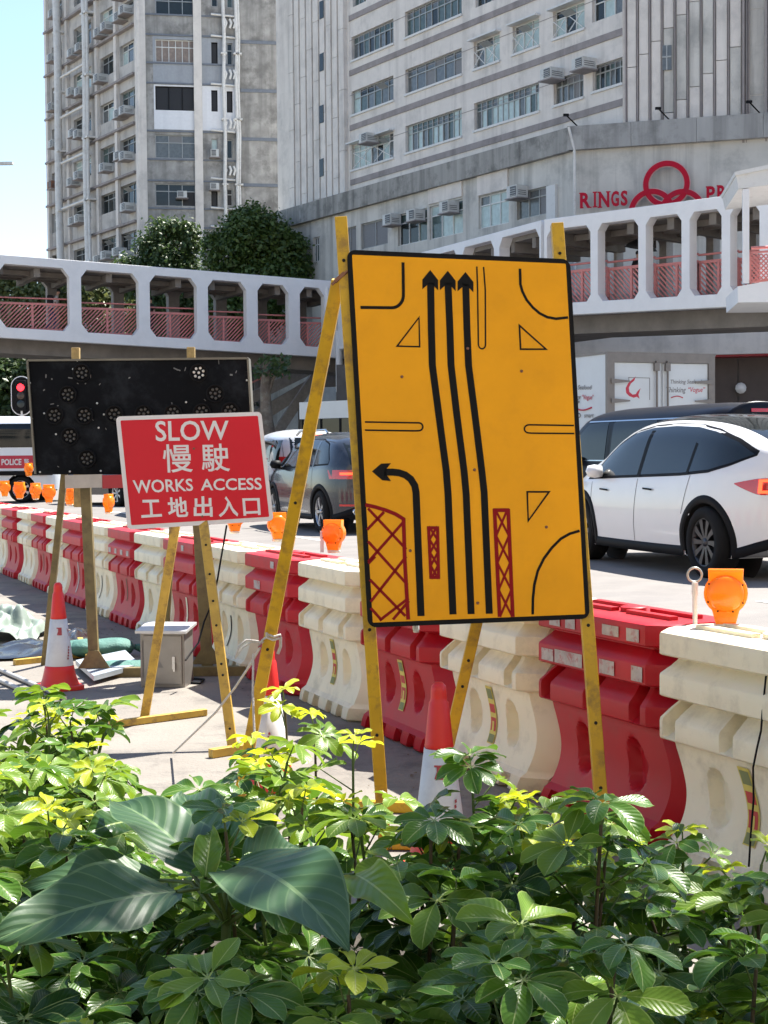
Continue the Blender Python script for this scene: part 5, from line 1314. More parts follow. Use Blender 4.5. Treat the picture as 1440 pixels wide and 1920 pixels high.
lamp('amber lamp just right of the thin arrow board leg', 131, 947, R(-20), 1.2)
lamp('amber lamp just left of the thin arrow board leg, lowest of the cluster', 92, 943, R(10), 1.3)
lamp('narrow amber lamp second from the arrow board leg', 67, 936, R(50), 1.25)
lamp('amber lamp third from the left edge of the photo', 37, 935, R(-10), 1.3)
lamp('amber lamp cut by the left edge of the photo', 9, 931, R(15), 1.3)
lamp('small distant amber lamp below the police lettering', 54, 893, R(60), 1.6, .95)
# eye bolt on a rod and rod lump
t = thing('ring_topped_rod', 'pale metal rod with a ring on top standing between the nearest two barriers', 'rod', gnd(1303, 1168, .786))
mb = MB(); mb.tube([(0, 0, -.02), (0, 0, .09), (0, 0, .10), (0, 0, .14)], [.0085, .009, .0115, .0115], 10); mb.build('rod', M_offw, t, world=False)
mb = MB(); mb.tube([(.0245 * cos(a), .004, .166 + .0245 * sin(a)) for a in [2 * pi * k / 24 for k in range(25)]], .0042, 8, cap=False); mb.build('ring', mat('dull_steel', (.42, .42, .38), .4, .6, var=.1), t, world=False)
t = thing('short_post', 'short pale stub post beside the amber lamp left of the yellow sign', 'post', gnd(604, 1034, .786)); mb = MB(); mb.box((0, 0, .06), (.022, .022, .13)); mb.build('stub', M_offw, t, world=False)
# cable hanging on nearest barrier
mb = MB(); mb.tube([pt(x, y, 4.62) for x, y in ((1445, 1235), (1436, 1270), (1430, 1330), (1427, 1370), (1420, 1400), (1412, 1440), (1413, 1500), (1408, 1560), (1404, 1625))], .0032, 6)
tag(mb.build('black_cable', M_trim), 'thin black cable hanging down over the nearest cream barrier', 'cable')

# ================================================================= big yellow diversion sign
M_yel = mat('yellow_frame_paint', (.56, .33, .006), .42, var=.12, scale=9, dirt=(.20, .11, .03), damt=.75, dscale=11)
M_sy = mat('yellow_reflective_sheet', (.86, .37, .002), .42, var=.05, scale=5, spec=.25, dirt=(.60, .25, .01), damt=.14, dscale=9)
M_sk = mat('black_sign_print', (.007, .007, .008), .5, var=0, spec=.12); M_sr = mat('dark_red_sign_print', (.25, .004, .008), .5, var=.05, spec=.15)
sg = Board([(650, 468), (1069, 486), (1106, 1160), (690, 1177)], [5.42, 5.50, 5.31, 5.33])
ft = gnd(722, 1592)
t = thing('diversion_sign', 'tall yellow road layout sign with black arrows on a leaning yellow frame', 'sign', (ft.x, ft.y, 0))
def beam_t(p, q, w=.044, d=.044, m=M_yel, name='leg', par=None, up=(0, -1, .1)):
    mb = MB(); mb.beam(p, q, w, d, up=up); return mb.build(name, m, par, bevel=.003)
def holes(p, q, ts, par, off=(0, -.0235, 0)):
    mb = MB()
    for k in ts: c_ = V(p).lerp(V(q), k) + V(off); mb.lathe([(0, .002), (.006, .002), (.006, -.002)], 8, c_, (0, -1, 0))
    build_split(mb, 'bolt_hole', M_under, par)
pl0, pl1 = gnd(722, 1592), pt(639, 408, 5.49); pr0, pr1 = gnd(1134, 1597), pt(1044, 420, 5.58)
a = beam_t(pl0, pl1, par=t, name='post'); holes(pl0, pl1, (.06, .18, .345, .93), a); b = beam_t(pr0, pr1, par=t, name='post'); holes(pr0, pr1, (.1, .2, .352, .95), b)
h0, f0 = pt(634, 525, 5.52), gnd(446, 1512); h1, f1 = pt(1040, 530, 5.62), gnd(812, 1524)
a = beam_t(f0, h0, .046, par=t); holes(f0, h0, (.12, .32, .6), a); b = beam_t(f1, h1, .042, par=t); holes(f1, h1, (.15, .25, .3), b)
beam_t(pl0 + V((.025, 0, .022)), pr0 + V((-.025, 0, .022)), .04, .04, par=t, name='foot_bar', up=(0, 0, 1)); beam_t(f0 + V((.02, 0, .02)), f1 + V((-.02, 0, .02)), .04, .04, par=t, name='foot_bar', up=(0, 0, 1))
mb = MB(); mb.beam(pt(628, 528, 5.46), pt(646, 512, 5.46), .03, .012); mb.tube([pt(622, 534, 5.45), pt(652, 508, 5.45)], .005, 6); mb.build('hinge', M_rust, t)
# panel: rounded rectangle, 3 mm thick with black border
W_, H_ = sg.W, sg.H
def rr(inset, rad, n=6):
    u0, v0 = inset / W_, inset / H_; ru, rv = rad / W_, rad / H_; out = []
    for cx, cy, a0 in ((1 - u0 - ru, 1 - v0 - rv, 0), (u0 + ru, 1 - v0 - rv, pi / 2), (u0 + ru, v0 + rv, pi), (1 - u0 - ru, v0 + rv, 3 * pi / 2)):
        for k in range(n + 1): a = a0 + pi / 2 * k / n; out.append((cx + ru * cos(a), cy + rv * sin(a)))
    return out
mb = MB(); mb.poly([sg.P(u, v, 0) for u, v in rr(0, .03)], -sg.n * .022); pn = mb.build('panel', M_sk, t)
mb = MB(); mb.poly([sg.P(u, v, .0012) for u, v in rr(.017, .004)]); mb.build('face', M_sy, pn)
A = lambda x, y: (600 + x / 2.769, 400 + y / 2.769); Bc = lambda x, y: (640 + x / 3, 780 + y / 3)
def on(px, off=.0026): u, v = sg.uv(*px); return sg.P(u, v, off)
def stroke(mb, pts, w, off=.0026, closed=False, m=0):
    q = [V((sg.uv(*p)[0] * W_, sg.uv(*p)[1] * H_)) for p in pts]; n = len(q); rows = []
    for i in range(n):
        a = q[(i - 1) % n] if (closed or i > 0) else q[i]; c_ = q[(i + 1) % n] if (closed or i < n - 1) else q[i]
        d0 = (q[i] - a).normalized() if (q[i] - a).length > 1e-9 else None; d1 = (c_ - q[i]).normalized() if (c_ - q[i]).length > 1e-9 else None
        d = ((d0 or d1) + (d1 or d0)).normalized(); nn = V((-d.y, d.x)); k = 1 / max(.4, (nn.dot(V((-(d1 or d0).y, (d1 or d0).x)))))
        rows.append([sg.P((q[i].x + nn.x * s_ * w / 2 * k) / W_, (q[i].y + nn.y * s_ * w / 2 * k) / H_, off) for s_ in (-1, 1)])
    if closed: rows.append(rows[0])
    mb.sheet(rows, m, False)
def arc(cx, cy, rx, ry, a0, a1, n=12): return [(cx + rx * cos(R(a0 + (a1 - a0) * k / n)), cy + ry * sin(R(a0 + (a1 - a0) * k / n))) for k in range(n + 1)]
Am = lambda l: [A(*p) for p in l]; Bm = lambda l: [Bc(*p) for p in l]
def art(name, fn, m=M_sk):
    mb = MB(); fn(mb)
    return build_split(mb, name, m, pn) if name in ('kerb_line', 'traffic_island', 'central_reserve', 'lane_arrow') and name != 'lane_arrow' else mb.build(name, m, pn)
def f_(mb):
    stroke(mb, Am([(431, 255), (433, 420)] + arc(373, 425, 60, 66, 0, 90)[1:] + [(210, 489)]), .0105)
    stroke(mb, Am([(1038, 288), (1040, 370)] + [(1050, 405), (1072, 450), (1105, 490), (1140, 520), (1180, 540), (1225, 548), (1288, 541)]), .0095)
    stroke(mb, Bm([(1340, 646), (1285, 662), (1235, 690), (1185, 740), (1140, 800), (1105, 870), (1085, 950), (1077, 1030), (1076, 1116)]), .0095)
art('kerb_line', f_)
def f_(mb):
    stroke(mb, Am([(514, 541), (517, 693), (400, 690)]), .0052, closed=True); stroke(mb, Am([(1035, 583), (1173, 706), (1041, 706)]), .0062, closed=True)
    stroke(mb, Bm([(1045, 427), (1168, 427), (1051, 590)]), .0062, closed=True)
art('traffic_island', f_)
def f_(mb):
    stroke(mb, Am([(814, 277), (818, 400), (822, 680)] + arc(841, 682, 18, 22, 180, 0, 10)[1:] + [(858, 400), (849, 279)]), .0052)
    stroke(mb, Bm([(133, 34), (430, 39)] + arc(436, 61, 22, 22, -90, 90, 10) + [(420, 84), (133, 80)]), .0056)
    stroke(mb, Bm([(1308, 54), (1060, 50)] + arc(1056, 73, 27, 23, 270, 90, 10) + [(1070, 97), (1310, 99)]), .0056)
art('central_reserve', f_)
def arrow(name, apts, bpts, tip):
    def g(mb):
        stroke(mb, Am(apts) + Bm(bpts), .0245)
        x, y = tip; mb.add([on(A(*p)) for p in ((x, y), (x + 41, y + 52), (x + 41, y + 106), (x + 12, y + 75), (x, y + 75), (x - 12, y + 75), (x - 41, y + 100), (x - 41, y + 50))], [(0, 1, 2, 3, 4, 5, 6, 7)])
    art(name, g)
arrow('lane_arrow', [(574, 360), (578, 600), (583, 790)], [(549, 0), (590, 310), (600, 440), (628, 1116)], (572, 295))
arrow('lane_arrow', [(664, 360), (674, 600), (680, 790)], [(650, 0), (690, 310), (702, 440), (730, 1114)], (663, 299))
arrow('lane_arrow', [(756, 365), (763, 600), (771, 790)], [(752, 0), (790, 310), (803, 430), (832, 1112)], (755, 305))
def f_(mb):
    stroke(mb, Bm([(448, 1125), (420, 430), (412, 390), (390, 355), (360, 332), (325, 320), (290, 316), (240, 316)]), .0245)
    mb.add([on(Bc(*p)) for p in ((172, 312), (224, 268), (279, 266), (255, 296), (252, 316), (258, 336), (280, 366), (230, 362))], [tuple(range(8))])
art('turn_arrow', f_)
def f_(mb):
    stroke(mb, Bm([(135, 500), (190, 512), (250, 530), (305, 552), (350, 580), (356, 800), (376, 1145)]), .013)
    for l in ([(150, 520), (365, 750)], [(150, 705), (372, 950)], [(160, 920), (360, 1125)], [(165, 1080), (228, 1150)], [(145, 640), (240, 540)], [(152, 820), (355, 590)], [(165, 1045), (365, 790)], [(215, 1150), (378, 1025)], [(290, 1145), (380, 1040)], [(372, 960), (165, 1045 + 5)][:0] or [(152, 830), (190, 790)]):
        stroke(mb, Bm(l), .0095, .0022)
art('closed_area_hatching', f_, M_sr)
def f_(mb):
    def frame(x0, x1, xb0, xb1, y0, y1, w, z):
        stroke(mb, Bm([(x0 + 6, y0), (xb0 + 6, y1)]), w, .0026); stroke(mb, Bm([(x1 - 6, y0), (xb1 - 6, y1)]), w, .0026); stroke(mb, Bm([(x0, y0 + 8), (x1, y0 + 8)]), w, .0028)
        for k in range(z):
            a, b = y0 + (y1 - y0) * k / z, y0 + (y1 - y0) * (k + 1) / z; fa, fb = k / z, (k + 1) / z
            xa0, xa1, xc0, xc1 = x0 + (xb0 - x0) * fa, x1 + (xb1 - x1) * fa, x0 + (xb0 - x0) * fb, x1 + (xb1 - x1) * fb
            stroke(mb, Bm([(xa0 + 8, a), (xc1 - 8, b)]), .008, .0024)
            if z == 4: stroke(mb, Bm([(xa1 - 8, a), (xc0 + 8, b)]), .008, .0023)
    frame(484, 547, 498, 553, 621, 916, .011, 4); stroke(mb, Bm([(498, 908), (553, 908)]), .011, .0028)
    mb2 = mb; frame(855, 944, 884, 970, 522, 1130, .0135, 4)
art('barrier_symbol', f_, M_sr)
mb = MB()
for p in (A(425, 849), A(1046, 820), Bc(749, 303), Bc(1153, 625), Bc(387, 758), Bc(767, 1052), A(767, 702)): mb.lathe([(0, .006), (.0035, .005), (.0055, .001), (.0055, 0)], 8, on(p, .002), sg.n)
mb.build('rivets', M_rust, pn)
mb = MB(); mb.lathe([(0, .012), (.01, .01), (.012, 0), (.012, -.02)], 10, pt(780, 1180, 5.36), (0, -.3, -1)); mb.build('bracket', M_ac, pn)

# ================================================================= red works access sign
M_sred = mat('red_sign_sheet', (.62, .012, .028), .4, spec=.3, var=.04, scale=3); M_sw = mat('white_sign_sheet', (.72, .70, .70), .45, var=.03)
b2 = Board([(217, 781), (490, 772), (513, 976), (239, 993)], [7.50, 7.62, 7.58, 7.46]); W_, H_ = b2.W, b2.H
f0, f1 = gnd(270, 1352), gnd(437, 1408)
t = thing('works_access_sign', 'red and white bilingual slow works access sign on thin yellow legs', 'sign', (f1.x, f1.y, 0))
def rr2(i, r): 
    global W_, H_
    return rr(i, r)
mb = MB(); mb.poly([b2.P(u, v, 0) for u, v in rr(0, .022)], -b2.n * .02); pn2 = mb.build('panel', M_sw, t)
mb = MB(); mb.poly([b2.P(u, v, .0012) for u, v in rr(.020, .006)]); mb.build('face', M_sred, pn2)
K = lambda x, y: (200 + x / 4.5, 760 + y / 4.5)
def word(t_, quad, name='lettering', bold=.0, **k):
    (x0, y0), (x1, y1), (x2, y2), (x3, y3) = [K(*p) for p in quad]
    def fn(u, v):
        tx = x0 + (x1 - x0) * u; ty = y0 + (y1 - y0) * u; bx = x3 + (x2 - x3) * u; by = y3 + (y2 - y3) * u
        px, py = bx + (tx - bx) * v, by + (ty - by) * v; uu, vv = b2.uv(px, py); return b2.P(uu, vv, .0024)
    mb = MB(); put_text(mb, t_, fn, bold=bold, **k); mb.build(name, M_sw, pn2)
word('SLOW', ((407, 132), (1028, 128), (1030, 292), (415, 305)), bold=.014)
word('慢', ((468, 330), (715, 325), (728, 563), (480, 570)), bold=.010); word('駛', ((795, 325), (1025, 322), (1043, 557), (805, 560)), bold=.010)
word('WORKS', ((218, 632), (722, 618), (732, 722), (230, 745)), bold=.016); word('ACCESS', ((793, 622), (1305, 610), (1310, 712), (795, 720)), bold=.016)
for ch, q in (('工', ((293, 798), (448, 795), (468, 938), (293, 950))), ('地', ((510, 775), (675, 772), (692, 940), (520, 948))), ('出', ((733, 770), (890, 765), (895, 940), (735, 945))), ('入', ((960, 768), (1100, 766), (1112, 938), (943, 945))), ('口', ((1143, 785), (1290, 782), (1300, 925), (1155, 932)))): word(ch, q, bold=.022)
mb = MB(); 
for p in (K(735, 365), K(807, 938)): uu, vv = b2.uv(*p); mb.lathe([(0, .006), (.004, .005), (.006, 0)], 8, b2.P(uu, vv, .002), b2.n)
mb.build('rivets', M_rust, pn2)
M_yel2 = mat('worn_yellow_paint', (.52, .33, .05), .5, var=.15, scale=12, dirt=(.16, .09, .04), damt=.85, dscale=14)
tl, tr = pt(362, 790, 7.66), pt(355, 790, 7.70)
a = beam_t(f0, pt(343, 900, 7.80).lerp(f0, -.18), .045, .03, M_yel2, par=t); a = beam_t(f1, pt(371, 900, 7.62) + V((0, 0, .0)), .046, .03, M_yel2, par=t); holes(f1, pt(371, 900, 7.62), (.08, .27, .31, .45, .54, .64, .75, .86), a, (0, -.017, 0))
beam_t(gnd(206, 1366) + V((0, 0, .02)), gnd(386, 1342) + V((0, 0, .02)), .035, .035, M_yel2, 'foot_bar', t, up=(0, 0, 1)); beam_t(gnd(395, 1421) + V((0, 0, .02)), gnd(475, 1408) + V((0, 0, .02)), .04, .04, M_yel2, 'foot_bar', t, up=(0, 0, 1))

# ================================================================= arrow board
b3 = Board([(52, 676), (465, 672), (478, 890), (67, 889)], [9.62, 9.55, 9.52, 9.60])
M_brdk = mat('black_board_face', (.005, .006, .008), .65, spec=.08, var=.2, scale=3, dirt=(.03, .034, .04), damt=.4, dscale=6); M_olive = mat('olive_frame_paint', (.17, .13, .05), .55, var=.2, scale=10, dirt=(.09, .06, .03), damt=.7, dscale=12)
g0, g1, g2, g3 = gnd(83, 1247), gnd(178, 1270), gnd(390, 1262), gnd(300, 1245)
t = thing('arrow_board', 'black lamp arrow board with round LED clusters on a trestle stand', 'sign', (g1.x, g1.y, 0))
mb = MB(); mb.poly([b3.P(0, 0), b3.P(1, 0), b3.P(1, 1), b3.P(0, 1)], -b3.n * .09); bd = mb.build('panel', M_brdk, t, bevel=.004)
mb = MB(); rim = mat('board_rim', (.16, .15, .12), .5, .3, var=.15)
for a, b in (((0, 1), (1, 1)), ((0, 0), (0, 1)), ((1, 0), (1, 1))): mb.beam(b3.P(*a, -.03), b3.P(*b, -.03), .012, .09, up=b3.n)
mb.build('rim', rim, bd)
led = MB()
M_led = mat('led_lens', (.10, .095, .085), .3, var=.2, scale=40); M_led2 = mat('bright_led_lens', (.75, .73, .68), .2, var=.1, scale=40)
cups = [(154, 699), (128, 740), (103, 779), (159, 779), (215, 777), (270, 776), (325, 775), (379, 773), (432, 771), (132, 818), (164, 860), (373, 699), (404, 738), (405, 815), (377, 855)]
for x, y in cups:
    u, v = b3.uv(x, y); c_ = b3.P(u, v, .001); mb = MB()
    mb.lathe([(.056, 0), (.056, .02), (.050, .022), (.048, .004), (0, .003)], 20, c_, b3.n); cp = mb.build('lamp_cup', M_trim, bd)
    mb = MB(); ax = b3.n.orthogonal().normalized(); ay = b3.n.cross(ax)
    for k in range(8):
        o_ = V((0, 0, 0)) if k == 7 else (ax * cos(k * 2 * pi / 7) + ay * sin(k * 2 * pi / 7)) * .030
        mb.lathe([(0, .012), (.006, .010), (.009, .004), (.009, 0)], 8, c_ + o_ + b3.n * .004, b3.n)
    mb.build('led_cluster', M_led2 if (x, y) == (373, 699) else M_led, cp)
mb = MB()
for x, y in ((56, 718), (60, 785), (64, 852), (75, 885), (131, 884), (189, 883), (182, 756), (185, 802), (349, 754), (463, 713), (145, 676), (83, 775), (195, 777), (137, 692), (105, 814)):
    u, v = b3.uv(x, y); mb.lathe([(0, .004), (.006, .003), (.007, 0)], 6, b3.P(u, v, .001), b3.n)
mb.build('rivets', M_ac, bd)
mb = MB(); rs = random.Random(3)
for k in range(46):
    u, v = rs.uniform(.05, .98), rs.uniform(.05, .97); a = rs.uniform(0, 3.1); l_ = rs.uniform(.004, .022); w_ = rs.uniform(.001, .004); d = V((cos(a), sin(a)))
    q = [(u + d.x * l_ + s1 * -d.y * w_ * .6, v + (d.y * l_ + s1 * d.x * w_) * 1.9) if s2 else (u + s1 * -d.y * w_ * .6, v + s1 * d.x * w_ * 1.9) for s1, s2 in ((-1, 0), (-1, 1), (1, 1), (1, 0))]
    mb.add([b3.P(*p, .0015) for p in q], [(0, 1, 2, 3)])
mb.build('scratches', mat('scratch_grey', (.16, .16, .16), .6, var=.3), bd)
for px, top_y in ((142, 652), (358, 651)):
    p = pt(px, top_y, 9.68); q = p - V((0, 0, 1.0)); beam_t(q, p, .05, .04, mat('ochre_stub', (.38, .26, .10), .6, var=.3, scale=30), 'upright', t)
beam_t(g1, pt(159, 880, 9.66), .062, .05, M_olive, 'leg', t); beam_t(g0, pt(121, 885, 9.82), .04, .035, M_olive, 'leg', t); beam_t(g2, pt(366, 880, 9.66), .07, .05, M_olive, 'leg', t); beam_t(g3 + V((0, .2, 0)), pt(330, 885, 9.8), .04, .035, M_olive, 'leg', t)
beam_t(g1 + V((-.02, 0, .03)), g2 + V((.25, -.12, .03)), .06, .06, M_olive, 'foot_bar', t, up=(0, 0, 1)); beam_t(gnd(27, 1248) + V((0, 0, .02)), gnd(205, 1228) + V((0, 0, .02)), .04, .04, M_yel2, 'foot_bar', t, up=(0, 0, 1))
beam_t(g1 + V((0, .05, .02)), gnd(150, 1205) + V((0, 0, .02)), .04, .04, M_yel2, 'foot_bar', t, up=(0, 0, 1))
for g_ in (g1, g2):
    mb = MB(); mb.poly([g_ + V((-.1, -.03, .06)), g_ + V((.1, -.03, .06)), g_ + V((.03, -.03, .17)), g_ + V((-.03, -.03, .17))], (0, .012, 0)); mb.build('gusset', M_olive, t)
pk = [(122, 0), (192, 1), (262, 0), (332, 1), (402, 0), (470, 1)]
for (x0, c_), (x1, _) in zip(pk, pk[1:]):
    mb = MB(); p = pt(x0, 916, 9.50); q = pt(x1 - .5, 914, 9.50); mb.ob(p, q - p, V((0, 0, .082)), V((0, .03, 0))); mb.build('plank', M_refr if c_ else mat('grubby_white_board', (.42, .38, .34), .7, var=.12, scale=12), t)

# ================================================================= cones
M_cred = mat('cone_red', (.68, .018, .012), .42, var=.06, scale=6, dirt=(.4, .08, .06), damt=.4); M_cwh = mat('cone_white_sleeve', (.66, .65, .64), .4, var=.05, scale=5, dirt=(.45, .42, .4), damt=.45, dscale=8); M_cgr = mat('cone_print', (.35, .05, .06), .6)
def cone(label, p, rz=0, h=.70):
    t = thing('traffic_cone', label, 'traffic cone', p, rz, 'red and white traffic cones'); k = h / .7
    mb = MB(); mb.lathe([(.128 * k, .03 * k), (.112 * k, .07 * k), (.1 * k, .12 * k), (.093 * k, .155 * k), (.086 * k, .16 * k), (.05 * k, .465 * k), (.053 * k, .47 * k), (.051 * k, .478 * k), (.036 * k, .625 * k), (.031 * k, .632 * k), (.029 * k, .645 * k), (.029 * k, .665 * k), (.026 * k, .685 * k), (.015 * k, .698 * k), (0, .70 * k)], 28)
    mb.build('cone_body', M_cred, t, world=False)
    mb = MB(); mb.lathe([(.0915 * k, .158 * k), (.0915 * k, .16 * k), (.0545 * k, .462 * k), (.052 * k, .462 * k)], 28); sl_ = mb.build('white_sleeve', M_cwh, t, world=False)
    mb = MB(); s_ = .135 * k; pts = []
    for cx, cy, a0 in ((1, 1, 0), (-1, 1, 90), (-1, -1, 180), (1, -1, 270)):
        for q in range(4): a = R(a0 + q * 30); pts.append(V((cx * (s_ - .04) + .04 * cos(a), cy * (s_ - .04) + .04 * sin(a), 0)))
    mb.poly(pts, (0, 0, .032 * k)); mb.build('base', M_cred, t, world=False, bevel=.006)
    mb = MB()
    for a0, txt, zz in ((-1.95, '1', .36), (-1.0, 'Y', .35), (-2.1, '7', .36)):
        def fn(u, v, a0=a0, zz=zz):
            z = (zz + .05 * v) * k; a = a0 + u * .35; r_ = (.0935 - (z / k - .16) * .122) * k + .0012; return V((r_ * cos(a), r_ * sin(a), z))
        put_text(mb, txt, fn)
    for q in range(5):
        z = .2 + q * .018; a0 = -1.25 + .05 * q; mb.add([V(((.0935 - (zz - .16) * .122 + .0015) * k * cos(a), (.0935 - (zz - .16) * .122 + .0015) * k * sin(a), zz * k)) for a, zz in ((a0, z), (a0 + .12, z + .004), (a0 + .10, z + .016), (a0 - .02, z + .012))], [(0, 1, 2, 3)])
    build_split(mb, 'worn_lettering', M_cgr, sl_, world=False); return t
cone('nearest red and white cone, dirty sleeve, in front of the barriers under the yellow sign', gnd(825, 1640), R(12), .635)
cone('red and white cone tied with rope behind the leaning yellow leg', gnd(507, 1475), R(-30), .585)
cone('clean bright cone standing alone by the black tarpaulin at the left', gnd(112, 1292), R(30), .635)

# ================================================================= control box, sandbags, tarpaulin, rope
p = gnd(305, 1289); t = thing('control_box', 'stainless steel control cabinet with a pale sloping lid standing on the path', 'cabinet', p, R(-8))
M_steel = mat('dull_stainless_steel', (.30, .285, .265), .38, .55, var=.12, scale=5, dirt=(.2, .17, .14), damt=.4)
mb = MB(); mb.box((0, .10, .165), (.27, .2, .33)); bx = mb.build('cabinet', M_steel, t, world=False, bevel=.004)
mb = MB(); mb.box((.005, -.006, .165), (.235, .012, .29)); dr = mb.build('door', M_steel, t, world=False, bevel=.003)
mb = MB(); mb.poly([V((-.155, -.035, .325)), V((.155, -.035, .325)), V((.155, .22, .352)), V((-.155, .22, .352))], (0, 0, .016)); mb.build('lid', mat('bright_lid', (.62, .62, .62), .3, .3, var=.03), t, world=False)
mb = MB(); mb.box((.075, -.018, .15), (.016, .014, .075)); mb.box((.08, -.028, .125), (.012, .012, .05)); mb.build('handle', M_chrome, dr, world=False)
mb = MB(); mb.poly([V((-.05, -.0135, .12)), V((.01, -.0135, .12)), V((-.02, -.0135, .17))]); mb.build('faded_triangle', mat('faded_grey_print', (.22, .21, .2), .6), dr, world=False)
mb = MB(); mb.tube([(-.12, -.014, .06), (-.12, -.014, .28)], .004, 6); mb.build('door_hinge', M_steel, dr, world=False)
pc = p
mb = MB(); pp = [pt(425, 985, 9.3), pt(408, 1085, 9.2), pt(398, 1130, 9.15), pt(383, 1165, 9.1), pt(372, 1205, 9.05), pt(348, 1238, 8.9)]; mb.tube(pp, .006, 6); mb.tube([gnd(345, 1282) + V((0, 0, .01)), gnd(375, 1284) + V((0, 0, .01)), gnd(383, 1277) + V((0, 0, .01)), gnd(350, 1274) + V((0, 0, .01))], .007, 6)
tag(mb.build('power_cable', M_trim), 'black power cable running down to the steel control cabinet', 'cable')
M_sand = mat('green_sandbag_fabric', (.06, .17, .14), .7, var=.2, scale=14, bump=.4, bscale=60)
def sandbag(label, p, rz, sx=.3, sy=.17, sz=.08):
    mb = MB(); n, m_ = 20, 12; rows = []
    for i in range(n + 1):
        u = -1 + 2 * i / n; r_ = []
        for j in range(m_ * 2):
            a = pi * j / m_; w_ = (1 - abs(u) ** 4) ** .5; ww = max(w_, .18 if abs(u) > .9 else w_)
            wr = 1 + .12 * noise.noise(V((u * 3, cos(a) * 2, sin(a) * 2 + p.x * 9)))
            r_.append(V((u * sx, cos(a) * sy * ww * wr, sz + sin(a) * sz * w_ * wr)))
        rows.append(r_ + [r_[0]])
    mb.sheet(rows); mb.tube([(sx, 0, sz), (sx + .05, .02, sz * .8)], [.02, .035], 6)
    o = mb.build('sandbag', M_sand); tag(o, label, 'sandbag', 'green sandbags by the arrow board'); o.location = p; o.rotation_euler.z = rz; return o
sandbag('green sandbag behind the arrow board leg, on the path', gnd(190, 1232), R(10), .23, .13, .065); sandbag('green sandbag between the far cone and the arrow board leg', gnd(150, 1232), R(25), .16, .11, .06); sandbag('green sandbag leaning against the steel control cabinet', gnd(232, 1262), R(8), .2, .1, .04)
mb = MB(); a, b, c_, d = gnd(142, 1255), gnd(176, 1286), gnd(262, 1262), gnd(235, 1235)
mb.poly([q + V((0, 0, .03)) for q in (a, b, c_, d)], (0, 0, .03)); tag(mb.build('metal_plate', mat('silver_plate', (.40, .45, .5), .4, .4, var=.1)), 'flat silver metal plate lying beside the arrow board leg', 'metal plate')
def crumple(name, label, cat, cx, cy, rx, ry, h, m, seed=0, n=34, group=None):
    mb = MB(); rows = []; c0_ = gnd(cx, cy)
    for i in range(n + 1):
        r_ = []
        for j in range(n + 1):
            u, v = -1 + 2 * i / n, -1 + 2 * j / n; d = u * u + v * v
            nz_ = abs(noise.noise(V((u * 1.6 + seed, v * 1.6, seed)))) * .9 + .35 + noise.noise(V((u * 4, v * 4 + seed, 1))) * .18 + .05 * noise.noise(V((u * 12, v * 12 + seed, 4)))
            ed = 1 + .25 * noise.noise(V((u * 2, v * 2, seed + 5)))
            r_.append(c0_ + V((u * rx * ed, v * ry * ed, .006 + h * max(0, 1 - d * .55) * nz_)))
        rows.append(r_)
    mb.sheet(rows, sm=True); o = mb.build(name, m); tag(o, label, cat, group); return o
crumple('tarpaulin', 'grey green crumpled tarpaulin heap at the left edge', 'tarpaulin', 22, 1196, .26, .42, .30, mat('grey_green_tarpaulin', (.20, .25, .21), .45, var=.15, scale=10), 2)
crumple('black_plastic_sheet', 'crumpled black plastic sheeting behind the far cone', 'plastic sheet', 65, 1222, .42, .5, .09, mat('black_plastic_sheet', (.018, .018, .02), .25, var=.2), 7)
crumple('black_plastic_sheet', 'small scrap of black plastic right of the far cone', 'plastic sheet', 143, 1194, .12, .35, .07, MATS['black_plastic_sheet'], 12)
M_pp = mat('dusty_white_pipe', (.42, .40, .37), .5, var=.08, scale=12)
for (a_, b_), txt in ((((-40, 1243), (121, 1314)), 'upper'), (((-50, 1258), (94, 1323)), 'lower')):
    mb = MB(); mb.tube([gnd(*a_) + V((0, 0, .016)), gnd(*b_) + V((0, 0, .016))], .0145, 10); tag(mb.build('white_pipe', M_pp), txt + ' of two long dusty white pipes lying at the left edge of the hedge', 'pipe', 'white pipes by the hedge')
# rope
M_rope = mat('pale_rope', (.55, .52, .48), .8, var=.15, scale=60, bump=.5, bscale=200)
mb = MB(); q0 = h0.lerp(gnd(446, 1512), 0); ax0 = gnd(446, 1512); 
def onleg(k): return gnd(446, 1512).lerp(h0, k)
kn = onleg(.335); Dk = kn.y - .03
mb.tube([pt(x, y, Dk - .02) for x, y in ((502, 1190), (514, 1194), (526, 1190), (527, 1196), (512, 1200), (500, 1195), (500, 1186))], .005, 6)
mb.tube([pt(x, y, Dk) for x, y in ((503, 1192), (492, 1200), (484, 1212), (494, 1204), (480, 1202), (462, 1200), (448, 1212), (441, 1232))], .0045, 6)
mb.tube([pt(x, y, Dk) for x, y in ((490, 1205), (472, 1204), (455, 1214), (444, 1230), (440, 1234))], .0035, 6); mb.tube([pt(x, y, Dk + .02) for x, y in ((526, 1195), (526, 1212), (521, 1226))], .006, 6)
g_ = gnd(325, 1420)
mb.tube([pt(487, 1215, Dk), pt(470, 1245, Dk + .08), pt(440, 1290, Dk + .22), pt(405, 1335, Dk + .35), g_ + V((.0, 0, .02))], .005, 6); mb.tube([pt(475, 1225, Dk - .02), pt(474, 1300, Dk - .05), pt(477, 1375, Dk - .1)], .0045, 6)
tag(mb.build('rope', M_rope), 'knotted pale rope tied round the leaning yellow leg and stretched to the ground', 'rope')
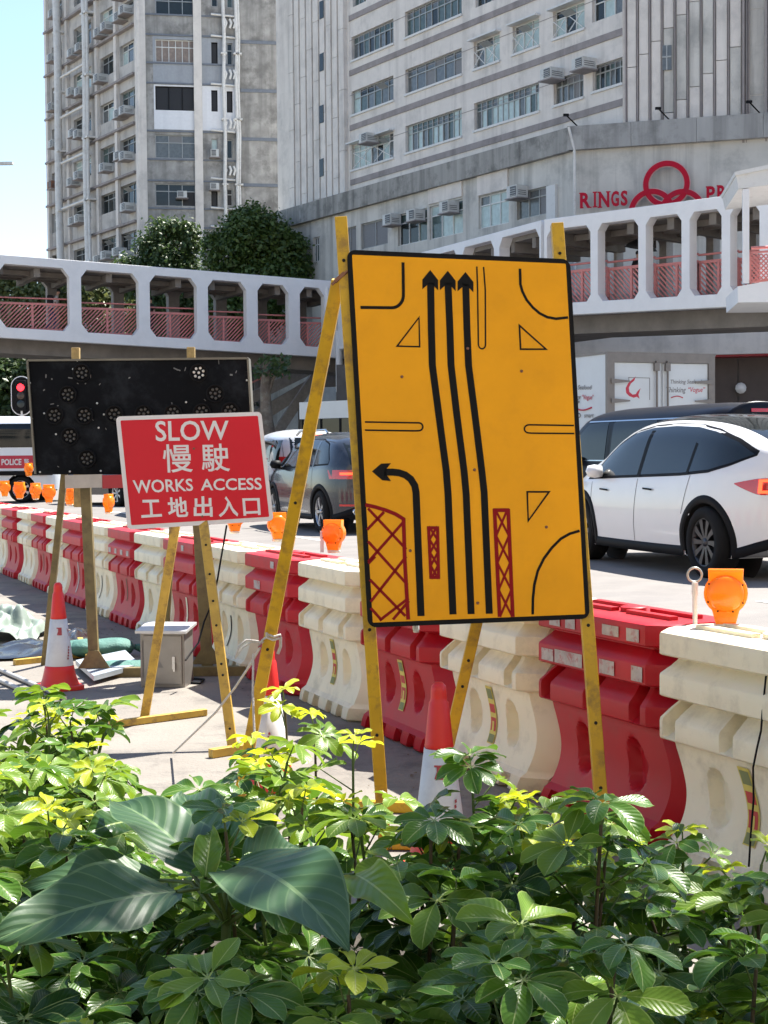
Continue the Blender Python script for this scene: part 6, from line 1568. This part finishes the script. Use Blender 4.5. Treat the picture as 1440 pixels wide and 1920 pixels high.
# traffic light
p = pt(40, 742, 47); t = thing('traffic_light', 'traffic light showing red with a white bordered backing board, left of the arrow board', 'traffic light', (p.x, p.y, 0), 0)
mb = MB(); k = 47 / FPX; wv, hv = 20 * k, 37 * k
def stad(wv, hv, y): return [p + V((wv * cos(a), y, math.copysign(hv - wv, sin(a)) + wv * sin(a))) for a in [2 * pi * (q + .5) / 32 for q in range(32)]]
mb.poly(stad(wv, hv, .03), (0, .02, 0), 0); mb.poly(stad(wv - .03, hv - .03, .012), (0, .015, 0), 1); mb.build('backing_board', [M_white, M_trim], t)
mb = MB(); mb.box(p + V((0, -.04, 0)), (.32, .1, .92)); mb.build('housing', M_trim, t, bevel=.03)
for q, (z, m_) in enumerate(((.25, mat('red_light_lit', (1, .02, .03), .4, var=0, emit=1.6)), (0, mat('amber_light_off', (.05, .03, .02), .3)), (-.25, mat('green_light_off', (.02, .03, .03), .3)))):
    mb = MB(); mb.lathe([(0, .03), (.09, .02), (.115, 0)], 16, p + V((0, -.092, z)), (0, -1, 0)); mb.build('lens', m_, t)
    mb = MB(); mb.tube([p + V((.12 * cos(a), -.2, z + .12 * sin(a))) for a in [R(10 + 16 * j) for j in range(11)]], .006, 5); mb.build('hood', M_trim, t)
mb = MB(); mb.tube([(p.x, p.y + .05, -.05), (p.x, p.y + .05, p.z + .2)], .05, 10); mb.build('pole', M_offw, t)
# street lamp arm far left
p = pt(0, 305, 60); mb = MB(); mb.tube([V((p.x - 4, 60, 0)), V((p.x - 4, 60, 12.3)), V((p.x - 2.5, 60, 12.75)), V((p.x + .1, 60, 12.75))], [.12, .08, .06, .05], 8); mb.box(V((p.x + .15, 60, 12.72)), (.7, .25, .1))
tag(mb.build('street_lamp', M_ac), 'street lamp whose head just enters at the left edge against the sky', 'street lamp')
# ================================================================= hedge
def hedge_mat(name, c, tr=.3, rough=.34, vein=(.35, .42, .16), under=(.22, .30, .12), veins=.07, bmp=.12):
    m = bpy.data.materials.new(name); MATS[name] = m; m.use_nodes = True; n = m.node_tree.nodes; l = m.node_tree.links; b = n['Principled BSDF']
    b.inputs['Roughness'].default_value = rough; b.inputs['Specular IOR Level'].default_value = .3
    at = n.new('ShaderNodeUVMap'); sp_ = n.new('ShaderNodeSeparateXYZ'); l.new(at.outputs[0], sp_.inputs[0])
    oi = n.new('ShaderNodeObjectInfo'); gm = n.new('ShaderNodeNewGeometry')
    def M(op, *a):
        x = n.new('ShaderNodeMath'); x.operation = op
        for i, q in enumerate(a):
            if hasattr(q, 'links'): l.new(q, x.inputs[i])
            else: x.inputs[i].default_value = q
        return x.outputs[0]
    def mix(f, a, c_):
        x = n.new('ShaderNodeMix'); x.data_type = 'RGBA'
        for i, q in ((0, f), (6, a), (7, c_)):
            if hasattr(q, 'links'): l.new(q, x.inputs[i])
            else: x.inputs[i].default_value = q
        return x.outputs[2]
    ax = M('ABSOLUTE', M('SUBTRACT', sp_.outputs[0], .5))
    mid = M('LESS_THAN', ax, .022)
    w_ = M('SINE', M('MULTIPLY', M('SUBTRACT', sp_.outputs[1], M('MULTIPLY', ax, .5)), 60)); vn = M('MULTIPLY', M('GREATER_THAN', w_, .95), veins)
    vf = M('MAXIMUM', M('MULTIPLY', mid, .8), vn)
    tc = n.new('ShaderNodeTexCoord'); t = n.new('ShaderNodeTexNoise'); t.inputs['Scale'].default_value = 18; t.inputs['Detail'].default_value = 4; l.new(tc.outputs['Object'], t.inputs[0])
    rnd = M('ADD', M('MULTIPLY', M('ADD', oi.outputs['Random'], gm.outputs['Random Per Island']), .35), M('MULTIPLY', t.outputs[0], .5))
    rp = n.new('ShaderNodeValToRGB'); l.new(rnd, rp.inputs[0]); rp.color_ramp.elements[0].position = .25; rp.color_ramp.elements[1].position = .8
    rp.color_ramp.elements[0].color = (c[0] * .62, c[1] * .68, c[2] * .8, 1); rp.color_ramp.elements[1].color = (min(1, c[0] * 1.6), min(1, c[1] * 1.35), c[2] * 1.2, 1)
    col = mix(vf, rp.outputs[0], (*vein, 1)); 
    edge = M('MULTIPLY', M('GREATER_THAN', ax, .47), .5); col = mix(edge, col, (*vein, 1))
    colu = mix(gm.outputs['Backfacing'], col, (*under, 1)); colu2 = mix(.55, col, colu)
    l.new(colu2, b.inputs['Base Color'])
    bp = n.new('ShaderNodeBump'); bp.inputs['Strength'].default_value = bmp; bp.inputs['Distance'].default_value = .004; l.new(M('ADD', w_, M('MULTIPLY', t.outputs[0], 2)), bp.inputs['Height']); l.new(bp.outputs[0], b.inputs['Normal'])
    tl = n.new('ShaderNodeBsdfTranslucent'); tcx = mix(.5, col, (min(1, c[0] * 3.0), min(1, c[1] * 2.2), c[2] * .8, 1)); l.new(tcx, tl.inputs[0])
    mx = n.new('ShaderNodeMixShader'); mx.inputs[0].default_value = tr; l.new(b.outputs[0], mx.inputs[1]); l.new(tl.outputs[0], mx.inputs[2]); l.new(mx.outputs[0], n['Material Output'].inputs[0]); return m
LM = [hedge_mat('hedge_leaf_dark', (.020, .062, .012), .25, .3), hedge_mat('hedge_leaf_mid', (.045, .122, .014), .34, .32), hedge_mat('hedge_leaf_fresh', (.095, .19, .02), .38, .36, (.42, .5, .15)), hedge_mat('hedge_leaf_young', (.28, .38, .02), .45, .42, (.6, .62, .2), (.4, .45, .1))]
M_stem = mat('green_stem', (.09, .13, .035), .6, var=.2, scale=20); M_twig = mat('brown_twig', (.09, .065, .04), .8, var=.2, scale=20)
def leaflet(mb, uv, base, d, nrm, L, wd, bend, fold, m=0, nseg=8, tip=.62):
    side = d.cross(nrm).normalized(); rows = []; p = V(base); dd = V(d); pl = L * .16
    for i in range(nseg + 1):
        t = i / nseg; ang = -bend * t; dir_ = (d * cos(ang) + nrm * sin(ang)); nn = (nrm * cos(ang) - d * sin(ang))
        if i: p = p + dir_ * (L / nseg)
        wv = wd * (sin(pi * min(1, t ** 1.3 * .985)) ** .62) if t > 0 else .0016
        if t > .999: wv = .0008
        wob = .002 * sin(t * 9 + L * 400)
        rows.append([p - side * wv + nn * (wv * fold + wob), p - side * wv * .5 + nn * wv * fold * .35, p, p + side * wv * .5 + nn * wv * fold * .35, p + side * wv + nn * (wv * fold - wob)])
    o = len(mb.v); mb.sheet(rows, m)
    uv += [(j / 4, i / nseg) for i in range(nseg + 1) for j in range(5)]
def set_uv(me, uv):
    l_ = me.uv_layers.new(name='UVMap')
    for lo_ in me.loops: l_.data[lo_.index].uv = uv[lo_.vertex_index]
def compound_leaf(seed, nl=8, L=.085, droop=.5, young=False):
    r_ = random.Random(seed); mb = MB(); uv = []
    for k in range(nl):
        a = 2 * pi * (k + .5) / (nl + .6) + r_.uniform(-.12, .12) - pi / 2
        f = .72 + .28 * cos((a - pi / 2)) * .5 + r_.uniform(-.05, .12)
        lf = L * (.75 + .3 * (0.5 + .5 * sin(a)) + r_.uniform(-.06, .06))
        el = R(r_.uniform(2, 24)) if not young else R(r_.uniform(-5, 30))
        d = V((cos(a) * cos(el), sin(a) * cos(el), sin(el))); n_ = (V((0, 0, 1)) - d * d.z).normalized()
        n_ = (n_ + d.cross(n_) * r_.uniform(-.35, .35)).normalized()
        pb = d * L * .13; side = d.cross(n_)
        mb.add([V((0, 0, 0)) - side * .0012, side * .0012, pb + side * .0012, pb - side * .0012], [(0, 1, 2, 3)], 0); uv += [(.5, 0)] * 4
        leaflet(mb, uv, pb, d, n_, lf * .9, lf * r_.uniform(.205, .265), droop * r_.uniform(.4, 1.2) + R(6), r_.uniform(.1, .45))
    me = mb.mesh('compound_leaf', LM[1]); set_uv(me, uv); return me
CL = [compound_leaf(i, n, l_, dr) for i, (n, l_, dr) in enumerate([(8, .085, .5), (7, .09, .7), (9, .08, .35), (6, .095, .9), (8, .088, .6), (7, .078, .3)])]
CY = [compound_leaf(20 + i, n, l_, dr, True) for i, (n, l_, dr) in enumerate([(7, .062, .5), (8, .07, .8), (6, .055, .3)])]
MESHV = {}
def mv(me, mi):
    k = (me.name, mi)
    if k not in MESHV: c_ = me.copy(); c_.materials[0] = LM[mi]; MESHV[k] = c_
    return MESHV[k]
hr = random.Random(42)
HB = lambda x: lerp([(-3, 5.0), (-1.2, 4.45), (-.72, 4.25), (-.50, 3.55), (-.31, 3.12), (0, 3.0), (.2, 3.2), (.42, 3.2), (.55, 2.95), (.8, 2.85), (1.6, 2.7)], x)   # back edge of hedge
def shrub(x, y, h, nst, nlf, label, spread=.16, kind='mix', lsc=1.0):
    t = thing('umbrella_shrub', label, 'shrub', (x, y, .10), 0, 'umbrella shrubs forming the hedge'); sb = MB()
    for s_ in range(nst):
        a = hr.uniform(0, 6.28); r0 = hr.uniform(0, .05); r1 = hr.uniform(.02, spread); hh = h * hr.uniform(.82, 1.06) - .1
        pts = [V((r0 * cos(a), r0 * sin(a), -.03)), V(((r0 + r1) * .4 * cos(a), (r0 + r1) * .4 * sin(a), hh * .5)), V((r1 * cos(a), r1 * sin(a), hh))]
        pts[1] += V((hr.uniform(-.03, .03), hr.uniform(-.03, .03), 0)); sb.tube([pts[0], pts[1], pts[1].lerp(pts[2], .5) + V((hr.uniform(-.008, .008), 0, 0)), pts[2]], [.0055, .0042, .0035, .0028], 6, 0 if nst == 1 or s_ % 2 else 1)
        for k in range(nlf):
            q = k / nlf; ti = 1 - q * .62; ph = k * 2.4 + a; base = pts[1].lerp(pts[2], max(0, (ti - .5) * 2)) if ti > .5 else pts[0].lerp(pts[1], ti * 2)
            pet = (.035 + .075 * min(1, q * 3)) * lsc; el = R(72 - 70 * min(1, q * 2.2) + hr.uniform(-10, 10)); d = V((cos(ph) * cos(el), sin(ph) * cos(el), sin(el)))
            e = base + d * pet; sb.tube([base, e], [.0022, .0016], 4, 0, cap=False)
            top = k < 3
            if kind == 'young' or (kind == 'mix' and top and hr.random() < .30) or (kind == 'bright' and top and hr.random() < .7): me = mv(hr.choice(CY), 3 if k < 2 else 2)
            elif kind in ('bright',) and k < 6: me = mv(hr.choice(CL), 2)
            else: me = mv(hr.choice(CL), hr.choice((1, 2, 1) if k < 3 else ((1, 0, 1) if k < 6 else (0, 0, 1))))
            o = bpy.data.objects.new('leaf', me); COL.objects.link(o); o.parent = t
            nd = (d * .55 + V((hr.uniform(-.35, .35), hr.uniform(-.35, .35), .95))).normalized(); qt = V((0, 0, 1)).rotation_difference(nd)
            sc = hr.uniform(.85, 1.22) * (1 if not top else .9) * lsc * (1.02 if y < 2.7 else .92)
            o.matrix_local = Matrix.Translation(e) @ qt.to_matrix().to_4x4() @ Matrix.Rotation(math.atan2(d.y, d.x) - pi / 2, 4, 'Z') @ Matrix.Scale(sc, 4)
    sb.build('stems', [M_stem, M_twig], t, world=False); return t
where = []
y = 1.72
while y < 5.3:
    hwid = y * .262 + .18; x = -hwid + hr.uniform(0, .15)
    while x < hwid:
        if y < HB(x): where.append((x + hr.uniform(-.05, .05), y + hr.uniform(-.05, .05)))
        x += .235 + (.015 * y)
    y += .225 + .02 * y
cols_ = [(90, 'at the left edge below the pipes'), (230, 'below the far cone'), (340, 'below the left leg of the red sign'), (470, 'below the right leg of the red sign'), (600, 'below the rope-tied cone'), (720, 'left of the foot of the yellow sign'), (860, 'below the nearest cone'),
         (1010, 'right of the nearest cone'), (1150, 'below the right yellow post'), (1290, 'below the last red barrier'), (9999, 'below the nearest cream barrier')]
rows_ = [(2.1, 'front'), (2.6, 'second'), (3.1, 'third'), (3.7, 'fourth'), (9, 'rearmost')]
cell = {}
for x, y in where:
    px = 720 + x / y * FPX; c_ = next(t_ for q, t_ in cols_ if px < q); r_ = next(t_ for q, t_ in rows_ if y < q); cell.setdefault((c_, r_), []).append((x, y))
info = {}
for (c_, r_), l_ in cell.items():
    l_.sort(); nm = [''] if len(l_) == 1 else ['left-hand ', 'right-hand '] if len(l_) == 2 else ['leftmost ', 'middle ', 'rightmost '] if len(l_) == 3 else ['leftmost ', 'inner left ', 'inner right ', 'rightmost '] + ['extra '] * len(l_)
    for q, n_ in zip(l_, nm): info[q] = (n_, c_, r_)
for x, y in where:
    n_, c_, r_ = info[(x, y)]; px = 720 + x / y * FPX
    kind = 'dark' if (y < 2.6 and hr.random() < .6) else ('bright' if hr.random() < (.6 if (px < 480 and y > 2.5) else .26) else 'mix')
    h = (.66 if y < 2.3 else .72) + .05 * hr.uniform(-1, 1) - (.09 if y > 3.5 else 0) - (.14 if (640 < px < 735 and y > 2.4) else 0) - (.08 if px > 1150 and y > 2.2 else 0)
    tone = {'dark': 'deep green', 'bright': 'yellow tipped', 'mix': 'mid green'}[kind]
    shrub(x, y, h, 3 if y < 3.4 else 4, 11, f'{n_}{tone} shrub {c_}, {r_} row'.strip(), .15, kind)
# taller shoots that stand out against the path and barriers
for px, py, Y, kind, txt, nst in ((555, 1335, 3.75, 'mix', 'tall umbrella shrub shoot in front of the rope-tied cone', 2), (640, 1345, 3.72, 'bright', 'tall arching umbrella shrub shoot touching the left post of the yellow sign', 2),
                             (150, 1300, 4.6, 'young', 'lime green shoot in front of the far cone', 1), (1000, 1440, 3.35, 'young', 'yellow young shoot below the lower right corner of the yellow sign', 1), (935, 1500, 3.3, 'bright', 'bushy shoot right of the nearest cone', 2),
                             (1160, 1530, 3.0, 'mix', 'upright fresh shoot in front of the right yellow post', 1), (1385, 1565, 2.75, 'young', 'yellow rosette in front of the nearest barrier sticker', 1), (505, 1430, 3.3, 'bright', 'broad fresh rosette at the foot of the leaning yellow leg', 1)):
    p = pt(px, py, Y); shrub(p.x, p.y, p.z - .01, nst, 7 if kind != 'young' else 4, txt, .05 if nst == 1 else .1, kind, 1.05)
# ---- large-leaved plant
def bigleaf(seed, L, wd, bend, fold, mi):
    r_ = random.Random(seed); mb = MB(); ns, nc = 26, 12; rows = []; uv = []
    for i in range(ns + 1):
        t = i / ns; ang = -bend * t ** 1.3; y_ = 0; 
        rows.append([]); 
    p = V((0, 0, 0))
    for i in range(ns + 1):
        t = i / ns; ang = -bend * t ** 1.2; d = V((0, cos(ang), sin(ang))); n_ = V((0, -sin(ang), cos(ang)))
        if i: p = p + d * (L / ns)
        w_ = wd * sin(pi * min(1, (t * .97 + .03) ** .82)) ** .85 * (1 if t < .8 else (1 - ((t - .8) / .2) ** 2 * .35))
        if t > .995: w_ = .001
        for j in range(nc + 1):
            s_ = -1 + 2 * j / nc; a_ = abs(s_); cor = sin((t - a_ * .16) * 50) * .00035 * min(1, w_ / .03) * (1 - abs(a_ - .5)); wav = .008 * sin(t * 11 + (3 if s_ > 0 else 0) + seed) * a_ ** 2
            q = p + V((s_ * w_, 0, 0)) + n_ * (a_ * w_ * fold + cor + wav) ; rows[i].append(q); uv.append((j / nc, t))
    mb.sheet(rows, 0); me = mb.mesh('big_leaf', LM[mi]); set_uv(me, uv); return me
LM.append(hedge_mat('big_leaf_blue_green', (.034, .085, .034), .16, .42, (.15, .23, .10), (.14, .2, .1), .3, .15))
base = pt(425, 1660, 2.3); t = thing('broad_leaved_plant', 'plant with very large dark ribbed leaves spreading over the hedge at centre left', 'plant', (base.x, base.y, .1))
mb = MB(); mb.tube([V((base.x + .02, base.y + .05, .05)), V((base.x - .01, base.y + .02, .4)), base], [.012, .01, .007], 8); mb.build('stem', M_stem, t)
def put_big(px0, py0, D0, px1, py1, D1, wd, bend, fold, mi, seed, roll=0):
    a, b = pt(px0, py0, D0), pt(px1, py1, D1); ch = b - a; L = ch.length * (1 + bend * bend / 20); d = ch.normalized(); n_ = (V((0, 0, 1)) - d * d.z)
    n_ = V((0, -.72, .69)); n_ = n_ - d * d.dot(n_)
    n_.normalize(); n_ = (Matrix.Rotation(roll, 3, d) @ n_); x = d.cross(n_)
    Rm = Matrix((x, d, n_)).transposed() @ Matrix.Rotation(bend * .5, 3, 'X')
    o = bpy.data.objects.new('leaf', bigleaf(seed, L, wd, bend, fold, mi)); COL.objects.link(o); o.parent = t; o.matrix_parent_inverse = WM[t.name].inverted(); o.matrix_basis = Matrix.Translation(a) @ Rm.to_4x4()
    mb = MB(); mb.tube([base - V((0, 0, .06)), (base + a) / 2, a], [.004, .0035, .003], 6, cap=False); mb.build('leaf_stalk', M_stem, t)
put_big(330, 1672, 2.22, -25, 1775, 2.05, .062, .55, .15, 4, 1, R(8))
put_big(440, 1625, 2.25, 655, 1792, 1.98, .080, .85, .18, 4, 2, R(-14))
put_big(388, 1640, 2.32, 205, 1505, 2.5, .066, .5, .22, 4, 3, R(30))
put_big(395, 1625, 2.38, 345, 1490, 2.62, .062, .4, .25, 4, 4, R(-10))
put_big(405, 1620, 2.36, 498, 1495, 2.5, .032, .3, .3, 1, 5, R(-35))
put_big(300, 1650, 2.45, 45, 1670, 2.42, .05, .6, .2, 4, 6, R(20))
put_big(385, 1645, 2.2, 398, 1555, 2.28, .022, .3, .4, 2, 7)
put_big(455, 1610, 2.42, 560, 1590, 2.5, .04, .5, .2, 4, 8, R(10))
put_big(250, 1540, 2.55, 160, 1565, 2.45, .034, .5, .3, 0, 9, R(-10))
put_big(665, 1640, 2.2, 778, 1735, 2.02, .032, .7, .3, 2, 10, R(10))
# low ground creepers / leaf litter under the hedge so that no bare soil flashes through; near-black colour paints in the shade of the gaps
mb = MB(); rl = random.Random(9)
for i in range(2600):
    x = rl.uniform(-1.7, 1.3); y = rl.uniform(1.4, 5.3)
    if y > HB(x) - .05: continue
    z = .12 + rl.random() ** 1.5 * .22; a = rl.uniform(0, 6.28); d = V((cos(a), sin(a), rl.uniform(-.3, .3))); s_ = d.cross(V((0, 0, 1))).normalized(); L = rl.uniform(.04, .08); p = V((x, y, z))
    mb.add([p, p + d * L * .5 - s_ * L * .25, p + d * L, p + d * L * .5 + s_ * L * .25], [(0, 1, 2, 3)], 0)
tag(mb.build('undergrowth', leaf_mat('undergrowth_leaf_shade', (.010, .024, .008), .15, .5)), 'undergrowth leaves coloured dark for the shade at the foot of the hedge', 'undergrowth', None, 'stuff')
# dry grass and litter along the barrier foot
mb = MB()
for i in range(240):
    s_ = rl.uniform(-1, 9); p = B0 + BD * s_ + BN * rl.uniform(.03, .5) + V((0, 0, .006)); a = rl.uniform(0, 6.28); d = V((cos(a), sin(a), 0)); q = V((-d.y, d.x, 0)); L = rl.uniform(.004, .016)
    mb.add([p, p + d * L, p + (d + q) * L + V((0, 0, .004)), p + q * L], [(0, 1, 2, 3)])
tag(mb.build('litter', mat('dry_litter', (.12, .09, .06), .9, var=.4, scale=30)), 'small dry leaves and grit along the foot of the barriers', 'litter', None, 'stuff')
